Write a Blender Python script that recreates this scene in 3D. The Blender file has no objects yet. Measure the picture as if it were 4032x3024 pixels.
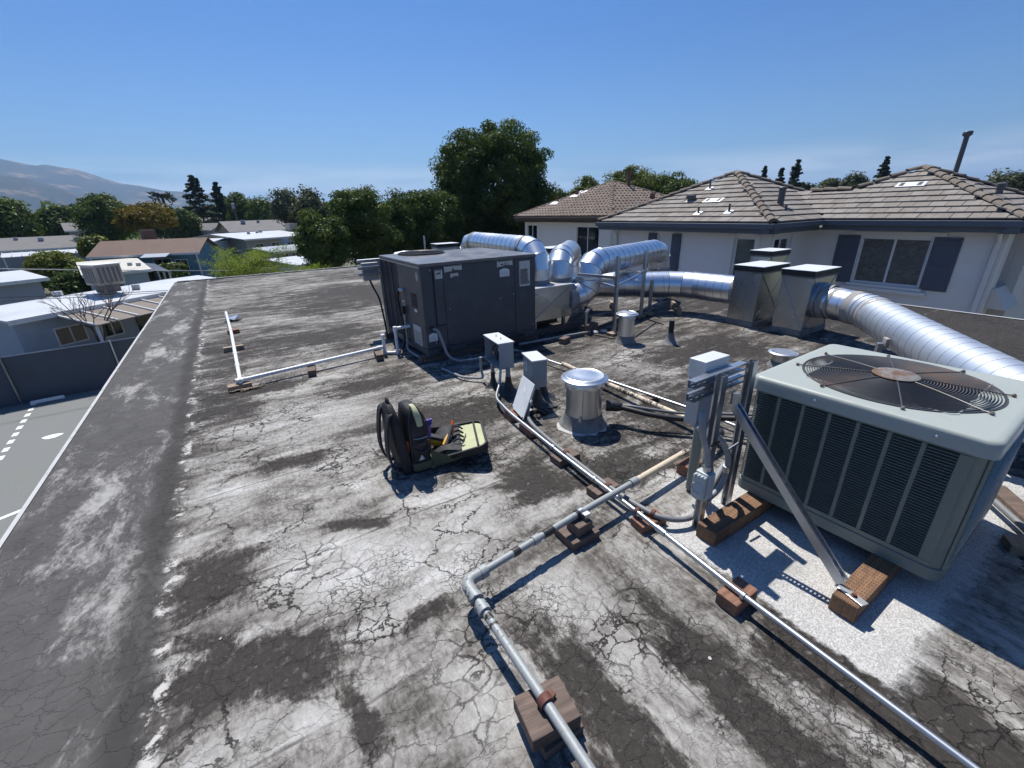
# Flat commercial roof with air-conditioning plant, neighbouring tiled houses, mobile-home park and dry hills.
import bpy, math, random
import numpy as np
from mathutils import Vector, Matrix, Quaternion
random.seed(7)
RNG = np.random.default_rng(7)
sc = bpy.context.scene
COL = sc.collection
R_ = math.radians

# ------------------------------------------------------------------ camera
def cam_axes(pitch, yaw, roll):
    p, y, r = R_(pitch), R_(yaw), R_(roll)
    fw = Vector((math.sin(y), math.cos(y), 0)); rt = Vector((math.cos(y), -math.sin(y), 0)); dn = Vector((0, 0, -1))
    f2 = fw * math.cos(p) + dn * math.sin(p); d2 = dn * math.cos(p) - fw * math.sin(p)
    return rt * math.cos(r) + d2 * math.sin(r), d2 * math.cos(r) - rt * math.sin(r), f2
cr, cd, cf = cam_axes(21.95, 31.95, 1.69)
camd = bpy.data.cameras.new('camera'); camd.sensor_width = 36; camd.lens = 36 * 1700 / 4032
camd.clip_start = .02; camd.clip_end = 30000
cam = bpy.data.objects.new('camera', camd); COL.objects.link(cam)
cam.matrix_world = Matrix(((cr.x, -cd.x, -cf.x, 0), (cr.y, -cd.y, -cf.y, 0), (cr.z, -cd.z, -cf.z, 1.7), (0, 0, 0, 1)))
sc.camera = cam

# ------------------------------------------------------------------ sky, sun, exposure
SUN = Vector((.12, .53, 1.)).normalized()
w = bpy.data.worlds.new('World'); sc.world = w; w.use_nodes = True
wn, wl = w.node_tree.nodes, w.node_tree.links
bgn = wn['Background']; bgn.inputs['Strength'].default_value = .066
sky = wn.new('ShaderNodeTexSky'); sky.sky_type = 'NISHITA'; sky.sun_disc = False
sky.sun_elevation = math.asin(SUN.z); sky.sun_rotation = math.atan2(SUN.x, SUN.y)
sky.altitude = 100; sky.air_density = 1.0; sky.dust_density = 1.3; sky.ozone_density = 2.0
tc = wn.new('ShaderNodeTexCoord'); sep = wn.new('ShaderNodeSeparateXYZ'); wl.new(tc.outputs['Generated'], sep.inputs[0])
mpg = wn.new('ShaderNodeMapping'); mpg.inputs['Scale'].default_value = (3, 3, 22); wl.new(tc.outputs['Generated'], mpg.inputs[0])
cn = wn.new('ShaderNodeTexNoise'); cn.inputs['Scale'].default_value = 1.3; cn.inputs['Detail'].default_value = 7; cn.inputs['Roughness'].default_value = .55
wl.new(mpg.outputs[0], cn.inputs['Vector'])
r1 = wn.new('ShaderNodeMapRange'); r1.inputs[1].default_value = .34; r1.inputs[2].default_value = .58; wl.new(cn.outputs[0], r1.inputs[0])
r2 = wn.new('ShaderNodeMapRange'); r2.interpolation_type = 'SMOOTHSTEP'; r2.inputs[1].default_value = .105; r2.inputs[2].default_value = .05; wl.new(sep.outputs[2], r2.inputs[0])
mm = wn.new('ShaderNodeMath'); mm.operation = 'MULTIPLY'; wl.new(r1.outputs[0], mm.inputs[0]); wl.new(r2.outputs[0], mm.inputs[1])
mm2 = wn.new('ShaderNodeMath'); mm2.operation = 'MULTIPLY'; mm2.inputs[1].default_value = .6; wl.new(mm.outputs[0], mm2.inputs[0])
mx = wn.new('ShaderNodeMixRGB'); wl.new(mm2.outputs[0], mx.inputs[0]); tnt = wn.new('ShaderNodeMixRGB'); tnt.blend_type = 'MULTIPLY'; tnt.inputs[0].default_value = 1; rt2 = wn.new('ShaderNodeMapRange'); rt2.interpolation_type = 'SMOOTHSTEP'; rt2.inputs[1].default_value = 0; rt2.inputs[2].default_value = .42; wl.new(sep.outputs[2], rt2.inputs[0]); tcol = wn.new('ShaderNodeMixRGB'); wl.new(rt2.outputs[0], tcol.inputs[0]); tcol.inputs[1].default_value = (.60, .92, 1.28, 1); tcol.inputs[2].default_value = (.29, .69, 1.27, 1); wl.new(tcol.outputs[0], tnt.inputs[2]); wl.new(sky.outputs[0], tnt.inputs[1]); wl.new(tnt.outputs[0], mx.inputs[1]); mx.inputs[2].default_value = (11.0, 12.0, 13.4, 1)
wl.new(mx.outputs[0], bgn.inputs[0])
sl = bpy.data.lights.new('sun', 'SUN'); sl.energy = 5.0; sl.angle = R_(.53); sl.color = (1, .955, .88)
so = bpy.data.objects.new('sun', sl); COL.objects.link(so); so.rotation_euler = SUN.to_track_quat('Z', 'Y').to_euler(); so.location = (3, 12, 30)
vs = sc.view_settings; vs.view_transform = 'Standard'; vs.look = 'None'; vs.gamma = 1; vs.use_curve_mapping = False; vs.exposure = .33
sc.cycles.use_denoising = True
sc.cycles.use_adaptive_sampling = True; sc.cycles.adaptive_threshold = .02
sc.cycles.max_bounces = 6; sc.cycles.diffuse_bounces = 2; sc.cycles.glossy_bounces = 4; sc.cycles.transparent_max_bounces = 8; sc.cycles.volume_bounces = 0
sc.cycles.sample_clamp_indirect = 6
GROUND = -3.9

# ------------------------------------------------------------------ mesh builder
def V(*a): return Vector(a if len(a) == 3 else a[0])
def link(name, me, parent=None, mat=None):
    o = bpy.data.objects.new(name, me); COL.objects.link(o)
    if mat is not None and me is not None and len(me.materials) == 0: me.materials.append(mat)
    if parent is not None: adopt(o, parent)
    return o
def wmat(o):
    m = Matrix.LocRotScale(o.location, o.rotation_euler, o.scale)
    return (wmat(o.parent) @ o.matrix_parent_inverse @ m) if o.parent else m
def adopt(o, parent):
    o.parent = parent; o.matrix_parent_inverse = wmat(parent).inverted()
def thing(name, label, cat, loc=(0, 0, 0), group=None):
    e = bpy.data.objects.new(name, None); COL.objects.link(e); e.location = loc; e.empty_display_size = .1
    e['label'] = label; e['category'] = cat
    if group: e['group'] = group
    return e
def tag(o, label=None, cat=None, group=None, kind=None):
    for k, v in (('label', label), ('category', cat), ('group', group), ('kind', kind)):
        if v: o[k] = v
    return o
class MB:
    def __init__(s): s.v = []; s.f = []
    def add(s, vs, fs):
        b = len(s.v); s.v += [tuple(x) for x in vs]; s.f += [tuple(b + i for i in f) for f in fs]; return s
    def hexa(s, c): # 8 corners: bottom 0-3 ccw, top 4-7
        return s.add(c, [(3, 2, 1, 0), (4, 5, 6, 7), (0, 1, 5, 4), (1, 2, 6, 5), (2, 3, 7, 6), (3, 0, 4, 7)])
    def box(s, lo, hi):
        (a, b, c), (d, e, f) = lo, hi
        return s.hexa([(a, b, c), (d, b, c), (d, e, c), (a, e, c), (a, b, f), (d, b, f), (d, e, f), (a, e, f)])
    def obox(s, c, size, rot=0, tilt=None):
        c = V(c); x, y, z = [q / 2 for q in size]; M = Matrix.Rotation(rot, 3, 'Z')
        if tilt is not None: M = tilt @ M if rot == 0 else tilt
        return s.hexa([c + M @ V(*p) for p in ((-x, -y, -z), (x, -y, -z), (x, y, -z), (-x, y, -z), (-x, -y, z), (x, -y, z), (x, y, z), (-x, y, z))])
    def frame(s, o, u, v, n, lo, hi): # box in a local frame
        P = lambda a, b, c: V(o) + V(u) * a + V(v) * b + V(n) * c
        (a, b, c), (d, e, f) = lo, hi
        return s.hexa([P(a, b, c), P(d, b, c), P(d, e, c), P(a, e, c), P(a, b, f), P(d, b, f), P(d, e, f), P(a, e, f)])
    def quad(s, *p): return s.add(p, [tuple(range(len(p)))])
    def tube(s, pts, r, n=10, caps=True, rs=None):
        pts = [V(p) for p in pts]; k = len(pts); vs = []
        t0 = (pts[1] - pts[0]).normalized(); up = V(0, 0, 1) if abs(t0.z) < .9 else V(1, 0, 0)
        nx = t0.cross(up).normalized()
        for i, p in enumerate(pts):
            t = ((pts[min(i + 1, k - 1)] - p).normalized() + (p - pts[max(i - 1, 0)]).normalized())
            t = t.normalized() if t.length > 1e-6 else t0
            nx = (nx - t * nx.dot(t)).normalized(); ny = t.cross(nx)
            rr = rs[i] if rs else r
            vs += [p + (nx * math.cos(2 * math.pi * j / n) + ny * math.sin(2 * math.pi * j / n)) * rr for j in range(n)]
        fs = [(i * n + j, i * n + (j + 1) % n, (i + 1) * n + (j + 1) % n, (i + 1) * n + j) for i in range(k - 1) for j in range(n)]
        if caps: fs += [tuple(reversed(range(n))), tuple((k - 1) * n + j for j in range(n))]
        return s.add(vs, fs)
    def lathe(s, c, prof, n=32, cap0=True, cap1=True):
        c = V(c); vs = [c + V(r * math.cos(2 * math.pi * j / n), r * math.sin(2 * math.pi * j / n), z) for r, z in prof for j in range(n)]
        k = len(prof); fs = [(i * n + j, i * n + (j + 1) % n, (i + 1) * n + (j + 1) % n, (i + 1) * n + j) for i in range(k - 1) for j in range(n)]
        if cap0: fs.append(tuple(reversed(range(n))))
        if cap1: fs.append(tuple((k - 1) * n + j for j in range(n)))
        return s.add(vs, fs)
    def torus(s, c, R, r, n=48, m=6, u=V(1, 0, 0), v=V(0, 1, 0)):
        c = V(c); w_ = u.cross(v); vs = []
        for i in range(n):
            a = 2 * math.pi * i / n; d = u * math.cos(a) + v * math.sin(a)
            vs += [c + d * (R + r * math.cos(2 * math.pi * j / m)) + w_ * (r * math.sin(2 * math.pi * j / m)) for j in range(m)]
        return s.add(vs, [(i * m + j, ((i + 1) % n) * m + j, ((i + 1) % n) * m + (j + 1) % m, i * m + (j + 1) % m) for i in range(n) for j in range(m)])
    def prism(s, poly, h): # poly list of 3d pts, extrude vector h
        n = len(poly); h = V(h); p = [V(q) for q in poly]
        return s.add(p + [q + h for q in p], [tuple(reversed(range(n))), tuple(range(n, 2 * n))] + [(i, (i + 1) % n, n + (i + 1) % n, n + i) for i in range(n)])
    def mesh(s, name, smooth=None):
        me = bpy.data.meshes.new(name); me.from_pydata(s.v, [], s.f); me.validate()
        if smooth is not None:
            me.polygons.foreach_set('use_smooth', [True] * len(me.polygons)); me.set_sharp_from_angle(angle=R_(smooth))
        me.update(); return me
    def build(s, name, mat, parent=None, smooth=None, bevel=0, seg=2):
        o = link(name, s.mesh(name, smooth), parent, mat)
        if bevel:
            b = o.modifiers.new('bevel', 'BEVEL'); b.width = bevel; b.segments = seg; b.limit_method = 'ANGLE'; b.angle_limit = R_(35)
        return o
def bez(pts, n=8): # smooth catmull-rom path
    p = [V(q) for q in pts]; p = [p[0] * 2 - p[1]] + p + [p[-1] * 2 - p[-2]]; out = []
    for i in range(1, len(p) - 2):
        a, b, c, d = p[i - 1:i + 3]
        for k in range(n):
            t = k / n
            out.append(.5 * (2 * b + (c - a) * t + (2 * a - 5 * b + 4 * c - d) * t * t + (3 * b - 3 * c + d - a) * t ** 3))
    out.append(p[-2]); return out
def fillet(pts, r, n=6): # polyline with rounded corners
    p = [V(q) for q in pts]; out = [p[0]]
    for i in range(1, len(p) - 1):
        a, b, c = p[i - 1], p[i], p[i + 1]; d1 = (a - b); d2 = (c - b); L = min(r, d1.length * .49, d2.length * .49)
        s0 = b + d1.normalized() * L; s1 = b + d2.normalized() * L
        for k in range(n + 1):
            t = k / n; out.append(s0 * (1 - t) ** 2 + b * 2 * t * (1 - t) + s1 * t * t)
    out.append(p[-1]); return out

# ------------------------------------------------------------------ materials
class NT:
    def __init__(s, name):
        s.m = bpy.data.materials.new(name); s.m.use_nodes = True; s.n = s.m.node_tree.nodes; s.l = s.m.node_tree.links
        s.b = s.n['Principled BSDF']; s.out = s.n['Material Output']
        s.tc = s.n.new('ShaderNodeTexCoord'); s.co = s.tc.outputs['Object']
    def inp(s, node, key, v):
        if isinstance(v, bpy.types.NodeSocket): s.l.new(v, node.inputs[key])
        elif v is not None: node.inputs[key].default_value = v
    def world(s): # world position
        g = s.n.new('ShaderNodeNewGeometry'); return g.outputs['Position']
    def map(s, co, scale=(1, 1, 1), loc=(0, 0, 0), rot=(0, 0, 0)):
        m = s.n.new('ShaderNodeMapping'); s.l.new(co, m.inputs[0]); m.inputs['Scale'].default_value = scale; m.inputs['Location'].default_value = loc; m.inputs['Rotation'].default_value = rot; return m.outputs[0]
    def noise(s, co, scale, detail=4, rough=.55, dist=0, col=False):
        t = s.n.new('ShaderNodeTexNoise'); s.l.new(co, t.inputs['Vector']); t.inputs['Scale'].default_value = scale; t.inputs['Detail'].default_value = detail; t.inputs['Roughness'].default_value = rough; t.inputs['Distortion'].default_value = dist
        return t.outputs['Color' if col else 0]
    def vor(s, co, scale, feat='DISTANCE_TO_EDGE', rnd=1, out='Distance'):
        t = s.n.new('ShaderNodeTexVoronoi'); t.feature = feat; s.l.new(co, t.inputs['Vector']); t.inputs['Scale'].default_value = scale; t.inputs['Randomness'].default_value = rnd; return t.outputs[out]
    def ramp(s, f, a, b, c=0., d=1., smooth=True):
        r = s.n.new('ShaderNodeMapRange'); r.interpolation_type = 'SMOOTHSTEP' if smooth else 'LINEAR'; s.inp(r, 0, f); r.inputs[1].default_value = a; r.inputs[2].default_value = b; r.inputs[3].default_value = c; r.inputs[4].default_value = d; return r.outputs[0]
    def math(s, op, a, b=None, clamp=False):
        m = s.n.new('ShaderNodeMath'); m.operation = op; m.use_clamp = clamp; s.inp(m, 0, a); s.inp(m, 1, b); return m.outputs[0]
    def vmath(s, op, a, b=None):
        m = s.n.new('ShaderNodeVectorMath'); m.operation = op; s.inp(m, 0, a)
        if b is not None: s.inp(m, 1, b)
        return m.outputs[0]
    def scale(s, a, k):
        m = s.n.new('ShaderNodeVectorMath'); m.operation = 'SCALE'; s.l.new(a, m.inputs[0]); m.inputs['Scale'].default_value = k; return m.outputs[0]
    def mix(s, f, a, b, mode='MIX'):
        m = s.n.new('ShaderNodeMixRGB'); m.blend_type = mode; s.inp(m, 0, f)
        for k, v in ((1, a), (2, b)):
            if isinstance(v, (tuple, list)): m.inputs[k].default_value = (*v[:3], 1)
            else: s.inp(m, k, v)
        return m.outputs[0]
    def bump(s, h, strength=.3, dist=.01, normal=None):
        b = s.n.new('ShaderNodeBump'); s.inp(b, 'Height', h); b.inputs['Strength'].default_value = strength; b.inputs['Distance'].default_value = dist
        if normal is not None: s.l.new(normal, b.inputs['Normal'])
        s.l.new(b.outputs[0], s.b.inputs['Normal']); return b.outputs[0]
    def sepx(s, co):
        x = s.n.new('ShaderNodeSeparateXYZ'); s.l.new(co, x.inputs[0]); return x.outputs
    def rand(s):
        o = s.n.new('ShaderNodeObjectInfo'); return o.outputs['Random']
    def island(s):
        g = s.n.new('ShaderNodeNewGeometry'); return g.outputs['Random Per Island']
    def set(s, color=None, rough=None, metal=None, spec=None, **k):
        if color is not None:
            if isinstance(color, (tuple, list)): s.b.inputs['Base Color'].default_value = (*color[:3], 1)
            else: s.l.new(color, s.b.inputs['Base Color'])
        s.inp(s.b, 'Roughness', rough); s.inp(s.b, 'Metallic', metal)
        if spec is not None: s.b.inputs['Specular IOR Level'].default_value = spec
        for kk, v in k.items(): s.inp(s.b, kk.replace('_', ' '), v)
        return s.m
def paint(name, col, rough=.5, metal=0, dirt=.25, scale=6, bump=.05, dcol=(.08, .07, .06), spec=None):
    t = NT(name); P = t.world(); n = t.noise(P, scale, 6, .65); n2 = t.noise(P, scale * 9, 3)
    d = t.math('MULTIPLY', t.ramp(n, .48, .75), dirt)
    c = t.mix(d, col, dcol); c = t.mix(t.ramp(n2, .3, .7, 0, .12), c, tuple(x * .75 for x in col))
    t.set(c, t.ramp(n, .3, .7, rough - .08, rough + .1), metal, spec)
    if bump: t.bump(n2, bump, .004)
    return t.m
M = {}
DARK = [(.80, .70, .11, .32, 0, .9), (1.22, .45, .09, .36, 0, .9), (1.70, .10, .22, .42, 0, .9), (-.27, 1.60, .34, .13, -33, .95), (.04, 1.18, .045, .16, 10, .8), (1.40, 2.06, .19, .24, 0, .75), (1.45, 3.25, .5, .28, -10, .6), (1.98, 1.80, .34, .22, 0, .7), (4.7, 3.0, .8, .42, 0, .6), (2.3, 10.2, 1.5, 1.5, 0, .55), (.42, 1.46, .10, .05, 0, .8), (8.6, 3.0, 1.6, 6, 0, .85), (.30, 2.25, .16, .05, -25, .6), (-.05, 5.05, .5, .16, 0, .7), (3.2, 2.2, .7, .35, 0, .55), (.62, .42, .10, .2, 0, .6), (-.35, 6.6, .25, 1.0, 0, .5), (5.5, 9, 2.2, 1.2, 0, .5), (-.35, 4.75, .28, .6, 0, .5), (.6, 6.9, 1.1, .5, 0, .4), (.05, 3.28, .34, .10, -15, .5), (.95, 2.95, .30, .12, -10, .45), (-.38, 2.25, .18, .22, 0, .6), (1.1, 4.5, .5, .2, 5, .5), (3.0, 5.6, .6, 4, 0, .3)]
PALE = [(.25, 3.95, .62, .34, -5, .6), (-.36, 3.15, .17, .42, 0, .55), (.98, 1.16, .20, .20, 0, .75), (.55, 1.72, .24, .20, -30, .9), (.12, 2.0, .42, .26, -28, .75), (3.7, 3.55, .7, .38, 0, .55), (.75, 2.1, .34, .30, -20, .5), (.42, .92, .13, .22, 0, .5), (1.02, .60, .07, .3, 0, .55), (-.12, 2.3, .28, .16, -30, .4), (2.2, 1.55, .2, .12, 0, .5), (-.2, 1.15, .3, .2, 0, .45), (1.2, 8.4, .7, .22, 0, .5), (2.4, 12.6, 1.1, .25, 0, .6), (3.3, 9.2, .8, .25, 0, .6)]  # pale coat patches; the big mid-foreground ones also paint in lens glare
def roof_material():
    t = NT('weathered_roof_membrane'); P = t.co; x, y, z = t.sepx(P)
    half = (.5, .5, .5)
    w1 = t.scale(t.vmath('SUBTRACT', t.noise(P, 1.7, 4, .6, col=True), half), .34); warp = t.vmath('ADD', P, w1)
    wsm = t.vmath('ADD', P, t.scale(t.vmath('SUBTRACT', t.noise(P, 6, 4, .65, col=True), half), .10))
    near = t.math('MULTIPLY', t.ramp(x, .35, .60), t.ramp(y, 1.4, 1.15), True); inv = t.math('SUBTRACT', 1, near)
    # brushed streaks: along X in the field, along Y in the near right corner
    stx = t.noise(t.map(warp, (.8, 3.4, 1)), 1.5, 6, .68); sty = t.noise(t.map(warp, (3.6, .7, 1)), 1.6, 6, .68)
    st = t.math('ADD', t.math('MULTIPLY', stx, inv), t.math('MULTIPLY', sty, near))
    dry = t.noise(t.map(P, (1, .45, 1)), 46, 4, .75); fine = t.noise(P, 75, 3, .7); mid = t.noise(warp, 5.5, 4, .7); big = t.noise(P, .55, 3, .5)
    jit = t.math('ADD', t.math('MULTIPLY', t.math('SUBTRACT', st, .5), 1.5), t.math('MULTIPLY', t.math('SUBTRACT', dry, .5), .9)); jit = t.math('ADD', jit, t.math('MULTIPLY', t.math('SUBTRACT', mid, .5), .9))
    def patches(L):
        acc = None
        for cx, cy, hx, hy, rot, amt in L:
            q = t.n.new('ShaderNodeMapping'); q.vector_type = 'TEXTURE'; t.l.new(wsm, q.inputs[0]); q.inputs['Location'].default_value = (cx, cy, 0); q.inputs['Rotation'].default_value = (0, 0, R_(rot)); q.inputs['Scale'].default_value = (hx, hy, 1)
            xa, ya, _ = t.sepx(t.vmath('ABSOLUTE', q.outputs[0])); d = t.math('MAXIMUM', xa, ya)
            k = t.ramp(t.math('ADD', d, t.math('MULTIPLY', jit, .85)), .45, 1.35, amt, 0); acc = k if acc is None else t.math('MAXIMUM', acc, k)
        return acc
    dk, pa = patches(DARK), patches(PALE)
    # general wear: 0 bare dark, 1 pale coat and painted-in lens glare
    val = t.math('ADD', t.math('MULTIPLY', st, .95), t.math('MULTIPLY', big, .45)); val = t.math('ADD', val, t.math('MULTIPLY', t.math('SUBTRACT', mid, .5), .40)); val = t.math('ADD', val, t.math('MULTIPLY', t.math('SUBTRACT', dry, .5), .20))
    val = t.math('SUBTRACT', val, t.ramp(x, 2.4, 5, 0, .10)); val = t.math('SUBTRACT', val, t.ramp(y, 4.5, 8, 0, .05))
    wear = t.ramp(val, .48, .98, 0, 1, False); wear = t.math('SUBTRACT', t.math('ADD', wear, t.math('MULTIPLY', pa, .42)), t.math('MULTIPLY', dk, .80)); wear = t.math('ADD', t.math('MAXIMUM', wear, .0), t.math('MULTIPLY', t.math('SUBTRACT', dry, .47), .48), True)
    cr0 = t.n.new('ShaderNodeValToRGB'); t.l.new(wear, cr0.inputs[0]); e = cr0.color_ramp.elements; e[0].position = 0; e[0].color = (.034, .030, .027, 1); e[1].position = 1; e[1].color = (.47, .462, .445, 1)
    for p_, c_ in ((.20, (.066, .059, .053, 1)), (.40, (.155, .144, .130, 1)), (.60, (.275, .262, .242, 1)), (.80, (.36, .35, .33, 1))): q = e.new(p_); q.color = c_
    base = cr0.outputs[0]
    base = t.mix(t.math('MULTIPLY', t.ramp(fine, .50, .72), .30), base, (.09, .08, .07)); base = t.mix(t.math('MULTIPLY', t.ramp(t.noise(P, 21, 4, .7), .56, .74), .25), base, (.46, .44, .41))
    # lap seams between the membrane sheets
    wv = t.math('MULTIPLY', t.math('SUBTRACT', t.noise(P, 1.3, 3), .5), .09); sg_ = t.ramp(t.noise(P, 2.1, 3), .40, .55)
    def laps(co, per, ph, hw): return t.ramp(t.math('ABSOLUTE', t.math('SUBTRACT', t.math('FRACT', t.math('DIVIDE', t.math('ADD', t.math('ADD', co, ph), wv), per)), .5)), hw * .4, hw, 1, 0)
    sm = t.math('MULTIPLY', t.math('MAXIMUM', t.math('MULTIPLY', laps(y, .94, .2, .009), inv), t.math('MULTIPLY', laps(x, .48, .1, .014), near)), sg_); base = t.mix(t.math('MULTIPLY', sm, .65), base, (.05, .045, .04))
    sp2 = t.math('MULTIPLY', t.math('MULTIPLY', laps(y, .94, .182, .007), inv), t.ramp(t.noise(P, 3.3, 3), .5, .6)); base = t.mix(t.math('MULTIPLY', sp2, .5), base, (.44, .43, .41))
    # cracks
    cw = t.vmath('ADD', P, t.scale(t.vmath('SUBTRACT', t.noise(P, 9, 4, .7, col=True), half), .085)); cw2 = t.vmath('ADD', P, t.scale(t.vmath('SUBTRACT', t.noise(P, 3.2, 5, .72, col=True), half), .30))
    v1 = t.vor(t.map(cw, (.85, 1.2, 1)), 11); v2 = t.vor(t.map(cw2, (1.1, 1.7, 1)), 2.6); v3 = t.vor(cw, 26)
    reg = t.ramp(t.noise(P, .9, 4, .6), .47, .60); reg3 = t.ramp(t.noise(t.map(P, (1, 1, 1), (3, 8, 0)), 1.5, 4, .6), .50, .66)
    wid = t.ramp(t.noise(P, 3.0, 4, .65), .34, .70, .004, .095)
    c1 = t.math('MULTIPLY', t.ramp(t.math('DIVIDE', v1, wid), .25, 1.1, 1, 0), reg); c2 = t.ramp(v2, .008, .030, 1, 0); c2 = t.math('MULTIPLY', c2, t.ramp(t.noise(P, 1.9, 4), .46, .56)); c3 = t.math('MULTIPLY', t.ramp(v3, .015, .075, .85, 0), reg3)
    cr_ = t.math('MAXIMUM', c1, t.math('MAXIMUM', c2, c3)); cr_ = t.math('MULTIPLY', cr_, t.ramp(x, -.92, -.55, .12, 1)); cr_ = t.math('MULTIPLY', cr_, t.ramp(y, 4.5, 9, 1, .35))
    base = t.mix(t.math('MULTIPLY', cr_, .95), base, (.018, .016, .014))
    # smooth raised edge strip with pale scuffs
    strip = t.ramp(t.math('ADD', x, t.math('MULTIPLY', t.math('SUBTRACT', mid, .5), .16)), -.60, -.70)
    sc1 = t.math('ADD', t.noise(t.map(warp, (1.7, .55, 1), (0, 0, 0), (0, 0, R_(-20))), 1.5, 6, .7), t.math('MULTIPLY', t.math('SUBTRACT', dry, .5), .22)); scuff = t.ramp(sc1, .50, .66)
    stripc = t.mix(t.math('MULTIPLY', scuff, .85), t.mix(mid, (.048, .046, .045), (.105, .10, .096)), (.36, .35, .33)); base = t.mix(strip, base, stripc)
    wob = t.math('MULTIPLY', t.math('SUBTRACT', t.noise(P, 3, 4), .5), .16)
    base = t.mix(t.ramp(t.math('ABSOLUTE', t.math('ADD', t.math('ADD', x, .69), wob)), .02, .13, .85, 0), base, (.038, .035, .033))
    fle = t.math('MULTIPLY', t.ramp(t.math('ABSOLUTE', t.math('ADD', t.math('ADD', x, .61), wob)), .012, .05, 1, 0), t.ramp(t.noise(P, 9, 5, .75), .52, .60)); base = t.mix(t.math('MULTIPLY', fle, .9), base, (.50, .48, .45))
    t.set(base, t.ramp(wear, 0, 1, .80, .66), 0, .18)
    h = t.math('SUBTRACT', t.math('ADD', t.math('MULTIPLY', t.noise(P, 5.5, 4, .65), .8), t.math('MULTIPLY', t.noise(P, 60, 2, .7), .22)), t.math('MULTIPLY', t.ramp(t.vor(t.map(cw, (.85, 1.2, 1)), 11), .0, .03, 1, 0), .7))
    t.bump(h, .5, .014)
    return t.m
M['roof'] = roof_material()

def galv(name, base=(.62, .65, .69), rough=.26, spangle=.10, dull=0., seam=0):
    t = NT(name); P = t.co
    spx = t.sepx(t.vor(P, 70, 'F1', out='Color'))[0]; n = t.noise(P, 2.2, 4, .55); n2 = t.noise(P, 13, 5, .7)
    c = t.mix(t.math('MULTIPLY', spx, spangle), base, tuple(v * .78 for v in base))
    c = t.mix(t.ramp(n, .50, .80, 0, .25 + dull * .5), c, (.40, .40, .41)); c = t.mix(t.ramp(n2, .66, .82, 0, .30), c, (.28, .26, .24))
    t.set(c, t.ramp(n, .35, .75, rough, rough + .09), 1 - dull * .35)
    t.bump(t.noise(P, 2.6, 1), .03, .03)
    return t.m
M['galv'] = galv('galvanised_duct', (.76, .79, .82), .30, .10, .12)
M['galv_dull'] = galv('dull_galvanised_duct', (.52, .56, .61), .46, .10, .5)
M['galv_box'] = galv('brushed_sheet_metal', (.46, .48, .49), .24, .05)
M['galv_vent'] = galv('bright_vent_metal', (.66, .68, .70), .33, .04, .15)
M['cap_white'] = paint('white_cap_sheet', (.66, .68, .69), .4, 0, .2, 9, .03)
M['strut'] = galv('zinc_strut', (.46, .49, .53), .34, .10, .1)
M['seam_soft'] = paint('soft_duct_seam', (.30, .32, .35), .5, .4, .2)
M['seam'] = paint('duct_seam', (.17, .19, .22), .45, .5, .2)
M['mastic'] = paint('duct_sealant', (.30, .29, .28), .8, 0, .5, 14, .35)
M['emt'] = galv('conduit_tube', (.47, .49, .51), .40, .02)
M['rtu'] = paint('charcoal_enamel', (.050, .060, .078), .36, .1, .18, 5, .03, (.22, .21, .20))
M['rtu_lit'] = paint('charcoal_enamel_lit', (.12, .122, .13), .36, .1, .35, 5, .03, (.30, .29, .27))  # same enamel as the sides, lightened to paint in the sky's sheen
M['rtu_dark'] = paint('coil_black', (.018, .021, .028), .45, .3, .1, 9)
M['white_sheet'] = paint('cap_sheet_metal', (.62, .64, .66), .35, .6, .25)
M['label'] = paint('label_paper', (.55, .55, .52), .55, 0, .35, 22, .02, (.25, .22, .18))
M['label_w'] = paint('label_white', (.72, .74, .76), .5, 0, .15, 22, .02)
M['ink'] = paint('label_ink', (.035, .035, .04), .6, 0, 0, 6, 0)
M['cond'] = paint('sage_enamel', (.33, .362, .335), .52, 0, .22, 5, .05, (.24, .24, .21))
M['cond_shaded'] = paint('sage_enamel_shaded', (.170, .200, .178), .40, 0, .12, 5, .04)  # shaded copy of the lid enamel, side shade painted into the colour
M['slat'] = paint('louvre_enamel_shaded', (.115, .135, .12), .45, 0, .1, 5, 0, (.06, .055, .05), .4)  # same enamel again, darkened to paint in shade between the louvres
M['cond_in'] = paint('condenser_interior', (.012, .014, .018), .7, 0, .1)
M['wire'] = paint('fan_wire', (.075, .078, .085), .45, .3, .8, 2.2, .05, (.20, .11, .06))
def rusty():
    t = NT('rusted_motor_cap'); P = t.co; n = t.noise(P, 9, 7, .7, .6); n2 = t.noise(P, 34, 4)
    c = t.mix(t.ramp(n, .38, .62), (.20, .20, .195), (.12, .055, .028)); c = t.mix(t.ramp(n2, .58, .72, 0, .8), c, (.055, .028, .018))
    t.set(c, .75, .1); t.bump(n, .3, .01); return t.m
M['rust'] = rusty()
def tarred(name, base, amount, rot=0, met=0):
    t = NT(name); P = t.co
    n = t.noise(t.map(P, (4, 14, 14), (0, 0, 0), (0, 0, rot)), 2.2, 5, .7, .8); reg = t.noise(P, 2.6, 2)
    k = t.ramp(t.math('ADD', n, t.math('MULTIPLY', t.math('SUBTRACT', reg, .5), .9)), amount, amount + .05)
    r = t.ramp(t.noise(P, 22, 5), .6, .75, 0, .5)
    c = t.mix(r, base, (.26, .15, .08)); c = t.mix(k, c, (.018, .016, .015)); c = t.mix(t.ramp(t.noise(P, 90, 3, .7), .45, .7, 0, .45), c, tuple(v * .55 for v in base)); t.set(c, .55, met); t.bump(k, .25, .004); return t.m
M['gas'] = tarred('painted_gas_pipe', (.30, .32, .32), .66, 0, .15)
M['gas_cream'] = tarred('cream_pipe_with_tar', (.60, .50, .37), .50)
M['tar'] = paint('roof_tar', (.022, .021, .020), .42, 0, .6, 9, .5, (.10, .095, .09))
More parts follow.
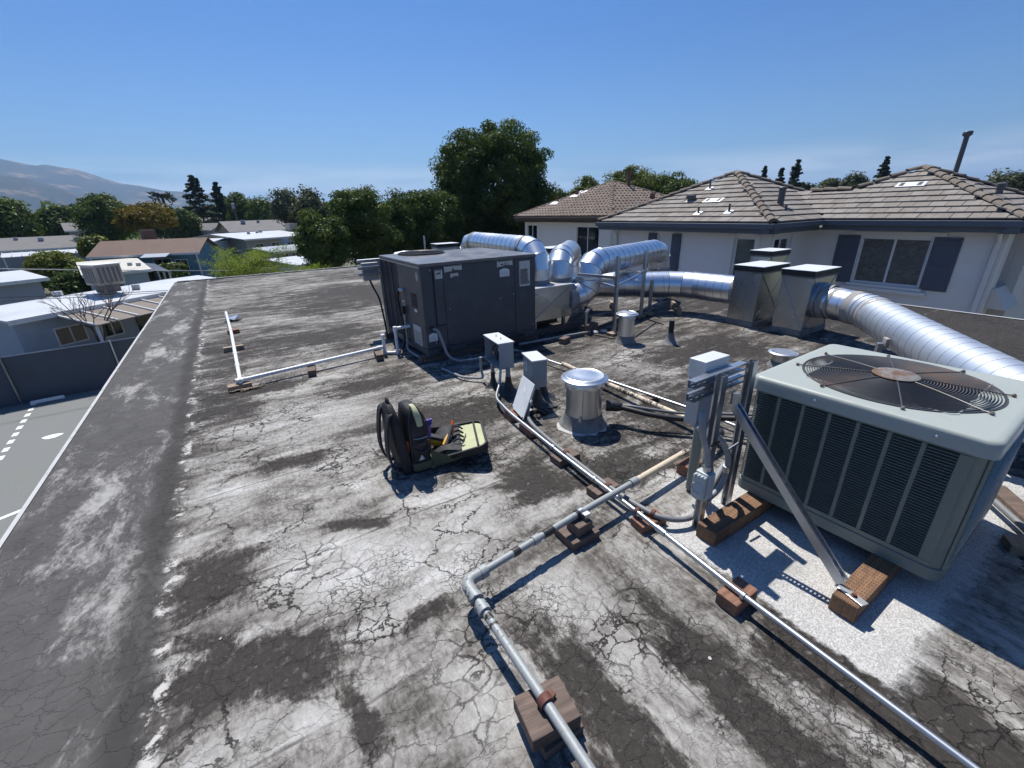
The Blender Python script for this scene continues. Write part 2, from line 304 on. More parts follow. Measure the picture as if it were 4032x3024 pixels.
M['flash'] = paint('coated_flashing', (.20, .20, .195), .6, .1, .7, 11, .5, (.04, .038, .035))
def wood(name, a, b, rough=.8, pocks=False):
    t = NT(name); P = t.co; n = t.noise(t.map(P, (3, 26, 26)), 2.2, 6, .6, .7); n2 = t.noise(P, 4, 4)
    c = t.mix(t.ramp(n, .3, .7), a, b); c = t.mix(t.ramp(n2, .5, .75, 0, .6), c, tuple(v * .45 for v in a)); h = n
    if pocks:
        br = t.n.new('ShaderNodeTexBrick'); t.l.new(t.map(P, (1, 1, 1)), br.inputs['Vector']); br.inputs['Scale'].default_value = 30; br.inputs['Mortar Size'].default_value = .0; br.inputs['Brick Width'].default_value = .55; br.inputs['Row Height'].default_value = .34
        u = t.vor(t.map(P, (44, 100, 1)), 1, 'F1', .18); k = t.ramp(u, .30, .22); c = t.mix(t.math('MULTIPLY', k, .8), c, (.07, .04, .02)); h = t.math('SUBTRACT', n, k)
    t.set(c, rough); t.bump(h, .5, .006); return t.m
M['wood'] = wood('weathered_timber', (.17, .12, .095), (.085, .06, .048))
M['wood_red'] = wood('reddish_timber', (.27, .135, .085), (.13, .065, .042))
M['wood_inc'] = wood('incised_treated_timber', (.25, .135, .072), (.14, .075, .042), .75, True)
M['wood_pale'] = wood('pale_timber', (.36, .27, .19), (.22, .16, .11))
M['redclamp'] = paint('rusty_strap', (.12, .042, .028), .7, .1, .4, 20, .2)
M['pvc'] = paint('white_pvc', (.78, .79, .79), .38, 0, .22, 7, .02, (.35, .32, .28))
M['flex'] = paint('grey_flex_conduit', (.27, .28, .29), .5, 0, .3, 8, .05)
M['pvc_grey'] = paint('grey_pvc_conduit', (.17, .175, .18), .5, 0, .4, 8, .05, (.35, .34, .32))
M['black'] = paint('black_insulation', (.016, .016, .017), .55, 0, .25, 12, .15, (.07, .065, .06))
M['encl'] = paint('grey_enclosure', (.34, .37, .39), .42, .05, .2, 6, .03, (.5, .5, .48))
M['encl_blue'] = paint('slate_enclosure', (.24, .285, .31), .42, .05, .15, 6, .03)
M['encl_lt'] = paint('light_enclosure', (.60, .62, .62), .42, .05, .25, 9, .03, (.3, .28, .26))
M['outlet'] = paint('grey_plastic_cover', (.42, .45, .46), .45, 0, .1)
M['encl_in'] = paint('enclosure_inside', (.12, .125, .13), .55, .1, .3)
M['copper'] = paint('copper_lug', (.55, .32, .2), .35, .9, .1)
M['bag'] = paint('charcoal_nylon', (.016, .016, .020), .70, 0, .25, 14, .4, (.05, .047, .052))
M['lime'] = paint('lime_lining', (.46, .475, .29), .85, 0, .25, 9, .3, (.22, .24, .12))
M['lime_shaded'] = paint('shaded_lime_fabric', (.075, .086, .048), .85, 0, .2, 9, .2)  # lime fabric darkened, shade on the near side painted into it
M['yellow'] = paint('yellow_tool', (.65, .34, .02), .45, 0, .1)
M['orange'] = paint('orange_handle', (.70, .13, .02), .4, 0, .1)
M['purple'] = paint('violet_glove', (.10, .06, .33), .6, 0, .15)
M['steel'] = galv('tool_steel', (.6, .6, .6), .3, .02)
M['drip'] = paint('weathered_drip_edge', (.46, .46, .45), .6, 0, .5, 7, .1)
M['white'] = paint('white_trim', (.74, .74, .72), .55, 0, .15)
def granule():
    t = NT('granulated_patch'); P = t.co; n = t.noise(P, 150, 3, .75); b = t.noise(P, 3.5, 5)
    c = t.mix(t.ramp(n, .34, .66), (.25, .245, .235), (.60, .59, .57)); c = t.mix(t.ramp(b, .55, .75, 0, .5), c, (.34, .33, .31)); t.set(c, .85, 0, .2); t.bump(n, .4, .004); return t.m
M['granule'] = granule()
def coat():
    t = NT('feathered_white_coating'); P = t.co; n = t.noise(P, 150, 3, .75); b = t.noise(P, 3.5, 5); x, y, z = t.sepx(P); e = t.math('SUBTRACT', t.noise(P, 9, 6, .75), .5); br = t.math('SUBTRACT', t.noise(t.map(P, (1, .3, 1)), 40, 4, .7), .5)
    c = t.mix(t.ramp(n, .34, .66), (.27, .265, .255), (.58, .57, .55)); c = t.mix(t.ramp(b, .52, .74, 0, .6), c, (.30, .29, .27)); t.set(c, .85, 0, .2); t.bump(n, .4, .004)
    j = t.math('ADD', t.math('MULTIPLY', e, .22), t.math('MULTIPLY', br, .10))
    a = t.math('MULTIPLY', t.ramp(t.math('ADD', x, t.math('MULTIPLY', j, .5)), 1.70, 1.735), t.ramp(t.math('ADD', y, j), .09, .20)); a = t.math('MULTIPLY', a, t.ramp(t.math('ADD', y, t.math('MULTIPLY', j, .6)), 1.26, 1.22))
    t.l.new(a, t.b.inputs['Alpha']); return t.m
M['coat'] = coat()
def stucco(name, col, sc_=60):
    t = NT(name); P = t.world(); n = t.noise(P, sc_, 5, .7); b = t.noise(P, .6, 4)
    t.set(t.mix(t.ramp(b, .3, .75, 0, .5), col, tuple(v * .86 for v in col)), .9, 0, .2); t.bump(n, .35, .02); return t.m
M['stucco'] = stucco('pale_stucco', (.85, .80, .755)); M['stucco2'] = stucco('cream_stucco', (.85, .80, .745)); M['stucco_warm'] = stucco('warm_stucco', (.76, .69, .62))
M['slate'] = paint('slate_blue_trim', (.11, .122, .145), .5, 0, .15, 3)
M['brownfascia'] = paint('brown_fascia', (.10, .07, .05), .55, 0, .15, 3)
def tile_mat(name, a, b, c_):
    t = NT(name); P = t.world(); r = t.rand(); n = t.noise(P, 2.2, 5, .6); f = t.noise(P, 30, 4, .7)
    c = t.mix(r, a, b); c = t.mix(t.ramp(n, .45, .75, 0, .65), c, c_); c = t.mix(t.ramp(f, .4, .75, 0, .4), c, tuple(v * .55 for v in a)); t.set(c, .85, 0, .25); t.bump(f, .4, .012); return t.m
M['tile'] = tile_mat('concrete_roof_tile', (.205, .182, .158), (.28, .255, .228), (.33, .31, .285))
M['tile_cap'] = tile_mat('ridge_cap_tile', (.155, .128, .105), (.20, .17, .14), (.24, .215, .19))
M['tile_brown'] = tile_mat('brown_barrel_tile', (.155, .118, .094), (.22, .172, .140), (.26, .218, .185))
M['tile_bed'] = paint('tile_underlay', (.055, .045, .038), .9, 0, .2)
M['deckpatch'] = paint('bright_flashing', (.66, .68, .70), .45, .3, .1)
M['ventpipe'] = paint('painted_vent', (.10, .105, .115), .5, .2, .2)
M['ventred'] = paint('red_brown_vent', (.20, .085, .06), .6, 0, .3)
def glass(name, col, rough=.04):
    t = NT(name); n = t.noise(t.world(), 2.5, 3); t.set(col, rough, 0, .9); t.bump(n, .05, .05); return t.m
M['glass'] = glass('dark_window_glass', (.018, .024, .028)); M['glass_green'] = glass('green_window_glass', (.10, .13, .13), .06)
def foil():
    t = NT('window_covered_with_foil'); P = t.world(); n = t.noise(t.map(P, (1, 2, 4)), 3, 6, .6, 1.2); t.set(t.mix(t.ramp(n, .35, .65), (.085, .082, .072), (.15, .147, .132)), .25, .2, .6); t.bump(n, .6, .05); return t.m
M['foil'] = foil()
M['shutter'] = paint('shutter_paint', (.085, .10, .135), .5, 0, .1, 3)
def leafm(name, a, b, c_, tr=.30):
    t = NT(name); r = t.island(); n = t.noise(t.world(), .55, 3)
    c = t.mix(r, a, b); c = t.mix(t.ramp(n, .42, .68, 0, .75), c, c_)
    d = t.n.new('ShaderNodeBsdfDiffuse'); tl = t.n.new('ShaderNodeBsdfTranslucent'); g = t.n.new('ShaderNodeBsdfGlossy'); g.inputs['Roughness'].default_value = .42; g.inputs['Color'].default_value = (.5, .5, .5, 1)
    t.l.new(c, d.inputs[0]); t.l.new(t.mix(.5, c, (a[0] * 2.4, a[1] * 2.2, a[2] * .8)), tl.inputs[0])
    m1 = t.n.new('ShaderNodeMixShader'); m1.inputs[0].default_value = tr; t.l.new(d.outputs[0], m1.inputs[1]); t.l.new(tl.outputs[0], m1.inputs[2])
    m2 = t.n.new('ShaderNodeMixShader'); m2.inputs[0].default_value = .03; t.l.new(m1.outputs[0], m2.inputs[1]); t.l.new(g.outputs[0], m2.inputs[2])
    t.l.new(m2.outputs[0], t.out.inputs[0]); return t.m
M['lf_dark'] = leafm('dark_glossy_leaves', (.032, .060, .015), (.078, .120, .028), (.15, .185, .045))
M['lf_mid'] = leafm('mid_green_leaves', (.042, .074, .018), (.095, .142, .035), (.15, .185, .05))
M['lf_yel'] = leafm('yellow_green_leaves', (.070, .095, .018), (.13, .16, .03), (.19, .20, .045))
M['lf_olive'] = leafm('olive_rust_leaves', (.10, .085, .018), (.16, .125, .022), (.20, .135, .02))
M['lf_grey'] = leafm('grey_green_leaves', (.050, .065, .035), (.085, .10, .055), (.10, .11, .07))
M['lf_conif'] = leafm('conifer_needles', (.024, .038, .020), (.048, .068, .034), (.060, .080, .042), .15)
M['lf_lime'] = leafm('lime_feathery_leaves', (.13, .19, .03), (.22, .28, .055), (.26, .31, .07), .4)
M['lf_rust'] = leafm('brown_red_foliage', (.075, .045, .035), (.12, .07, .05), (.09, .07, .05))
M['bark'] = paint('bark', (.10, .075, .055), .9, 0, .4, 5, .4)
M['bark_grey'] = paint('grey_bark', (.13, .105, .085), .9, 0, .3, 8, .4)
def asph():
    t = NT('parking_asphalt'); P = t.world(); n = t.noise(P, 60, 4, .7); b = t.noise(P, .35, 5, .6)
    c = t.mix(t.ramp(n, .35, .7), (.155, .162, .158), (.215, .222, .215)); c = t.mix(t.ramp(b, .5, .72, 0, .5), c, (.17, .18, .145)); t.set(c, .9, 0, .25); t.bump(n, .3, .01); return t.m
M['asphalt'] = asph()
def groundm():
    t = NT('suburban_ground'); P = t.world(); n = t.noise(P, .06, 6, .6); b = t.noise(P, 1.2, 4)
    c = t.mix(t.ramp(n, .42, .58), (.13, .125, .11), (.10, .115, .05)); c = t.mix(t.ramp(b, .4, .7, 0, .4), c, (.22, .19, .14)); t.set(c, .95, 0, .2); return t.m
M['ground'] = groundm()
def hillm():
    t = NT('dry_grass_hills'); P = t.world(); n = t.noise(P, .0042, 9, .62, .6); g = t.noise(P, .018, 6, .7)
    k = t.ramp(t.math('ADD', t.math('MULTIPLY', n, .7), t.math('MULTIPLY', g, .35)), 0.43, .52)
    c = t.mix(k, (.21, .15, .10), (.030, .034, .030)); t.set(c, .95, 0, .1); return t.m
M['hill'] = hillm()
def metalroof(name, col, rough=.4):
    t = NT(name); P = t.world(); n = t.noise(t.map(P, (1, 1, 1)), .9, 5, .6); t.set(t.mix(t.ramp(n, .45, .75, 0, .55), col, tuple(v * .72 for v in col)), rough, 0, .4); t.bump(t.noise(P, 3, 3), .1, .03); return t.m
M['mh_white'] = metalroof('white_coated_roof', (.54, .555, .575)); M['mh_cream'] = metalroof('cream_coated_roof', (.60, .56, .46)); M['mh_grey'] = metalroof('grey_composition_roof', (.155, .15, .148), .85)
M['mh_brown'] = metalroof('brown_composition_roof', (.165, .11, .085), .85); M['mh_silver'] = metalroof('ribbed_silver_roof', (.40, .42, .45), .35)
M['mh_tan'] = metalroof('tan_composition_roof', (.20, .17, .145), .85)
M['w_blue'] = paint('teal_blue_siding', (.115, .24, .30), .6, 0, .1, 1); M['w_grey'] = paint('grey_siding', (.33, .36, .40), .6, 0, .2, 1); M['w_white'] = paint('white_siding', (.50, .52, .54), .6, 0, .15, 1); M['w_tan'] = paint('tan_siding', (.36, .33, .28), .6, 0, .15, 1); M['w_pale'] = paint('pale_blue_siding', (.36, .42, .47), .6, 0, .2, 1)
M['fence'] = paint('blue_grey_fence_fabric', (.075, .09, .11), .8, 0, .3, 1.5)
M['cable'] = paint('cable_black', (.03, .03, .03), .6, 0, 0, 3, 0); M['cable_pale'] = paint('cable_pale', (.45, .45, .43), .6, 0, 0, 3, 0)
# ------------------------------------------------------------------ setting
def strct(o): o['kind'] = 'structure'; return o
# flat roof we stand on: x -1.455..9.6, y -3..16.2
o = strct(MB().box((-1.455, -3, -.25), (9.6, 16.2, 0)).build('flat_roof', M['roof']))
b = MB().box((-1.40, -2.95, GROUND), (9.55, 16.15, -.252)); wall_own = strct(b.build('roof_building_wall', M['stucco_warm']))
# metal drip edge along the left and right rims (white-painted), folded over the roof edge
b = MB()
for y0 in np.arange(-3, 16.2, 3.05):
    y1 = min(y0 + 3.045, 16.2); j = .004 * math.sin(y0 * 3)
    b.box((-1.473 + j, y0, -.11), (-1.457 + j, y1, .004)); b.box((-1.473 + j, y0, .0042), (-1.447 + j, y1, .007))
adopt(b.build('drip_edge', M['drip']), o)
b = MB(); b.box((9.602, -3, -.1), (9.62, 16.2, .006)); b.box((9.57, -3, .0062), (9.62, 16.2, .012)); adopt(b.build('drip_edge', M['drip']), o)
b = MB()
for k in range(34):   # lumpy rolled membrane rim at the far side
    x0 = -1.4 + k * .32; b.obox((x0 + .16, 16.15, .012 + .012 * random.random()), (.30 + .04 * random.random(), .10, .03), random.uniform(-.06, .06))
adopt(b.build('rolled_rim', M['flash'], None, None, .008), o)
# ground to the horizon, car park
b = MB(); g = strct(b.quad((-14000, -14000, GROUND), (14000, -14000, GROUND), (14000, 14000, GROUND), (-14000, 14000, GROUND)).build('ground', M['ground']))
b = MB(); pk = strct(b.quad((-30, -6, GROUND + .004), (-1.38, -6, GROUND + .004), (-1.38, 20.6, GROUND + .004), (-30, 17.6, GROUND + .004)).build('parking_lot', M['asphalt']))
z = GROUND + .008
b = MB().quad((-5.9, 11.35, z), (-4.7, 11.95, z), (-4.75, 12.06, z), (-5.95, 11.46, z)); adopt(b.build('parking_line', M['white']), pk)
for k in range(9):
    y0 = 15.2 + k * .56; x0 = -6.15 - .055 * k
    b = MB().quad((x0, y0, z), (x0 + .13, y0, z), (x0 + .115, y0 + .28, z), (x0 - .015, y0 + .28, z)); adopt(b.build('parking_line_dash', M['white']), pk)
b = MB(); n = 11; b.quad(*[(-5.30 + .22 * math.cos(a) * (1 + .2 * math.sin(3 * a)), 16.2 + .16 * math.sin(a), z) for a in np.linspace(0, 2 * math.pi, n, endpoint=False)]); adopt(b.build('paint_blot', M['white']), pk)
b = MB().hexa([(-6.62, 19.75, z), (-5.78, 19.85, z), (-5.78, 19.97, z), (-6.62, 19.87, z), (-6.60, 19.77, z + .11), (-5.80, 19.87, z + .11), (-5.80, 19.95, z + .11), (-6.60, 19.85, z + .11)])
tag(b.build('wheel_stop', M['white'], None, None, .02), 'white concrete wheel stop at the head of the parking bay', 'wheel stop')
# hills (bearing degrees, height / distance)
prof = [(-60, .055), (-45, .075), (-30, .09), (-16.5, .0925), (-13.9, .0890), (-12.9, .0852), (-12, .0817), (-11.5, .0841), (-10.5, .0800), (-9.5, .0778), (-8, .0671), (-6.7, .0589), (-5.3, .0554), (-3.8, .0481), (-1.4, .0461), (1.6, .0392), (6.2, .0286), (14.1, .0214), (25.9, .0140), (38.3, .0131), (50.2, .0093), (70, .008)]
A = np.array(prof); th = np.linspace(-60, 70, 420); hr = np.interp(th, A[:, 0], A[:, 1])
S = np.linspace(0, 1, 60); R0, R1 = 2300., 4600.
def fbm(x, y, seed=0):
    rs = np.random.default_rng(seed); v = 0; a = 1.
    for k in range(6):
        f = 2 ** k; px, py, qx = rs.uniform(0, 6.28, 3); ang = rs.uniform(0, 6.28)
        v = v + a * np.sin((x * math.cos(ang) + y * math.sin(ang)) * f + px + 1.3 * np.sin((y * math.cos(ang) - x * math.sin(ang)) * f * .8 + py)); a *= .52
    return v / 2
TT, SS = np.meshgrid(th, S, indexing='ij'); RR = R0 + (R1 - R0) * SS
X = RR * np.sin(np.radians(TT)); Y = RR * np.cos(np.radians(TT)); H = np.repeat(hr[:, None], len(S), 1) * R1
nz = fbm(X / 420, Y / 420, 3)
front = np.exp(-((SS - .42) / .16) ** 2) * .42 * np.clip((-3 - TT) / 10, 0, 1)
Z = H * (np.clip(SS, 0, 1) ** 1.7 * (1 - .25 * np.exp(-((SS - .62) / .12) ** 2)) + front * .9) + nz * 70 * np.clip(SS * 4, 0, 1) * (1 - SS) * 1.6 * np.clip(H / 250, .15, 1)
Z += np.where(SS > .97, fbm(X / 60, Y / 60, 5) * 3, 0); Z = np.maximum(Z, 0) + GROUND - 2
vs_ = np.stack([X, Y, Z], -1).reshape(-1, 3); nS = len(S)
fs_ = [(i * nS + j, i * nS + j + 1, (i + 1) * nS + j + 1, (i + 1) * nS + j) for i in range(len(th) - 1) for j in range(nS - 1)]
b = MB(); b.v = [tuple(v) for v in vs_]; b.f = fs_; strct(b.build('hills', M['hill'], None, 180))
# haze: thin even air round everything
hz = NT('haze_air'); hz.n.remove(hz.b); pv = hz.n.new('ShaderNodeVolumePrincipled'); pv.inputs['Color'].default_value = (.46, .69, 1, 1); pv.inputs['Density'].default_value = 1.5e-4; pv.inputs['Anisotropy'].default_value = .25
hz.l.new(pv.outputs[0], hz.out.inputs['Volume'])
HAZE = MB().box((-14500, -14500, GROUND - 3), (14500, 14500, 445)).build('haze', hz.m); HAZE['kind'] = 'stuff'; tag(HAZE, 'thin pale summer haze over the hills', 'haze')
# ------------------------------------------------------------------ packaged rooftop unit
X0, X1, Y0, Y1, ZB, ZT = 1.785, 3.365, 4.74, 6.22, .10, 1.17
rtu = thing('rooftop_unit', 'large charcoal packaged rooftop air conditioner with warning labels beside the ducts', 'air conditioner', (2.57, 5.48, 0))
for yy in (4.80, 6.14):
    MB().box((1.70, yy - .02, 0), (3.44, yy + .07, .085)).build('skid', M['wood'], rtu, None, .006)
b = MB().box((X0 - .012, Y0 - .012, .087), (X1 + .012, Y1 + .012, .17)); b.build('base_rail', M['rtu'], rtu, None, .006)
for xx in (2.02, 3.12): MB().box((xx - .05, Y0 - .0145, .105), (xx + .05, Y0 - .0125, .150)).build('fork_slot', M['rtu_dark'], rtu)
# core and skin panels (front face: corner post, control cover, wide access panel, right panel)
MB().box((X0 + .02, Y0 + .02, .17), (X1 - .02, Y1 - .02, 1.13)).build('inner_cabinet', M['rtu_dark'], rtu)
def fpanel(x0, x1, z0=.173, z1=1.128, d=.0, name='front_panel'):
    return MB().box((x0, Y0 + d, z0), (x1, Y0 + .018, z1)).build(name, M['rtu'], rtu, None, .004)
fpanel(X0, 1.925); p2 = fpanel(1.928, 2.052, .44); fpanel(1.928, 2.052, .173, .437)
fpanel(2.056, 3.045); fpanel(3.049, X1, .173, 1.128)
MB().box((1.935, Y0 - .022, .45), (2.045, Y0 - .0015, 1.10)).build('control_cover', M['rtu'], rtu, None, .006)
for x_, z_ in ((1.90, 1.09), (2.11, .62), (2.82, .66), (3.02, .69), (1.95, .70), (1.90, .24), (3.32, .25), (2.10, 1.08)):
    MB().lathe((0, 0, 0), [(.009, 0), (.009, .004), (.006, .007)], 8).build('screw', M['strut'], rtu).matrix_basis = Matrix.Translation((x_, Y0 - .003, z_)) @ Matrix.Rotation(R_(90), 4, 'X')
# left face: condenser coil bays with fine fins, then service panel
lp = MB().box((X0, Y0 + .02, .173), (X0 + .018, 5.55, 1.128)).build('side_panel', M['rtu'], rtu, None, .004)
MB().box((X0 + .012, 5.555, .173), (X0 + .022, Y1, 1.128)).build('coil_back', M['rtu_dark'], rtu)
for k in range(4):
    yb = 5.56 + k * .2167
    MB().box((X0 - .004, yb, .173), (X0 + .010, yb + .012, 1.128)).build('coil_divider', M['rtu'], rtu)
b = MB()
for k in range(3):
    yb = 5.574 + k * .2167
    for i in range(62): b.frame((X0 + .003, yb, .185 + i * .0152), (1, 0, .25), (0, 1, 0), (0, 0, 1), (0, 0, 0), (.011, .200, .0045))
tag(b.build('coil_fin', M['rtu'], rtu), kind='stuff')
for i in range(13):   # louvre slots on the service panel
    MB().box((X0 - .006, 4.945, .640 + i * .0132), (X0 - .0005, 5.115, .6465 + i * .0132)).build('louvre_slot', M['rtu_dark'], rtu)
MB().box((X0 - .0115, Y0 - .0115, 1.130), (X1 + .012, Y1 + .012, ZT)).build('top_cover', M['rtu_lit'], rtu, None, .008, 3)
MB().box((X0 - .016, Y0 - .004, 1.118), (X0 - .0125, Y1 + .012, 1.131)).build('drip_trim', M['emt'], rtu)
# fan guard on top
fc = V(2.30, 5.98, ZT)
fg = MB().lathe(fc, [(.31, .001), (.325, .012), (.325, .02), (.30, .022)], 48, False, False).build('fan_ring', M['rtu_dark'], rtu, 40)
MB().lathe(fc, [(.30, .003), (.05, .0035)], 40, False, True).build('fan_well', M['rtu_dark'], rtu)
for k in range(11): MB().torus(fc + V(0, 0, .022 + .01 * (1 - (k / 10) ** 2)), .05 + k * .0255, .0028, 48, 5).build('guard_ring', M['wire'], fg)
for k in range(4):
    a = k * math.pi / 4 + .2; d = V(math.cos(a), math.sin(a), 0) * .305; MB().tube([fc + d + V(0, 0, .02), fc + V(0, 0, .03), fc - d + V(0, 0, .02)], .0035, 6).build('guard_spoke', M['wire'], fg)
# labels, with print as thin raised ink bars and little pictograms
def label(x0, x1, z0, z1, mat, lines=5, picto=None, top=None, arch=False, tear=False):
    yv = Y0 - (.0238 if 1.935 <= x0 < 2.045 and z0 > .45 else .0016)
    if arch:
        n = 7; pts = [(x0, yv, z0), (x1, yv, z0)] + [(x0 + (x1 - x0) * (1 - k / n), yv, z1 - .02 + .02 * math.sin(math.pi * k / n)) for k in range(n + 1)]
    elif tear: pts = [(x0, yv, z0), ((x0 + x1) / 2 - .03, yv, z0 + .006), ((x0 + x1) / 2, yv, z0 + .02), (x1, yv, z0 + .012), (x1 - .003, yv, z1), (x0 + .002, yv, z1 - .004)]
    else: pts = [(x0, yv, z0), (x1, yv, z0), (x1, yv, z1), (x0, yv, z1)]
    l = MB().quad(*pts).build('warning_label', mat, rtu); y2 = yv - .0008; ww = x1 - x0; hh = z1 - z0; b = MB()
    if top: b.quad(*[(x0 + ww * a, y2, z0 + hh * c) for a, c in ((.06, top), (.94, top), (.94, .95), (.06, .95))])
    for k in range(lines):
        zc = z0 + hh * (.08 + .62 * k / max(1, lines)); e = random.uniform(.75, .94); b.quad((x0 + ww * .07, y2, zc), (x0 + ww * e, y2, zc), (x0 + ww * e, y2, zc + hh * .022), (x0 + ww * .07, y2, zc + hh * .022))
    if picto == 'dog':
        cx, cz, s_ = (x0 + x1) / 2, z0 + hh * .56, ww * .30
        b.quad(*[(cx + s_ * a, y2, cz + s_ * c) for a, c in ((-1, .1), (-.9, -.75), (-.7, -.75), (-.62, -.15), (.5, -.1), (.55, -.75), (.75, -.75), (.8, .3), (1.05, .55), (.75, .8), (.5, .45), (-.8, .4), (-1.1, .6))])
    if picto == 'hand':
        cx, cz, s_ = (x0 + x1) / 2, z0 + hh * .45, hh * .28
        b.quad(*[(cx + s_ * a, y2, cz + s_ * c) for a, c in ((-.8, -.6), (.7, -.7), (.6, -.2), (.1, .1), (.2, .8), (-.2, .9), (-.3, .2))])
    if picto == 'bars':
        cx, cz, s_ = (x0 + x1) / 2, z0 + hh * .45, hh * .4
        for q in (((-1.8, -.5), (-.9, -.5), (-.9, .1), (-1.8, .1)), ((-.7, -.5), (-.4, -.5), (.2, .5), (-.1, .5)), ((.2, -.5), (.5, -.5), (.9, .5), (.5, .3)), ((1., .3), (1.5, -.6), (2., .2), (1.5, -.2))): b.quad(*[(cx + s_ * a, y2, cz + s_ * c) for a, c in q])
    b.build('print', M['ink'], l)
label(1.951, 2.042, .99, 1.092, M['label'], 3, 'dog', .86)
label(2.077, 2.305, 1.05, 1.122, M['label'], 2, 'hand', .86, tear=True); label(2.15, 2.256, .98, 1.032, M['label'], 3, tear=True)
label(2.786, 3.016, 1.045, 1.123, M['label'], 1, 'bars', .84, tear=True); label(2.822, 2.964, .925, 1.026, M['label_w'], 5, arch=True)
label(3.116, 3.28, .775, 1.092, M['label'], 19); label(1.812, 1.922, .262, .366, M['label_w'], 3, arch=True)
def side_label(y0, y1, z0, z1, mat, dark=0):
    xv = X0 - .0016; l = MB().quad((xv, y1, z0), (xv, y0, z0), (xv, y0, z1), (xv, y1, z1)).build('side_label', mat, rtu); b = MB()
    for k in range(9):
        zc = z0 + (z1 - z0) * (.06 + k * .075); b.quad((xv - .0008, y1 - .02, zc), (xv - .0008, y0 + .02 + .03 * random.random(), zc), (xv - .0008, y0 + .02, zc + .006), (xv - .0008, y1 - .02, zc + .006))
    b.build('print', M['ink'], l)
side_label(4.90, 5.165, .17, .415, M['label']); side_label(5.39, 5.47, .59, .67, M['label_w'])
b = MB(); b.quad(*[(X0 - .0016, 4.86 + .04 * math.cos(a), 1.02 + .055 * math.sin(a)) for a in np.linspace(0, 2 * math.pi, 18, endpoint=False)]); b.build('side_label', M['encl'], rtu)
b = MB(); b.quad(*[(X0 - .0016, 5.01 + .05 * math.cos(a), .60 + .02 * math.sin(a)) for a in np.linspace(0, 2 * math.pi, 18, endpoint=False)]); b.build('side_label', M['label_w'], rtu)
# tar smears along the base
for x_, w_ in ((1.98, .16), (2.55, .55), (3.0, .3)):
    b = MB(); n = 14; b.quad(*[(x_ + w_ / 2 * math.cos(a), Y0 - .0136, .135 + .030 * math.sin(a) * random.uniform(.5, 1.1)) for a in np.linspace(0, 2 * math.pi, n, endpoint=False)]); b.build('tar_smear', M['tar'], rtu)
# liquid-tight whips from the unit
c1 = thing('power_whip', 'grey flexible power whip looping from the charcoal unit to the open box', 'conduit', (2.0, 4.6, 0))
pts = bez([(1.86, 4.735, .42), (1.90, 4.66, .40), (1.925, 4.60, .27), (1.96, 4.56, .12), (2.05, 4.50, .045), (2.20, 4.46, .04)], 8); MB().tube(pts, .017, 10).build('flexible_tube', M['flex'], c1, 60)
MB().tube([(2.18, 4.463, .04), (2.62, 4.37, .045)], .015, 10).build('rigid_tube', M['emt'], c1, 60); MB().tube([(2.17, 4.465, .04), (2.22, 4.455, .041)], .021, 10).build('coupling', M['emt'], c1, 60)
MB().lathe((0, 0, 0), [(.026, 0), (.026, .02), (.02, .03)], 16).build('hub_fitting', M['tar'], c1).matrix_basis = Matrix.Translation((1.86, 4.739, .42)) @ Matrix.Rotation(R_(90), 4, 'X')
c2 = thing('side_whip', 'black service cable dropping down the left face of the charcoal unit', 'cable', (1.76, 5.42, 0))
MB().tube(bez([(1.78, 5.40, .80), (1.735, 5.43, .79), (1.72, 5.46, .70), (1.735, 5.47, .55), (1.745, 5.45, .35), (1.735, 5.42, .16), (1.66, 5.33, .06), (1.60, 5.2, .03)], 8), .016, 10).build('cable_run', M['black'], c2, 60)
MB().tube([(1.786, 5.40, .80), (1.765, 5.405, .805), (1.742, 5.42, .795)], .026, 12).build('elbow_fitting', M['emt'], c2, 60)
MB().box((1.735, 5.36, .50), (1.775, 5.42, .60)).build('thermal_valve', M['rtu_dark'], c2, None, .01)
MB().tube(bez([(1.765, 5.39, .50), (1.76, 5.385, .30), (1.75, 5.36, .14), (1.70, 5.22, .075), (1.72, 5.0, .05), (1.75, 4.78, .03)], 8), .015, 10).build('cable_run', M['flex'], c2, 60)
c3 = thing('corner_cable', 'black cable hanging behind the left rear edge of the charcoal unit', 'cable', (1.72, 6.3, 0))
MB().tube(bez([(1.69, 6.56, .80), (1.71, 6.50, .70), (1.735, 6.36, .55), (1.74, 6.28, .3), (1.735, 6.22, .12), (1.70, 6.1, .05)], 8), .014, 8).build('cable_run', M['black'], c3, 60)
# strut rack with switch behind the unit
rk = thing('rear_strut_rack', 'zinc strut rack with a switch box behind the charcoal unit', 'strut rack', (1.86, 6.55, 0))
for x_ in (1.86,): MB().box((x_ - .02, 6.53, 0), (x_ + .02, 6.57, 1.10)).build('post', M['strut'], rk)
for z_ in (1.085, .985, .90): MB().box((1.53, 6.485, z_ - .02), (1.92, 6.528, z_ + .02)).build('rail', M['strut'], rk, None, .004)
MB().box((1.60, 6.53, .80), (1.83, 6.60, 1.05)).build('switch_box', M['encl'], rk, None, .006)

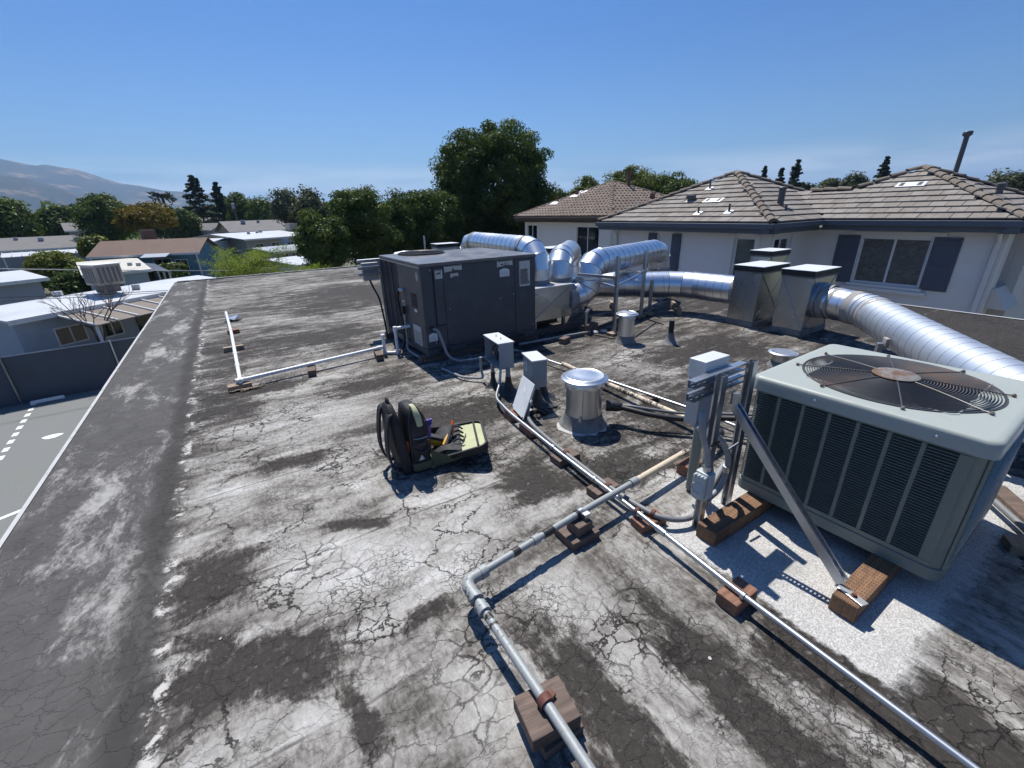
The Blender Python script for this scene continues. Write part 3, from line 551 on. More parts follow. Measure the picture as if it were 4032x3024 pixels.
# ------------------------------------------------------------------ PVC condensate line
pv_ = thing('condensate_pipe', 'white plastic condensate pipe turning a corner across the roof on timber blocks', 'pipe', (.6, 5.3, 0))
rP = .021
MB().tube([(-.245, 9.6, .075), (-.20, 7.7, .085), (-.175, 5.23, .085)], rP, 14).build('pipe_length', M['pvc'], pv_, 60)
MB().tube([(-.175, 5.225, .085), (.62, 5.325, .095), (1.44, 5.43, .105)], rP, 14).build('pipe_length', M['pvc'], pv_, 60)
for p, q in (((-.176, 5.29, .085), (-.174, 5.18, .085)), ((-.215, 5.22, .085), (-.12, 5.232, .086)), ((-.2045, 7.95, .084), (-.203, 7.87, .084)), ((-.188, 6.42, .085), (-.187, 6.34, .085)), ((-.181, 5.85, .085), (-.18, 5.77, .085)), ((-.239, 9.35, .076), (-.238, 9.28, .076)), ((1.36, 5.42, .104), (1.41, 5.426, .104))):
    MB().tube([p, q], rP * 1.25, 14).build('coupling', M['pvc'], pv_, 60)
MB().tube([(1.455, 5.42, .03), (1.455, 5.42, .26)], rP, 14).build('standpipe', M['pvc'], pv_, 60); MB().lathe((1.455, 5.42, .245), [(rP * 1.3, 0), (rP * 1.3, .022), (rP, .028)], 16).build('pipe_cap', M['pvc'], pv_, 40)
MB().tube(fillet([(1.455, 5.42, .05), (1.455, 5.42, .022), (1.60, 5.34, .022), (1.60, 5.34, .34), (1.79, 5.31, .35)], .04, 6), rP, 14).build('trap', M['pvc'], pv_, 60)
for p in ((1.455, 5.42, .03), (1.60, 5.34, .03), (1.60, 5.34, .335)): MB().lathe(V(p) - V(0, 0, .03), [(rP * 1.28, 0), (rP * 1.28, .06)], 14).build('elbow_fitting', M['pvc'], pv_, 40)
def block(name, c, size, rot, label_, mat='wood', z0=0., cat='timber block', grp=None, tilt=0):
    o = MB().obox((0, 0, size[2] / 2), size).build(name, M[mat], None, None, .004); o.location = (c[0], c[1], z0); o.rotation_euler = (tilt, 0, rot); tag(o, label_, cat, grp); return o
block('timber_block', (.545, 5.29), (.085, .34, .072), R_(-8), 'dark timber block under the middle of the long white pipe run')
block('timber_block', (1.345, 5.33), (.085, .28, .082), R_(-8), 'dark timber block beside the white standpipe next to the charcoal unit')
block('timber_block', (-.20, 6.92), (.24, .075, .062), R_(3), 'pale timber block crosswise under the white pipe near the roof edge', 'wood_pale')
block('timber_block', (-.175, 8.05), (.15, .12, .06), R_(12), 'small reddish timber block under the white pipe toward the far end', 'wood_red')
block('timber_block', (-.19, 5.20), (.22, .10, .058), R_(6), 'splintered timber block under the corner of the white pipe', 'wood_pale')
b = MB()
for k in range(9):
    a = random.uniform(-.4, .4); x_ = -.28 + .035 * k * .9; b.obox((x_ + .03, 5.10 + random.uniform(-.02, .03), .012 + .008 * random.random()), (.09, .012, .010), a + .3, None)
    b.obox((x_, 5.10 + random.uniform(-.02, .02), .02), (.05, .008, .008), a * 2)
tag(b.build('wood_splinters', M['wood_pale']), 'loose orange splinters beside the corner of the white pipe', 'debris')
b = MB(); n = 9; b.prism([(-.16 + .15 * math.cos(a) * random.uniform(.7, 1.1), 9.12 + .13 * math.sin(a), .02 + .05 * math.sin(2 * a) ** 2) for a in np.linspace(0, 2 * math.pi, n, endpoint=False)], (0, 0, .006))
tag(b.build('metal_scrap', M['galv_box']), 'bent metal scrap lying beside the far end of the white pipe', 'scrap')
# ------------------------------------------------------------------ spiral ducts
def ring(b, c, t, r, r2=.006, n=40):
    t = V(t).normalized(); u = t.cross(V(0, 0, 1) if abs(t.z) < .9 else V(1, 0, 0)).normalized(); return b.torus(c, r, r2, n, 5, u, t.cross(u))
def straight(par, p, q, r, mat='galv', pitch=.16, seam=True, name='spiral_section'):
    p, q = V(p), V(q); d = (q - p); L = d.length; t = d / L; u = t.cross(V(0, 0, 1) if abs(t.z) < .9 else V(1, 0, 0)).normalized(); v = t.cross(u)
    o = MB().tube([p, q], r, 48, True).build(name, M[mat], par, 60)
    if seam:
        n = 40; pts = []; turns = L / pitch; k = int(turns * n)
        for i in range(k + 1):
            a = 2 * math.pi * i / n; pts.append(p + t * (L * i / k) + (u * math.cos(a) + v * math.sin(a)) * (r + .001))
        if k > 3: MB().tube(pts, .0014 if mat == 'galv_dull' else .0024, 4, False).build('spiral_seam', M['seam_soft' if mat == 'galv_dull' else 'seam'], o)
    return o
def elbow(par, a, c, b_, r, mat='galv', gores=4, mast=True):
    """gored elbow from a round corner c to b_; each gore a tube segment with a raised joint"""
    a, c, b_ = V(a), V(c), V(b_); n = gores; pts = [a * (1 - t) ** 2 + c * 2 * t * (1 - t) + b_ * t * t for t in [k / n for k in range(n + 1)]]
    dirs = [(c - a).normalized()] + [(pts[k + 1] - pts[k - 1]).normalized() for k in range(1, n)] + [(b_ - c).normalized()]
    ax = (c - a).cross(b_ - c); ax = ax.normalized() if ax.length > 1e-6 else V(0, 0, 1)
    def circ(p, t):
        u = ax; v = t.cross(u).normalized(); return [p + (u * math.cos(2 * math.pi * j / 44) + v * math.sin(2 * math.pi * j / 44)) * r for j in range(44)]
    for k in range(n):
        A_, B_ = circ(pts[k], dirs[k]), circ(pts[k + 1], dirs[k + 1]); m = MB().add(A_ + B_, [(j, (j + 1) % 44, 44 + (j + 1) % 44, 44 + j) for j in range(44)])
        g = m.build('elbow_gore', M[mat], par, 60)
        rb = MB(); ring(rb, pts[k + 1], dirs[k + 1], r + .002, .005); rb.build('joint_bead', M['galv_box'], g)
def band(par, p, t, r, wdt=.05, mat='mastic'):
    t = V(t).normalized(); p = V(p); rs = [r + .003 + random.uniform(0, .003) for _ in range(4)]
    MB().tube([p - t * wdt / 2, p - t * wdt / 6, p + t * wdt / 6, p + t * wdt / 2], r, 36, False, rs).build('sealed_joint', M[mat], par, 60)
# plenum
pl = thing('supply_plenum', 'grey sheet metal plenum box attached to the right of the charcoal unit', 'plenum', (3.74, 5.2, 0))
b = MB().hexa([(3.38, 4.88, .22), (4.12, 4.88, .22), (4.12, 5.60, .22), (3.38, 5.60, .22), (3.38, 4.88, .685), (4.12, 4.88, .685), (4.12, 5.60, .685), (3.38, 5.60, .685)]); b.build('plenum_body', M['galv_box'], pl, None, .004)
for q in (((3.39, 4.876, .23), (4.11, 4.876, .675)), ((3.39, 4.876, .675), (4.11, 4.876, .23))): MB().tube(q, .0035, 6).build('cross_break', M['galv_box'], pl)
MB().box((3.37, 4.865, .680), (4.14, 5.615, .692)).build('top_flange', M['white_sheet'], pl, None, .003)
for x_, y_ in ((3.5, 4.95), (4.02, 4.95), (3.5, 5.5), (4.02, 5.5)): MB().box((x_ - .02, y_ - .02, .09), (x_ + .02, y_ + .02, .218)).build('leg', M['strut'], pl)
MB().box((3.36, 4.93, .0), (4.3, 5.02, .088)).build('timber_sleeper', M['wood'], pl, None, .006); MB().box((3.36, 5.44, .0), (4.3, 5.53, .088)).build('timber_sleeper', M['wood'], pl, None, .006)
# A: rises from the plenum and runs back along the unit
rA = .18
dA = thing('spiral_duct', 'shiny spiral duct rising behind the charcoal unit and running back toward the trees', 'duct', (3.76, 5.24, .69))
straight(dA, (3.76, 5.24, .692), (3.76, 5.24, .90), rA, seam=False, name='riser'); band(dA, (3.76, 5.24, .72), (0, 0, 1), rA, .06, 'mastic')
elbow(dA, (3.76, 5.24, .90), (3.76, 5.24, 1.16), (3.79, 5.52, 1.16), rA, gores=3); band(dA, (3.795, 5.56, 1.16), (.08, 1, 0), rA, .05)
straight(dA, (3.79, 5.52, 1.16), (3.98, 7.55, 1.16), rA); band(dA, (3.972, 7.48, 1.16), (.09, 1, 0), rA, .07)
elbow(dA, (3.98, 7.55, 1.16), (4.0, 7.85, 1.16), (4.0, 7.87, .85), rA, gores=3); straight(dA, (4.0, 7.87, .85), (4.0, 7.87, 0), rA, seam=False, name='riser')
# B
dB = thing('spiral_duct', 'short shiny spiral duct standing between the two larger ducts on the plenum', 'duct', (4.19, 5.30, .69))
MB().box((4.13, 5.10, .60), (4.42, 5.60, .692)).build('saddle_box', M['galv_box'], dB)
B0 = V(4.16, 5.24, 0); straight(dB, B0 + V(0, 0, .694), B0 + V(0, 0, .80), rA, seam=False, name='riser'); band(dB, B0 + V(0, 0, .72), (0, 0, 1), rA, .05)
dv = V(.72, .69, 0); elbow(dB, B0 + V(0, 0, .80), B0 + V(0, 0, 1.0), B0 + dv * .24 + V(0, 0, 1.0), rA, gores=3)
straight(dB, B0 + dv * .24 + V(0, 0, 1.0), B0 + dv * 1.35 + V(0, 0, 1.0), rA); elbow(dB, B0 + dv * 1.35 + V(0, 0, 1.0), B0 + dv * 1.62 + V(0, 0, 1.0), B0 + dv * 1.62 + V(0, 0, .72), rA, gores=3); straight(dB, B0 + dv * 1.62 + V(0, 0, .72), B0 + dv * 1.62, rA, seam=False, name='riser')
# C
rC = .20
dC = thing('spiral_duct', 'shiny duct curling up from the plenum then running right on tall strut posts', 'duct', (4.55, 5.02, .25))
MB().tube([(4.105, 5.07, .455), (4.16, 5.07, .455)], .235, 44).build('collar', M['mastic'], dC, 60)
straight(dC, (4.15, 5.07, .455), (4.24, 5.06, .455), rC, seam=False, name='collar'); band(dC, (4.22, 5.06, .455), (1, 0, 0), rC, .09)
elbow(dC, (4.24, 5.06, .455), (4.55, 5.02, .44), (4.555, 5.02, .70), rC, gores=3)
straight(dC, (4.555, 5.02, .70), (4.555, 5.02, .74), rC, seam=False, name='riser')
dv = V(2.4, .70, 0).normalized(); C0 = V(4.555, 5.02, 0)
elbow(dC, C0 + V(0, 0, .74), C0 + V(0, 0, .92), C0 + dv * .26 + V(0, 0, .92), rC, gores=3)
straight(dC, C0 + dv * .26 + V(0, 0, .92), C0 + dv * 2.25 + V(0, 0, .92), rC, pitch=.17)
elbow(dC, C0 + dv * 2.25 + V(0, 0, .92), C0 + dv * 2.55 + V(0, 0, .92), C0 + dv * 2.55 + V(0, 0, .60), rC, gores=3); straight(dC, C0 + dv * 2.55 + V(0, 0, .60), C0 + dv * 2.55, rC, seam=False, name='riser'); band(dC, C0 + dv * 2.55 + V(0, 0, .56), (0, 0, 1), rC, .06)
# D: low run into the first box
rD = .215
dD = thing('spiral_duct', 'low shiny spiral duct curving into the left square metal box', 'duct', (6.2, 4.8, .23))
straight(dD, (6.50, 3.745, .455), (6.42, 4.42, .455), rD, pitch=.13); band(dD, (6.49, 3.79, .455), (-.1, 1, 0), rD, .06)
elbow(dD, (6.42, 4.42, .455), (6.39, 4.68, .455), (6.18, 4.86, .455), rD, gores=2); band(dD, (6.41, 4.5, .455), (-.1, 1, 0), rD, .05)
straight(dD, (6.18, 4.86, .455), (5.20, 5.70, .455), rD); elbow(dD, (5.20, 5.70, .455), (4.98, 5.89, .455), (4.98, 5.89, .2), rD, gores=3); straight(dD, (4.98, 5.89, .2), (4.98, 5.89, 0), rD, seam=False, name='riser')
for p in ((6.28, 4.70), (5.5, 5.42)):
    s_ = MB().obox((p[0], p[1], .11), (.62, .05, .04), R_(50)).build('cradle', M['wood_pale'], dD)
    for k in (-.25, .25): MB().obox((p[0] + k * math.cos(R_(50)), p[1] + k * math.sin(R_(50)), .046), (.10, .06, .088), R_(50)).build('foot_block', M['wood_pale'], dD)
# square transition boxes with insulated caps
def tbox(lab, x0, x1, y0, y1, top, flare=.03, group=None):
    t = thing('transition_box', lab, 'duct box', ((x0 + x1) / 2, (y0 + y1) / 2, 0), group)
    MB().box((x0 - .01, y0 - .01, 0), (x1 + .01, y1 + .01, .085)).build('curb', M['flash'], t, None, .01)
    bt = MB().hexa([(x0, y0, .086), (x1, y0, .086), (x1, y1, .086), (x0, y1, .086), (x0 + flare, y0, top - .07), (x1, y0, top - .07), (x1, y1, top - .07), (x0 + flare, y1, top - .07)]).build('box_body', M['galv_box'], t, None, .003)
    e = .004
    for q in (((x0 - e, y0, .09), (x0 + flare - e, y1, top - .08)), ((x0 - e, y1, .09), (x0 + flare - e, y0, top - .08)), ((x0, y0 - e, .09), (x1, y0 - e, top - .08)), ((x1, y0 - e, .09), (x0 + flare, y0 - e, top - .08))): MB().tube(q, .003, 6).build('cross_break', M['galv_box'], bt)
    MB().box((x0 + flare - .018, y0 - .018, top - .075), (x1 + .018, y1 + .018, top - .004)).build('cap_edge', M['black'], t, None, .006)
    MB().box((x0 + flare - .024, y0 - .024, top - .003), (x1 + .024, y1 + .024, top + .003)).build('cap_sheet', M['cap_white'], t)
    MB().box((x0 + flare - .01, y0 - .01, top - .10), (x1 + .01, y1 + .01, top - .0755)).build('sealant_strip', M['flash'], t, None, .004)
    return t
tbox('left square metal duct box with flat cap at the end of the low duct', 6.235, 6.93, 3.34, 3.74, .865)
tbox('right square metal duct box with flat cap feeding the big dull duct', 6.27, 6.94, 2.69, 3.08, .865)
tbox('partly hidden square duct box behind the two square metal boxes', 7.75, 8.35, 4.05, 4.40, .93)
tbox('far square duct box showing between the tall duct elbows', 5.55, 6.15, 7.35, 7.75, .95)
tbox('far square duct box at the left end of the background ducts', 4.5, 5.1, 10.6, 11.0, .95)
# E: leaves the second box toward the camera side, then runs down right behind the condenser
rE = .20
dE = thing('spiral_duct', 'big dull spiral duct running down the right side behind the condenser', 'duct', (5.4, 1.4, .25))
straight(dE, (6.60, 2.688, .46), (6.58, 2.60, .46), .235, 'galv_dull', seam=False, name='collar'); band(dE, (6.57, 2.58, .46), (0, 1, 0), .215, .10)
straight(dE, (6.575, 2.60, .46), (6.40, 2.14, .455), rE, 'galv', .17); band(dE, (6.42, 2.19, .455), (.36, .93, 0), rE, .10); band(dE, (6.51, 2.43, .455), (.36, .93, 0), rE, .05)
elbow(dE, (6.40, 2.14, .455), (6.30, 1.98, .455), (6.10, 1.86, .455), rE, 'galv_dull', 3); band(dE, (6.12, 1.87, .455), (.77, .63, 0), rE, .10)
straight(dE, (6.10, 1.86, .455), (2.8, -.70, .44), rE, 'galv_dull', .135)
for p in ((5.35, 1.36), (4.1, .38)):
    MB().obox((p[0] - .17, p[1] + .14, .20), (.05, .05, .40), R_(38)).build('support_post', M['strut'], dE, None, .004); MB().obox((p[0] - .17, p[1] + .14, .012), (.18, .14, .022), R_(38)).build('post_foot', M['flash'], dE, None, .006)
    MB().obox((p[0] - .13, p[1] + .11, .40), (.09, .035, .10), R_(38)).build('post_sealant', M['mastic'], dE, None, .01)
# far background duct
dF = thing('spiral_duct', 'pale distant spiral duct lying low beyond the charcoal unit', 'duct', (4.8, 12.4, .4))
straight(dF, (4.35, 11.25, .62), (5.05, 10.82, .62), .16); straight(dF, (4.35, 11.25, .62), (3.95, 11.55, .62), .16, seam=False); elbow(dF, (3.95, 11.55, .62), (3.7, 11.72, .62), (3.68, 11.74, .40), .16, gores=3); straight(dF, (3.68, 11.74, .40), (3.68, 11.74, 0), .16, seam=False, name='riser')
dG = thing('spiral_duct', 'distant spiral duct glimpsed between the plenum risers', 'duct', (5.1, 6.9, .4))
straight(dG, (5.6, 7.45, .62), (4.72, 6.78, .62), .17, pitch=.11); elbow(dG, (4.72, 6.78, .62), (4.5, 6.6, .62), (4.49, 6.59, .36), .17, gores=3); straight(dG, (4.49, 6.59, .36), (4.49, 6.59, 0), .17, seam=False, name='riser')
# strut posts for duct C
def strutpost(lab, x, y, h, rot=0., foot=True):
    t = thing('strut_post', lab, 'strut post', (x, y, 0))
    b = MB(); b.obox((x, y, .03 + h / 2), (.041, .006, h - .03), rot); c, s_ = math.cos(rot), math.sin(rot)
    for k in (-1, 1): b.obox((x + k * .0178 * c + .0205 * -s_ * 1, y + k * .0178 * s_ + .0205 * c, .03 + h / 2), (.0055, .035, h - .03), rot)
    b.build('channel', M['strut'], t)
    if foot: MB().obox((x - .03, y, .02), (.15, .12, .038), rot).build('foot_block', M['wood_pale'], t, None, .005)
    return t
p1 = strutpost('tall strut post beside the small capped vent', 4.44, 4.30, 1.07)
MB().obox((4.36, 4.62, .80), (.035, .66, .035), R_(14)).build('cross_arm', M['strut'], p1); MB().obox((4.54, 4.63, .66), (.035, .64, .035), R_(-16)).build('cross_arm', M['strut'], p1)
p2_ = strutpost('tall strut post carrying the middle of the right-hand duct', 5.55, 4.80, 1.05)
MB().obox((5.58, 5.05, .70), (.035, .5, .035), R_(-8)).build('cross_arm', M['strut'], p2_); MB().tube([(5.53, 4.80, .76), (5.15, 4.62, .72), (4.47, 4.32, .70)], .014, 8).build('tie_bar', M['strut'], p2_)
strutpost('short strut post in front of the low shiny duct', 5.80, 4.84, .56)
p4 = strutpost('stubby strut post under the curled duct elbow', 4.16, 4.60, .30); MB().obox((4.30, 4.72, .30), (.30, .04, .035), R_(40)).build('cross_arm', M['strut'], p4)
MB().obox((4.27, 4.66, .06), (.30, .12, .115), R_(10)).build('timber_sleeper', M['wood'], p4, None, .006)
pole = thing('antenna_pole', 'thin bare pole standing up against the dark trees', 'pole', (4.25, 10.75, 0)); MB().tube([(4.25, 10.75, 0), (4.25, 10.75, 1.16)], .022, 10).build('pole_tube', M['strut'], pole, 60); MB().obox((4.25, 10.75, .01), (.14, .14, .02)).build('base_plate', M['flash'], pole)
# ------------------------------------------------------------------ capped vents
def vent(lab, x, y, h, r, rl, mat='galv_vent', n=40, cone=True):
    t = thing('capped_vent', lab, 'roof vent', (x, y, 0))
    if cone: MB().lathe((x, y, 0), [(r * 1.38, .001), (r * 1.33, .012), (r * 1.18, .03), (r * 1.10, .06), (r * 1.05, h * .20), (r * 1.03, h * .23)], n, True, False).build('flashing_cone', M['flash'], t, 60)
    MB().lathe((x, y, 0), [(r * 1.01, h * .15), (r, h * .18), (r * .97, h * .80), (r * .985, h * .81)], n, True, True).build('vent_barrel', M[mat], t, 50)
    MB().lathe((x, y, 0), [(r * 1.07, h * .78), (r * 1.075, h * .785), (r * 1.08, h * .90), (r * 1.05, h * .91)], n, True, True).build('collar_band', M[mat], t, 50)
    MB().lathe((x, y, 0), [(r * .9, h * .905), (rl, h * .925), (rl * 1.01, h * .935), (rl * .99, h * .945), (rl * .9, h * .95), (rl * .86, h * .975), (rl * .80, h * .985), (rl * .78, h * .98), (rl * .4, h), (.004, h * 1.005)], n, True, True).build('vent_cap', M['galv_vent'], t, 50)
    MB().tube([(x - r * .72, y - r * .72, h * .24), (x - r * .72, y - r * .72, h * .78)], .003, 6).build('barrel_seam', M['galv_box'], t)
    return t
v1 = vent('large silver vent with round flat cap beside the grey switch boxes', 2.245, 2.475, .445, .15, .192)
MB().tube([(2.40, 2.37, .16), (2.47, 2.31, .155), (2.50, 2.28, .15)], .045, 12, True, [.05, .045, .032]).build('tarred_port', M['tar'], v1, 60)
MB().obox((2.13, 2.38, .105), (.035, .02, .035), .6).build('screw_tab', M['emt'], v1); 
for k, z_ in ((0, .36), (1, .31), (2, .30)): MB().lathe((2.245 + .166 * math.cos(-1.3 + k * .02), 2.475 + .166 * math.sin(-1.3), z_), [(.005, 0), (.005, .006)], 6).build('screw', M['tar'], v1)
b = MB(); n = 22
b.add([(2.20 + .20 * math.cos(a) * random.uniform(.85, 1.15), 2.44 + .20 * math.sin(a) * random.uniform(.85, 1.15), .0045) for a in np.linspace(0, 2 * math.pi, n, endpoint=False)], [tuple(range(n))]); b.build('sealant_skirt', M['granule'], v1)
vent('smaller silver vent with round cap in front of the duct posts', 4.30, 3.96, .41, .105, .145)
vent('low vent cap showing behind the left corner of the condenser', 4.95, 2.25, .17, .10, .145)
def stub(lab, x, y, h, r, lean=(0, 0)):
    t = thing('pipe_stub', lab, 'vent pipe', (x, y, 0)); L = V(lean[0], lean[1], 0)
    MB().tube([V(x, y, .03), V(x, y, h) + L], r, 14).build('stub_tube', M['black'], t, 60)
    MB().lathe((x, y, 0), [(r * 3.4, .001), (r * 3.0, .015), (r * 1.9, .05), (r * 1.35, .11), (r * 1.1, .15)], 18, True, False).build('boot_flashing', M['flash'], t, 60); return t
stub('short black vent pipe on the open roof near the square boxes', 4.70, 3.55, .31, .034)
# ------------------------------------------------------------------ electrical boxes on risers
def flashed_pipe(par, x, y, h, r=.016, fl=.07, mat='flex'):
    MB().tube([(x, y, .02), (x, y, h)], r, 12).build('riser', M[mat], par, 60)
    MB().lathe((x, y, 0), [(fl * 1.5, .0012), (fl * 1.1, .012), (fl * .62, .05), (fl * .38, .11), (r * 1.15, .17)], 16, True, False).build('tarred_boot', M['tar'], par, 60)
ob = thing('open_switch_box', 'open grey electrical box with loose wires standing on tarred pipe risers', 'electrical box', (2.11, 3.62, 0))
flashed_pipe(ob, 2.03, 3.62, .25, .02, .06); flashed_pipe(ob, 2.09, 3.42, .25, .024, .09)
rot = R_(-7.7); c, s_ = math.cos(rot), math.sin(rot); u = V(-s_ * -1, 0, 0)
ey = V(-math.sin(rot), math.cos(rot), 0); ex = V(math.cos(rot), math.sin(rot), 0); O = V(2.12, 3.63, 0)   # box centre
W2, D2, z0, z1, th = .19, .078, .24, .50, .004
MB().frame(O, ex, ey, V(0, 0, 1), (D2 - th, -W2, z0), (D2, W2, z1)).build('back_plate', M['encl_in'], ob)
for k in (-1, 1): MB().frame(O, ex, ey, V(0, 0, 1), (-D2, k * W2 - (th if k > 0 else 0), z0), (D2 - th - .0005, k * W2 + (0 if k > 0 else th), z1)).build('side_wall', M['encl'], ob)
MB().frame(O, ex, ey, V(0, 0, 1), (-D2, -W2 + th + .0005, z0), (D2 - th - .0005, W2 - th - .0005, z0 + th)).build('floor_wall', M['encl'], ob)
MB().frame(O, ex, ey, V(0, 0, 1), (-D2 - .012, -W2 - .008, z1 + .0005), (D2 + .006, W2 + .008, z1 + .012)).build('hood', M['encl_lt'], ob, None, .003)
for k in (-.06, .06): MB().lathe(O + ey * k + V(0, 0, z1 + .012), [(.007, 0), (.005, .008), (.002, .022)], 8).build('bolt', M['strut'], ob)
MB().frame(O, ex, ey, V(0, 0, 1), (D2 - .045, -.05, .33), (D2 - th - .001, .06, .43)).build('fuse_block', M['ink'], ob, None, .004)
for k in range(5):
    a = O + ey * random.uniform(-.09, .11); MB().tube(bez([a + ex * .03 + V(0, 0, .36 + .03 * k), a + ex * -.02 + ey * .03 + V(0, 0, .42 - .02 * k), a + ex * -.03 - ey * .07 + V(0, 0, .33), a + ex * .0 - ey * .05 + V(0, 0, .26)], 6), .0045, 6).build('wire', M['ink' if k else 'encl_lt'], ob, 60)
MB().lathe(O - ex * .03 + V(0, 0, .345) + ey * .06, [(.012, -.012), (.014, 0), (.01, .014)], 10).build('lug', M['copper'], ob, 60)
MB().frame(O, ex, ey, V(0, 0, 1), (-.06, W2 + .001, z0 + .03), (.0, W2 + .036, z0 + .20)).build('pull_fitting', M['encl'], ob, None, .012, 3)
MB().tube(fillet([(2.10 - .08, 3.85, .27), (2.02, 3.86, .12), (2.02, 3.80, .045), (1.86, 3.98, .035), (1.80, 4.40, .03)], .08, 6), .014, 10).build('whip', M['flex'], ob, 60)
bx = thing('closed_switch_box', 'closed slate-grey electrical box with small white sticker beside the large vent', 'electrical box', (2.17, 3.06, 0))
flashed_pipe(bx, 2.13, 2.98, .20, .018, .10); flashed_pipe(bx, 2.30, 3.12, .30, .024, .08, 'gas_cream')
O2 = V(2.165, 3.065, 0); rot2 = R_(-14); ey2 = V(-math.sin(rot2), math.cos(rot2), 0); ex2 = V(math.cos(rot2), math.sin(rot2), 0)
MB().frame(O2, ex2, ey2, V(0, 0, 1), (-.068, -.128, .195), (.068, .128, .448)).build('case', M['encl_blue'], bx, None, .004)
MB().frame(O2, ex2, ey2, V(0, 0, 1), (-.08, -.136, .4485), (.074, .136, .462)).build('hood', M['encl_lt'], bx, None, .003)
MB().frame(O2, ex2, ey2, V(0, 0, 1), (-.0705, -.110, .205), (-.0685, .118, .440)).build('door', M['encl_blue'], bx)
st = MB().frame(O2, ex2, ey2, V(0, 0, 1), (-.0722, .018, .315), (-.0707, .085, .395)).build('sticker', M['label_w'], bx)
b = MB()
for k in range(4): b.frame(O2, ex2, ey2, V(0, 0, 1), (-.0729, .028, .328 + k * .016), (-.0724, .072, .334 + k * .016))
b.build('print', M['ink'], st)
b = MB(); n = 16; b.add([(2.06 + .22 * math.cos(a) * random.uniform(.7, 1.1), 2.86 + .12 * math.sin(a) * random.uniform(.8, 1.2), .005) for a in np.linspace(0, 2 * math.pi, n, endpoint=False)], [tuple(range(n))]); b.build('tar_patch', M['tar'], bx)
b = MB()
for k in range(26):
    a = random.uniform(0, 6.28); q = random.uniform(.02, .17); b.obox((2.06 + q * math.cos(a) * 1.1, 2.86 + .6 * q * math.sin(a), .012 + random.random() * .02), (random.uniform(.02, .06), random.uniform(.015, .04), random.uniform(.01, .03)), a)
b.build('tar_lumps', M['tar'], bx, None, .006)
# leaning cover
cv = [V(1.835, 2.955, .075), V(1.792, 2.715, .065), V(1.965, 2.79, .315), V(2.012, 3.045, .315)]
nn = (cv[1] - cv[0]).cross(cv[3] - cv[0]).normalized()
cvo = MB().prism([cv[0], cv[1], cv[2], cv[3]], nn * -.012).build('box_cover', M['encl_lt'], None, None, .003); tag(cvo, 'loose pale grey cover panel leaning against the closed electrical box', 'cover panel')
e1, e2 = (cv[1] - cv[0]), (cv[3] - cv[0]); Pn = lambda a, c_: cv[0] + e1 * a + e2 * c_ + nn * (.0016 if nn.x < 0 else .0016)
sg = -1 if (nn.dot(V(-1, -1, .5)) < 0) else 1
Pn = lambda a, c_: cv[0] + e1 * a + e2 * c_ + nn * sg * (.0135 if sg < 0 else .0016)
ps = MB().quad(Pn(.42, .66), Pn(.72, .64), Pn(.72, .86), Pn(.42, .88)).build('sticker', M['label_w'], cvo)
b = MB(); 
for a, c_ in ((.06, .03), (.93, .03)): b.obox(Pn(a, c_), (.008, .008, .008))
b.build('corner_hole', M['ink'], cvo)
# ------------------------------------------------------------------ conduits and gas pipe
cA = thing('steel_conduit', 'long bright steel conduit running diagonally across the roof on timber blocks', 'conduit', (1.62, 1.0, 0))
ptsA = fillet([(2.055, 3.50, .25), (2.02, 3.47, .09), (1.82, 3.22, .075), (1.755, 2.86, .078), (1.69, 2.08, .082), (1.645, 1.36, .088), (1.60, .70, .082), (1.552, -.9, .075)], .10, 6)
MB().tube(ptsA, .0135, 12).build('conduit_tube', M['emt'], cA, 60)
for p, q in (((1.700, 2.20, .082), (1.698, 2.17, .082)), ((1.633, 1.18, .0865), (1.629, 1.12, .0862)), ((1.668, 1.72, .0852), (1.6665, 1.70, .0852)), ((1.598, .68, .082), (1.597, .665, .082))): MB().tube([p, q], .019, 12).build('coupling', M['emt'], cA, 60)
MB().tube([(1.648, 1.345, .088), (1.6465, 1.325, .088)], .020, 12).build('rusty_strap', M['redclamp'], cA, 60)
cB = thing('grey_conduit', 'dull grey plastic conduit beside the bright steel one, curving toward the condenser', 'conduit', (1.73, 1.7, 0))
ptsB = bez([(2.02, 2.92, .10), (1.93, 2.84, .07), (1.84, 2.70, .065), (1.785, 2.5, .066), (1.735, 2.06, .068), (1.705, 1.62, .068), (1.715, 1.33, .068), (1.76, 1.215, .065), (1.85, 1.16, .058), (1.93, 1.15, .07), (2.00, 1.16, .14), (2.035, 1.17, .25), (2.0, 1.16, .38)], 8)
MB().tube(ptsB, .0165, 12).build('conduit_tube', M['pvc_grey'], cB, 60)
for p, q in (((1.742, 2.10, .068), (1.739, 2.07, .068)), ((1.7065, 1.64, .068), (1.7055, 1.61, .068)), ((1.722, 1.295, .068), (1.729, 1.275, .068))): MB().tube([p, q], .0225, 12).build('rusty_strap', M['redclamp'], cB, 60)
gp_ = thing('gas_pipe', 'pale painted gas pipe with tar stripes bent through two elbows in the foreground', 'pipe', (.9, 1.2, 0))
MB().tube([(.560, -.25, .125), (.582, .74, .127), (.585, 1.32, .13)], .0185, 16).build('pipe_length', M['gas'], gp_, 60)
MB().tube([(.66, 1.40, .13), (1.334, 1.465, .135), (1.775, 1.497, .135)], .0185, 16).build('pipe_length', M['gas'], gp_, 60)
MB().tube([(1.775, 1.497, .135), (2.46, 1.556, .13), (2.78, 1.58, .12)], .021, 16).build('tarred_length', M['gas_cream'], gp_, 60)
MB().tube([(2.835, 1.66, .11), (2.862, 1.95, .085), (2.90, 2.88, .075), (2.93, 3.6, .072)], .024, 16).build('tarred_length', M['gas_cream'], gp_, 60)
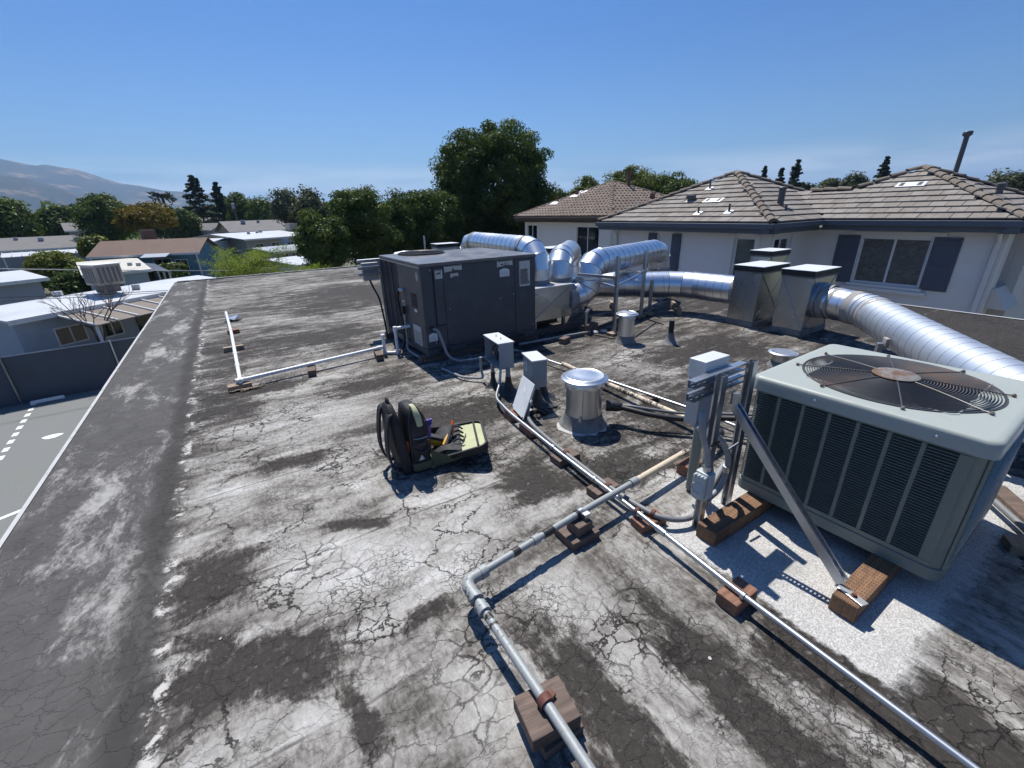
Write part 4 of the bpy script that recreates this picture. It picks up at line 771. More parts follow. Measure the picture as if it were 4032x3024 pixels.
MB().tube(fillet([(.585, 1.30, .13), (.586, 1.393, .13), (.68, 1.402, .13)], .06, 8), .029, 16).build('elbow_fitting', M['gas'], gp_, 60)
MB().tube(fillet([(2.74, 1.577, .122), (2.825, 1.585, .115), (2.836, 1.68, .108)], .06, 8), .030, 16).build('elbow_fitting', M['tar'], gp_, 60)
for p, q, r in (((.5855, 1.305, .13), (.585, 1.275, .13), .033), ((.585, 1.25, .13), (.5845, 1.20, .13), .030), ((.665, 1.40, .13), (.70, 1.404, .13), .032), ((1.76, 1.496, .135), (1.82, 1.50, .135), .027), ((.99, 1.432, .1325), (1.03, 1.436, .1325), .0245)): MB().tube([p, q], r, 16).build('coupling', M['gas'], gp_, 60)
for p, q in (((1.06, 1.4388, .133), (1.13, 1.4455, .133)), ((1.30, 1.462, .135), (1.345, 1.466, .135)), ((.86, 1.4195, .1315), (.90, 1.4235, .1315))): MB().tube([p, q], .0222, 16, False).build('tar_wrap', M['tar'], gp_, 60)
MB().tube([(.5835, .795, .127), (.583, .765, .127)], .028, 16).build('rusty_clamp', M['redclamp'], gp_, 60); MB().obox((.605, .79, .118), (.05, .03, .012), .2).build('rusty_clamp', M['redclamp'], gp_, None, .003)
MB().tube([(1.318, 1.4635, .135), (1.345, 1.466, .135)], .0255, 16).build('pipe_strap', M['emt'], gp_, 60); MB().box((1.325, 1.415, .113), (1.365, 1.442, .150)).build('pipe_strap', M['emt'], gp_)
block('timber_block', (1.31, 1.44), (.13, .11, .062), R_(3), 'upper timber post block strapped under the gas pipe', 'wood', .05).scale = (.8, .9, 1)
block('timber_block', (1.30, 1.45), (.19, .17, .05), R_(0), 'flat base timber under the strapped post block', 'wood', 0)
nb = block('timber_block', (.585, .775), (.185, .155, .06), R_(-8), 'upper grey timber carrying the gas pipe in the near foreground', 'wood', .046); block('timber_block', (.60, .75), (.16, .13, .045), R_(-2), 'lower timber beneath the near foreground pipe support', 'wood', 0)
block('timber_block', (1.80, 2.90), (.10, .16, .05), R_(-5), 'dark timber under the conduits at the foot of the leaning cover', 'wood_red')
block('timber_block', (1.76, 2.60), (.06, .20, .045), R_(-6), 'narrow reddish timber under the two conduits near the large vent', 'wood_red')
block('timber_block', (1.745, 2.10), (.19, .12, .051), R_(0), 'weathered timber under both conduits left of the large vent', 'wood')
block('timber_block', (1.70, 1.66), (.19, .11, .051), R_(0), 'weathered timber under both conduits where the gas pipe crosses', 'wood')
block('timber_block', (1.70, 1.29), (.18, .10, .05), R_(-6), 'reddish timber under both conduits where the grey one curves off', 'wood_red')
block('timber_block', (1.62, .71), (.165, .10, .066), R_(0), 'single reddish timber block under the bright conduit beside the pale patch', 'wood_red')
tcd = thing('thin_conduit', 'thin white conduit running straight from behind the vent to the strut frame', 'conduit', (3.0, 3.0, 0))
MB().tube([(2.70, 4.66, .05), (2.84, 4.31, .058), (2.997, 2.947, .06), (3.10, 2.0, .06), (3.13, 1.5, .05)], .0125, 12).build('conduit_tube', M['emt'], tcd, 60)
for p, q in (((2.985, 3.05, .06), (2.99, 3.01, .06)), ((2.80, 4.40, .057), (2.815, 4.36, .057))): MB().tube([p, q], .018, 12).build('coupling', M['emt'], tcd, 60)
block('timber_block', (3.05, 2.45), (.16, .09, .045), R_(0), 'timber block under the thin white conduit near the strut frame', 'wood')
block('timber_block', (2.45, 4.40), (.20, .09, .03), R_(-10), 'dark timber lying in the shade at the foot of the charcoal unit', 'wood_red'); block('timber_block', (3.62, 4.42), (.16, .09, .075), R_(20), 'dark timber block in shade below the plenum', 'wood')
ls = thing('line_set', 'pair of black insulated refrigerant lines from the large vent to the condenser', 'refrigerant line', (2.6, 2.1, 0))
MB().tube(bez([(2.47, 2.31, .155), (2.52, 2.20, .15), (2.60, 2.05, .14), (2.75, 1.88, .13), (2.95, 1.70, .15), (3.1, 1.45, .2), (3.15, 1.22, .25)], 8), .022, 12).build('insulated_line', M['black'], ls, 60)
MB().tube(bez([(2.47, 2.32, .165), (2.54, 2.20, .175), (2.64, 2.08, .165), (2.80, 1.92, .15), (3.0, 1.74, .16), (3.2, 1.45, .2), (3.22, 1.22, .25)], 8), .011, 10).build('bare_line', M['pvc_grey'], ls, 60)
MB().tube(bez([(2.48, 2.20, .012), (2.55, 2.05, .010), (2.65, 1.95, .014), (2.8, 1.85, .01)], 8), .003, 5).build('loose_wire', M['ink'], ls)
r3 = thing('lower_conduit', 'grey conduit lying along the foot of the plenum sleepers in shade', 'conduit', (3.5, 4.6, 0)); MB().tube([(3.0, 4.60, .05), (3.6, 4.55, .055), (4.1, 4.50, .05)], .014, 10).build('conduit_tube', M['flex'], r3, 60)
# pale granulated repair patch under the condenser
strct(MB().quad((1.62, -.35, .004), (4.0, -.35, .004), (4.0, 1.34, .004), (1.62, 1.34, .004)).build('roof_patch', M['coat']))
rp = thing('side_pipe', 'grey pipe poking out past the right rear of the condenser', 'pipe', (3.3, .2, 0)); MB().tube([(3.9, .66, .07), (3.38, .228, .065), (3.0, -.09, .06)], .018, 12).build('pipe_length', M['pvc_grey'], rp, 60)
block('timber_block', (3.11, .075), (.10, .14, .05), R_(30), 'pale timber block at the right frame edge under the grey pipe', 'wood_pale'); block('timber_plank', (3.56, .18), (.10, .42, .03), R_(-52), 'grey plank lying beside the pipe behind the condenser', 'wood', 0, 'plank')
for k in range(24):
    x_, y_ = random.choice([(random.uniform(-.4, 1.6), random.uniform(.6, 5)), (random.uniform(2, 6), random.uniform(2, 4.4))]); 
    b = MB(); n = 6; s0 = random.uniform(.003, .009); b.prism([(x_ + s0 * math.cos(a) * random.uniform(.6, 1.2), y_ + s0 * math.sin(a) * random.uniform(.6, 1.2), .001) for a in np.linspace(0, 6.28, n, endpoint=False)], (0, 0, s0 * .4))
    if k == 0: chips = MB()
    chips.add(b.v, b.f)
cho = chips.build('roof_chips', M['granule']); cho['kind'] = 'stuff'; tag(cho, 'scattered pale coating chips lying on the roof', 'chips')
for p, lab in (((4.30, 4.55), 'pale flat rock near the foot of the tall strut post'), ((4.42, 4.50), 'second smaller pale rock by the tall strut post')):
    b = MB(); b.lathe((p[0], p[1], 0), [(.05, 0), (.06, .012), (.045, .028), (.015, .034)], 7); tag(b.build('rock', M['granule'], None, 40), lab, 'rock')
# ------------------------------------------------------------------ condenser
cu = thing('condenser', 'sage grey condenser with louvred side and round fan guard on timber beams', 'air conditioner', (2.80, .71, .09))
CC = V(2.805, .71, 0); rz = R_(1.6); cx_ = V(math.cos(rz), math.sin(rz), 0); cy_ = V(-math.sin(rz), math.cos(rz), 0); cz_ = V(0, 0, 1); HW = .483
def rsq(h, r, n=7):
    pts = []
    for sx, sy, a0 in ((1, 1, 0), (-1, 1, 90), (-1, -1, 180), (1, -1, 270)):
        for k in range(n + 1): a = R_(a0 + 90 * k / n); pts.append((sx * (h - r) + r * math.cos(a), sy * (h - r) + r * math.sin(a)))
    return pts
def P3(a, b_, z): return CC + cx_ * a + cy_ * b_ + V(0, 0, z)
def rloft(prof, caps=(False, False), n=7):
    b = MB(); rows = []; 
    for h, r, z in prof: rows.append([P3(x, y, z) for x, y in rsq(h, r, n)])
    m = len(rows[0]); fs = [(i * m + j, i * m + (j + 1) % m, (i + 1) * m + (j + 1) % m, (i + 1) * m + j) for i in range(len(rows) - 1) for j in range(m)]
    if caps[0]: fs.append(tuple(reversed(range(m))))
    if caps[1]: fs.append(tuple((len(rows) - 1) * m + j for j in range(m)))
    return b.add([p for r_ in rows for p in r_], fs)
rloft([(.455, .05, .095), (.475, .06, .096), (.475, .06, .155), (.468, .06, .160)], (True, False)).build('base_pan', M['cond_shaded'], cu, 50)
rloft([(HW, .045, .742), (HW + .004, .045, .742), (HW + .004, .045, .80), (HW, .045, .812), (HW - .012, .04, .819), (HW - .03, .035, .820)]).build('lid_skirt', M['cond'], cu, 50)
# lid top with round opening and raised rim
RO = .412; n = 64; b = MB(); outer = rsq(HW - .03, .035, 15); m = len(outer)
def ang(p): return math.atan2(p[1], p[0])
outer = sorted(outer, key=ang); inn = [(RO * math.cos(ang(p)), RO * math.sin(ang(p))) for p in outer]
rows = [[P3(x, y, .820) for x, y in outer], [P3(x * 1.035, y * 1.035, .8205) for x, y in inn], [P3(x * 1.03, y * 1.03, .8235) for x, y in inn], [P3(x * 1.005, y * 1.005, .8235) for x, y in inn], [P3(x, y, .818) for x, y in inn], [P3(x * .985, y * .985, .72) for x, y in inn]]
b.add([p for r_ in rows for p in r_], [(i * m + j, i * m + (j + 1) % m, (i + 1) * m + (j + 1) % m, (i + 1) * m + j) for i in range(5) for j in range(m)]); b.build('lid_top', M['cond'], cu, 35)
# corner posts + side skins
for sx, sy in ((1, 1), (-1, 1), (-1, -1), (1, -1)):
    pts = []; a0 = {(1, 1): 0, (-1, 1): 90, (-1, -1): 180, (1, -1): 270}[(sx, sy)]
    r = .055; h = .468; wx = .075 if (sx, sy) != (-1, 1) else .03
    for k in range(8): a = R_(a0 + 90 * k / 7); pts.append((sx * (h - r) + r * math.cos(a), sy * (h - r) + r * math.sin(a)))
    first, last = pts[0], pts[-1]; q = R_(a0); d0 = (-math.sin(q), math.cos(q)); 
    pts = [(first[0] - d0[0] * (wx - .05), first[1] - d0[1] * (wx - .05))] + pts; q2 = R_(a0 + 90); d1 = (-math.sin(q2), math.cos(q2)); pts = pts + [(last[0] + d1[0] * (wx - .05), last[1] + d1[1] * (wx - .05))]
    rows = [[P3(x, y, .161) for x, y in pts], [P3(x, y, .741) for x, y in pts]]; m = len(pts)
    MB().add([p for r_ in rows for p in r_], [(j, j + 1, m + j + 1, m + j) for j in range(m - 1)]).build('corner_post', M['cond_shaded'], cu, 50)
rloft([(.43, .05, .165), (.43, .05, .735)], (True, False)).build('coil_core', M['cond_in'], cu, 50)
MB().lathe(CC, [(.405, .70), (.39, .55), (.10, .5)], 40, False, True).build('fan_shroud', M['cond_in'], cu)
# louvred faces: frame() for a face given by its outward normal
def face(nrm, tan, ncol, start, cw, gap, rows_, indiv):
    O = CC + nrm * .462; top, bot = .741, .161; z0, z1 = .185, .728; Lft, Rgt = -.445, .425
    fr = lambda nm, a, c_, e, f, d0=.0, d1=.010: MB().frame(O, tan, nrm, cz_, (a, d0, c_), (e, d1, f)).build(nm, M['cond_shaded'], cu, None, .002)
    fr('panel_rail', Lft, z1, Rgt, top); fr('panel_rail', Lft, bot, Rgt, z0)
    xs = [start + k * (cw + gap) for k in range(ncol)]; e = [Lft] + [x + cw for x in xs]; s0 = xs + [Rgt]
    for a, c_ in zip(e, s0):
        if c_ - a > .002: fr('panel_mullion', a, z0 + .0005, c_, z1 - .0005)
    mid = fr('panel_rail', Lft + .001, .455, Rgt - .001, .459, .0, .006)
    pitch = (z1 - z0) / rows_
    t = MB().add([(0, .0, .0095), (cw, .0, .0095), (cw, .0165, .0042), (0, .0165, .0042), (0, .0, .0080), (cw, .0, .0080), (cw, .0155, .0012), (0, .0155, .0012)], [(0, 1, 2, 3), (7, 6, 5, 4), (3, 2, 6, 7), (0, 3, 7, 4), (1, 5, 6, 2)]).mesh('louvre_slat')
    t.materials.append(M['slat'])
    rotm = Matrix((tan, nrm, cz_)).transposed().to_4x4()
    if indiv:
        for x in xs:
            for i in range(rows_):
                o = bpy.data.objects.new('louvre_slat', t); COL.objects.link(o); adopt(o, cu); o.matrix_basis = Matrix.Translation(O + tan * x + cz_ * (z0 + i * pitch)) @ rotm
    else:
        b = MB()
        for x in xs:
            for i in range(rows_): b.add([O + tan * (v.co.x + x) + nrm * v.co.y + cz_ * (v.co.z + z0 + i * pitch) for v in t.vertices], [tuple(p.vertices) for p in t.polygons])
        tag(b.build('louvre_bank', M['cond_shaded'], cu), kind='stuff')
face(-cx_, -cy_, 7, -.438, .101, .0185, 38, True)
face(-cy_, cx_, 7, -.42, .10, .0185, 38, False); face(cx_, cy_, 7, -.42, .10, .0185, 38, False); face(cy_, -cx_, 7, -.42, .10, .0185, 38, False)
for a in (-.16, .30): MB().lathe((0, 0, 0), [(.009, 0), (.009, .003), (.004, .007)], 10).build('lid_screw', M['strut'], cu).matrix_basis = Matrix.Translation(CC - cx_ * (HW + .004) - cy_ * a + V(0, 0, .775)) @ Matrix.Rotation(R_(-90), 4, 'Y')
# guard
gd = MB().torus(CC + V(0, 0, .822), .405, .0045, 72, 6).build('fan_guard', M['wire'], cu, 60)
NR = 26
def gz(r): return .822 + .020 * (1 - (r / .405) ** 2)
for k in range(NR):
    r = .104 + (.398 - .104) * k / (NR - 1); MB().torus(CC + V(0, 0, gz(r)), r, .0026, 72, 5).build('guard_ring', M['wire'], gd, 60)
for k in range(8):
    a = k * math.pi / 4 + R_(22); d = V(math.cos(a), math.sin(a), 0); MB().tube([CC + d * q + V(0, 0, gz(q) + .004) for q in (.10, .2, .3, .40)] + [CC + d * .435 + V(0, 0, .829)], .0032, 6).build('guard_spoke', M['wire'], gd, 60); MB().lathe(CC + d * .432 + V(0, 0, .8245), [(.009, 0), (.009, .006), (.004, .012)], 8).build('guard_clip', M['rust'], gd)
MB().lathe(CC, [(.096, .846), (.100, .850), (.092, .855), (.05, .859), (.004, .860)], 40, True, True).build('motor_cap', M['rust'], cu, 60)
MB().lathe(CC, [(.09, .60), (.09, .842)], 24).build('fan_motor', M['cond_in'], cu, 60)
for k in range(3):
    b = MB(); a0 = k * 2.094 + .4; g = []
    for i in range(7):
        for j in range(2): a = a0 + i * .15; q = .09 if j == 0 else .38; g.append(CC + V(q * math.cos(a), q * math.sin(a), .66 + .016 * i))
    b.add(g, [(2 * i, 2 * i + 1, 2 * i + 3, 2 * i + 2) for i in range(6)]); b.build('fan_blade', M['cond_in'], cu, 60)
for (c_, s_, lab) in (((2.52, 1.03), (1.36, .115, .088), 'far incised timber beam under the condenser beside the strut frame'), ((2.56, .416), (1.28, .10, .088), 'near incised timber beam under the condenser carrying the brace foot')):
    o = MB().obox((0, 0, s_[2] / 2), s_).build('timber_beam', M['wood_inc'], None, None, .004); o.location = (c_[0], c_[1], .0045); o.rotation_euler = (0, 0, R_(.5)); tag(o, lab, 'timber beam')
# ------------------------------------------------------------------ strut frame in front of the condenser
sf = thing('equipment_rack', 'galvanised slotted strut frame with diagonal brace left of the condenser', 'equipment rack', (2.03, 1.1, 0))
def channel(p, q, wdir, odir, s=.041, slots=True, name='post', pitch=.048):
    """C-channel from p to q; web lies across wdir, the open side faces odir; the web is pierced by slots"""
    p, q = V(p), V(q); t = (q - p).normalized(); L = (q - p).length; wd = V(wdir); wd = (wd - t * wd.dot(t)).normalized(); od = t.cross(wd).normalized()
    if od.dot(V(odir)) < 0: od = -od
    b = MB(); h = s / 2; th = .0026
    fr = lambda lo, hi: b.frame(p, wd, t, od, lo, hi)
    for k in (-1, 1):
        fr((k * h - (th if k > 0 else 0), 0, -h), (k * h + (th if k < 0 else 0), L, h)); fr((k * h - (.009 if k > 0 else -th), 0, h - th), (k * h + (.009 if k < 0 else -th), L, h))
    if slots:
        fr((-h + th, 0, -h), (-.0072, L, -h + th)); fr((.0072, 0, -h), (h - th, L, -h + th)); a = 0
        while a < L: fr((-.0072, a, -h), (.0072, min(a + pitch * .45, L), -h + th)); a += pitch
    else: fr((-h + th, 0, -h), (h - th, L, -h + th))
    return b.build(name, M['strut'], sf)
channel((1.90, 1.115, .006), (1.90, 1.115, .93), (0, 1, 0), (-1, 0, 0)); channel((2.225, 1.15, .006), (2.225, 1.15, .925), (0, 1, 0), (-1, 0, 0))
for z_ in (.895, .825): channel((1.745, 1.170, z_), (2.20, 1.185, z_), (0, 0, 1), (0, -1, 0), name='rail')
channel((2.03, 1.10, .74), (1.985, .455, .125), (1, 0, 0), (0, -.7, .7), name='brace')
MB().frame(V(1.985, .45, .0955), V(-.25, -.97, 0).normalized(), V(.97, -.25, 0).normalized(), cz_, (-.02, -.02, 0), (.10, .02, .005)).build('foot_plate', M['white_sheet'], sf, None, .002)
MB().lathe((1.972, .40, .1005), [(.013, 0), (.013, .003), (.009, .0035), (.009, .012)], 6).build('rusty_bolt', M['redclamp'], sf)
MB().lathe((2.02, 1.098, .78), [(.02, -.03), (.02, .03)], 8).build('brace_bracket', M['strut'], sf)
db = thing('disconnect_box', 'upright pale grey disconnect box fixed behind the strut rails', 'electrical box', (2.0, 1.24, .55))
MB().box((1.905, 1.212, .60), (2.09, 1.295, .93)).build('case', M['encl'], db, None, .004); MB().box((1.898, 1.203, .865), (2.097, 1.302, .968)).build('hood', M['encl_lt'], db, None, .004)
MB().box((1.8995, 1.215, .62), (1.9035, 1.285, .85)).build('case_flange', M['encl'], db); MB().box((2.03, 1.2025, .80), (2.07, 1.2105, .86)).build('latch', M['strut'], db)
jb = thing('outlet_box', 'small weatherproof outlet box with ribbed cover on the left strut post', 'outlet', (1.83, 1.09, .28))
MB().box((1.82, 1.045, .262), (1.877, 1.125, .415)).build('case', M['outlet'], jb, None, .006); cvr = MB().box((1.790, 1.050, .268), (1.8195, 1.120, .408)).build('flip_cover', M['outlet'], jb, None, .010, 3)
for k in (-.018, 0, .018): MB().box((1.787, 1.085 + k - .005, .392), (1.806, 1.085 + k + .005, .413)).build('hinge_lug', M['outlet'], cvr, None, .003)
b = MB(); b.torus((1.7895, 1.085, .335), .030, .003, 24, 5, V(0, 1, 0), V(0, 0, 1)); b.build('cover_ring', M['outlet'], cvr)
def flex(lab, pts, r=.0155, collars=()):
    t = thing('flexible_conduit', lab, 'flexible conduit', pts[-1]); path = bez(pts, 14); n = len(path)
    rs = [r * (1 + .07 * (k % 2)) for k in range(n)]; MB().tube(path, r, 12, True, rs).build('ribbed_tube', M['flex'], t, 60)
    for p, q in collars: MB().tube([p, q], r * 1.35, 10).build('connector', M['emt'], t, 60)
    return t
flex('ribbed conduit looping from the disconnect box down to the outlet box', [(1.915, 1.22, .595), (1.87, 1.16, .63), (1.815, 1.13, .74), (1.785, 1.11, .72), (1.79, 1.095, .63), (1.835, 1.085, .53), (1.85, 1.082, .42)], .0155, [((1.85, 1.082, .415), (1.85, 1.082, .45))])
flex('ribbed conduit curving down between the two strut posts', [(1.99, 1.25, .60), (2.02, 1.22, .56), (2.10, 1.17, .47), (2.155, 1.15, .36), (2.165, 1.15, .25), (2.12, 1.15, .16), (2.02, 1.16, .11), (1.93, 1.17, .10)], .0165, [((2.16, 1.15, .30), (2.166, 1.15, .26))])
flex('dark ribbed whip passing behind the left strut post', [(2.05, 1.25, .60), (2.05, 1.24, .5), (2.03, 1.2, .40), (2.06, 1.18, .27), (2.05, 1.18, .16), (2.10, 1.2, .05), (2.25, 1.28, .03), (2.6, 1.4, .03)], .0165)
MB().tube([(1.868, 1.09, .555), (1.93, 1.09, .56)], .007, 6).build('pipe_clamp', M['redclamp'], sf); MB().tube([(2.09, 1.12, .445), (2.18, 1.12, .455)], .007, 6).build('pipe_clamp', M['strut'], sf)
gcap = thing('green_stub_pipe', 'sage capped pipe standing behind the outlet box', 'pipe', (2.17, 1.36, 0)); MB().tube([(2.17, 1.36, .02), (2.17, 1.36, .60)], .030, 14).build('stub_tube', M['cond_shaded'], gcap, 60)
block('timber_block', (2.35, 1.50), (.16, .10, .075), R_(4), 'reddish timber block behind the strut frame under the tarred pipe', 'wood_red')
# ------------------------------------------------------------------ tool backpack, unzipped, with its front flap folded open
bp = thing('tool_backpack', 'open black tool backpack with lime lining standing unzipped on the roof', 'backpack', (.85, 2.66, 0))
def soft(rows, name, mat, par, sub=1):
    """loft of rounded-rectangle rows: (cx, cy, z, hx, hy, r) -> closed soft body"""
    b = MB(); m = 0; vs = []
    for (cx, cy, z, hx, hy, r) in rows:
        ring_ = []
        for sx, sy, a0 in ((1, 1, 0), (-1, 1, 90), (-1, -1, 180), (1, -1, 270)):
            for k in range(5): a = R_(a0 + 90 * k / 4); ring_.append(V(cx + sx * (hx - r) + r * math.cos(a), cy + sy * (hy - r) + r * math.sin(a), z))
        m = len(ring_); vs += ring_
    n = len(rows); fs = [(i * m + j, i * m + (j + 1) % m, (i + 1) * m + (j + 1) % m, (i + 1) * m + j) for i in range(n - 1) for j in range(m)] + [tuple(reversed(range(m))), tuple((n - 1) * m + j for j in range(m))]
    o = b.add(vs, fs).build(name, M[mat], par, 70); return o
# middle compartment (upright leaf), arched top, slightly slumped
def wr(rows, k=.006): return [(cx + random.uniform(-k, k), cy + random.uniform(-k, k), z, hx + random.uniform(-k, k) * .6, hy + random.uniform(-k, k), r) for cx, cy, z, hx, hy, r in rows]
soft(wr([(.835, 2.68, .004, .062, .13, .03), (.838, 2.68, .05, .070, .142, .035), (.838, 2.68, .12, .066, .138, .035), (.838, 2.68, .18, .070, .145, .04), (.836, 2.68, .25, .066, .140, .04), (.834, 2.68, .31, .068, .145, .04), (.832, 2.68, .37, .063, .138, .045), (.828, 2.68, .43, .058, .122, .045), (.825, 2.68, .472, .046, .095, .04), (.822, 2.68, .495, .024, .05, .02)]), 'main_compartment', 'bag', bp)
soft([(.838, 2.675, .030, .071, .146, .03), (.838, 2.675, .042, .074, .149, .03), (.838, 2.675, .080, .0735, .1485, .035), (.838, 2.675, .090, .070, .145, .03)], 'base_band', 'lime_shaded', bp)
soft([(.838, 2.528, .375, .018, .014, .008), (.835, 2.535, .42, .020, .018, .009), (.828, 2.562, .47, .018, .022, .009), (.824, 2.60, .502, .014, .03, .008)], 'top_stripe', 'lime', bp)
MB().tube(bez([(.772, 2.56, .10), (.770, 2.555, .30), (.776, 2.56, .40), (.80, 2.575, .475), (.84, 2.575, .477), (.885, 2.56, .41), (.902, 2.555, .30), (.905, 2.55, .12)], 6), .005, 6).build('zip', M['ink'], bp)
MB().tube(bez([(.785, 2.533, .285), (.83, 2.528, .279), (.885, 2.536, .275)], 4), .0035, 6).build('pocket_zip', M['steel'], bp)
MB().tube(bez([(.788, 2.535, .20), (.838, 2.524, .17), (.89, 2.535, .195)], 5), .005, 6).build('daisy_webbing', M['ink'], bp); MB().obox((.838, 2.524, .235), (.05, .006, .018)).build('webbing_patch', M['ink'], bp)
lg = MB()
for k in range(4): q = .021 - k * .005; lg.quad((.825 - q, 2.5225, .118 + k * .009), (.825 + q, 2.5225, .118 + k * .009), (.825 + q * .82, 2.5225, .124 + k * .009), (.825 - q * .82, 2.5225, .124 + k * .009))
lg.build('triangle_emblem', M['label_w'], bp)
# harness leaf leaning to the left
def lean(z, k=.25): return .655 - k * z * .45
soft(wr([(0.735, 2.70, .01, .035, .13, .02), (0.725, 2.70, .12, .04, .14, .025), (0.713, 2.70, .25, .04, .14, .03), (0.700, 2.70, .38, .035, .13, .03), (0.693, 2.70, .46, .028, .10, .025), (0.690, 2.70, .51, .02, .055, .015), (0.688, 2.70, .525, .010, .03, .008)], .004), 'harness_leaf', 'bag', bp)
for yy in (2.61, 2.79):
    b = MB(); path = bez([(0.690, yy + .02, .47), (0.655, yy, .45), (0.630, yy - .01, .34), (0.620, yy - .015, .22), (0.633, yy - .01, .12), (0.670, yy, .05), (0.715, yy, .03)], 8)
    for i in range(len(path) - 1):
        a, c_ = path[i], path[i + 1]; t = (c_ - a).normalized(); nrm = t.cross(V(0, 1, 0)).normalized(); hw_ = .032 if i < len(path) * .6 else .015
        b.hexa([a + V(0, -hw_, 0) - nrm * .007, a + V(0, hw_, 0) - nrm * .007, c_ + V(0, hw_, 0) - nrm * .007, c_ + V(0, -hw_, 0) - nrm * .007, a + V(0, -hw_, 0) + nrm * .007, a + V(0, hw_, 0) + nrm * .007, c_ + V(0, hw_, 0) + nrm * .007, c_ + V(0, -hw_, 0) + nrm * .007])
    b.build('shoulder_strap', M['bag'], bp, 40)
MB().obox((.645, 2.59, .03), (.03, .045, .014), .4).build('buckle', M['ink'], bp, None, .004); MB().tube(bez([(.69, 2.60, .10), (.66, 2.58, .06), (.64, 2.57, .02), (.66, 2.55, .008), (.73, 2.53, .008)], 6), .006, 6).build('webbing', M['ink'], bp)
MB().tube(bez([(.695, 2.66, .50), (0.690, 2.70, .55), (.695, 2.74, .50)], 6), .010, 8).build('grab_handle', M['bag'], bp, 60)
# opened front flap: shallow tray, lime inside
q0, q1, q2, q3 = V(.915, 2.545, .065), V(1.25, 2.34, .18), V(1.40, 2.72, .18), V(1.09, 2.95, .09)
def bil(a, c_): return (q0 * (1 - a) + q1 * a) * (1 - c_) + (q3 * (1 - a) + q2 * a) * c_
def outline(shr=0., n=6, r=.16):
    pts = [bil(0 + shr, 0 + shr)]
    for (ca, cc, a0) in ((1 - r, r, -90), (1 - r, 1 - r, 0)):
        for k in range(n + 1): a = R_(a0 + 90 * k / n); pts.append(bil(ca + (r - shr) * math.cos(a), cc + (r - shr) * math.sin(a)))
    pts.append(bil(0 + shr, 1 - shr)); return pts
o1, o2 = outline(), outline(.035); un = (q1 - q0).cross(q3 - q0).normalized(); n = len(o1)
b = MB(); rows = [[p - un * .055 for p in outline(.02)], [p - un * .03 for p in o1], [p + un * .006 for p in o1], [p + un * .006 for p in o2], [p - un * .012 for p in o2]]
b.add([p for r_ in rows for p in r_], [(i * n + j, i * n + (j + 1) % n, (i + 1) * n + (j + 1) % n, (i + 1) * n + j) for i in range(4) for j in range(n)] + [tuple(reversed(range(n)))]); b.build('flap_shell', M['bag'], bp, 45)
b = MB(); N = 14; g = []
for i in range(N + 1):
    for j in range(N + 1):
        a, c_ = .02 + .94 * i / N, .04 + .92 * j / N
        if a > .82: k = 1 - .5 * ((a - .82) / .14) ** 2 * abs(c_ - .5) * .7; c_ = .5 + (c_ - .5) * k
        g.append(bil(a, c_) - un * .010 + un * (.005 * math.sin(9 * a + 3 * c_) * math.sin(7 * c_) + .003 * random.uniform(-1, 1)))
b.add(g, [(i * (N + 1) + j, (i + 1) * (N + 1) + j, (i + 1) * (N + 1) + j + 1, i * (N + 1) + j + 1) for i in range(N) for j in range(N)]); b.build('flap_lining', M['lime'], bp, 70)
MB().tube([bil(.83, .06) + un * .003, bil(.83, .5) + un * .003, bil(.83, .94) + un * .003], .008, 6).build('flap_strap', M['bag'], bp)
gus = MB().add([V(.90, 2.54, .16), V(.90, 2.54, .02), bil(.30, 0), bil(.62, 0) - un * .02, bil(.30, 0) - un * .05], [(0, 1, 4, 2), (2, 4, 3)]); gus.build('side_gusset', M['lime_shaded'], bp)
MB().add([V(.90, 2.83, .20), V(.90, 2.83, .02), bil(.28, 1) - un * .03, bil(.28, 1)], [(0, 1, 2, 3)]).build('side_gusset', M['bag'], bp)
# dark pocket bank on the inner half of the flap
b = MB(); N = 8; g = []
for i in range(N + 1):
    for j in range(N + 1):
        a, c_ = .03 + .50 * i / N, .10 + .83 * j / N; g.append(bil(a, c_) + un * (.004 + .040 * math.sin(math.pi * min(1, i / N * 1.0 + .12)) * (.75 + .25 * math.sin(j * 2.1)) + random.uniform(-.004, .004)))
b.add(g, [(i * (N + 1) + j, (i + 1) * (N + 1) + j, (i + 1) * (N + 1) + j + 1, i * (N + 1) + j + 1) for i in range(N) for j in range(N)]); b.build('pocket_bank', M['bag'], bp, 70)
for c_ in (.30, .45, .60, .75): MB().tube(bez([bil(.40, c_) + un * .03, bil(.52, c_ + .03) + un * .035, bil(.60, c_ - .02) + un * .012], 5), .007, 6).build('pocket_loop', M['bag'], bp)
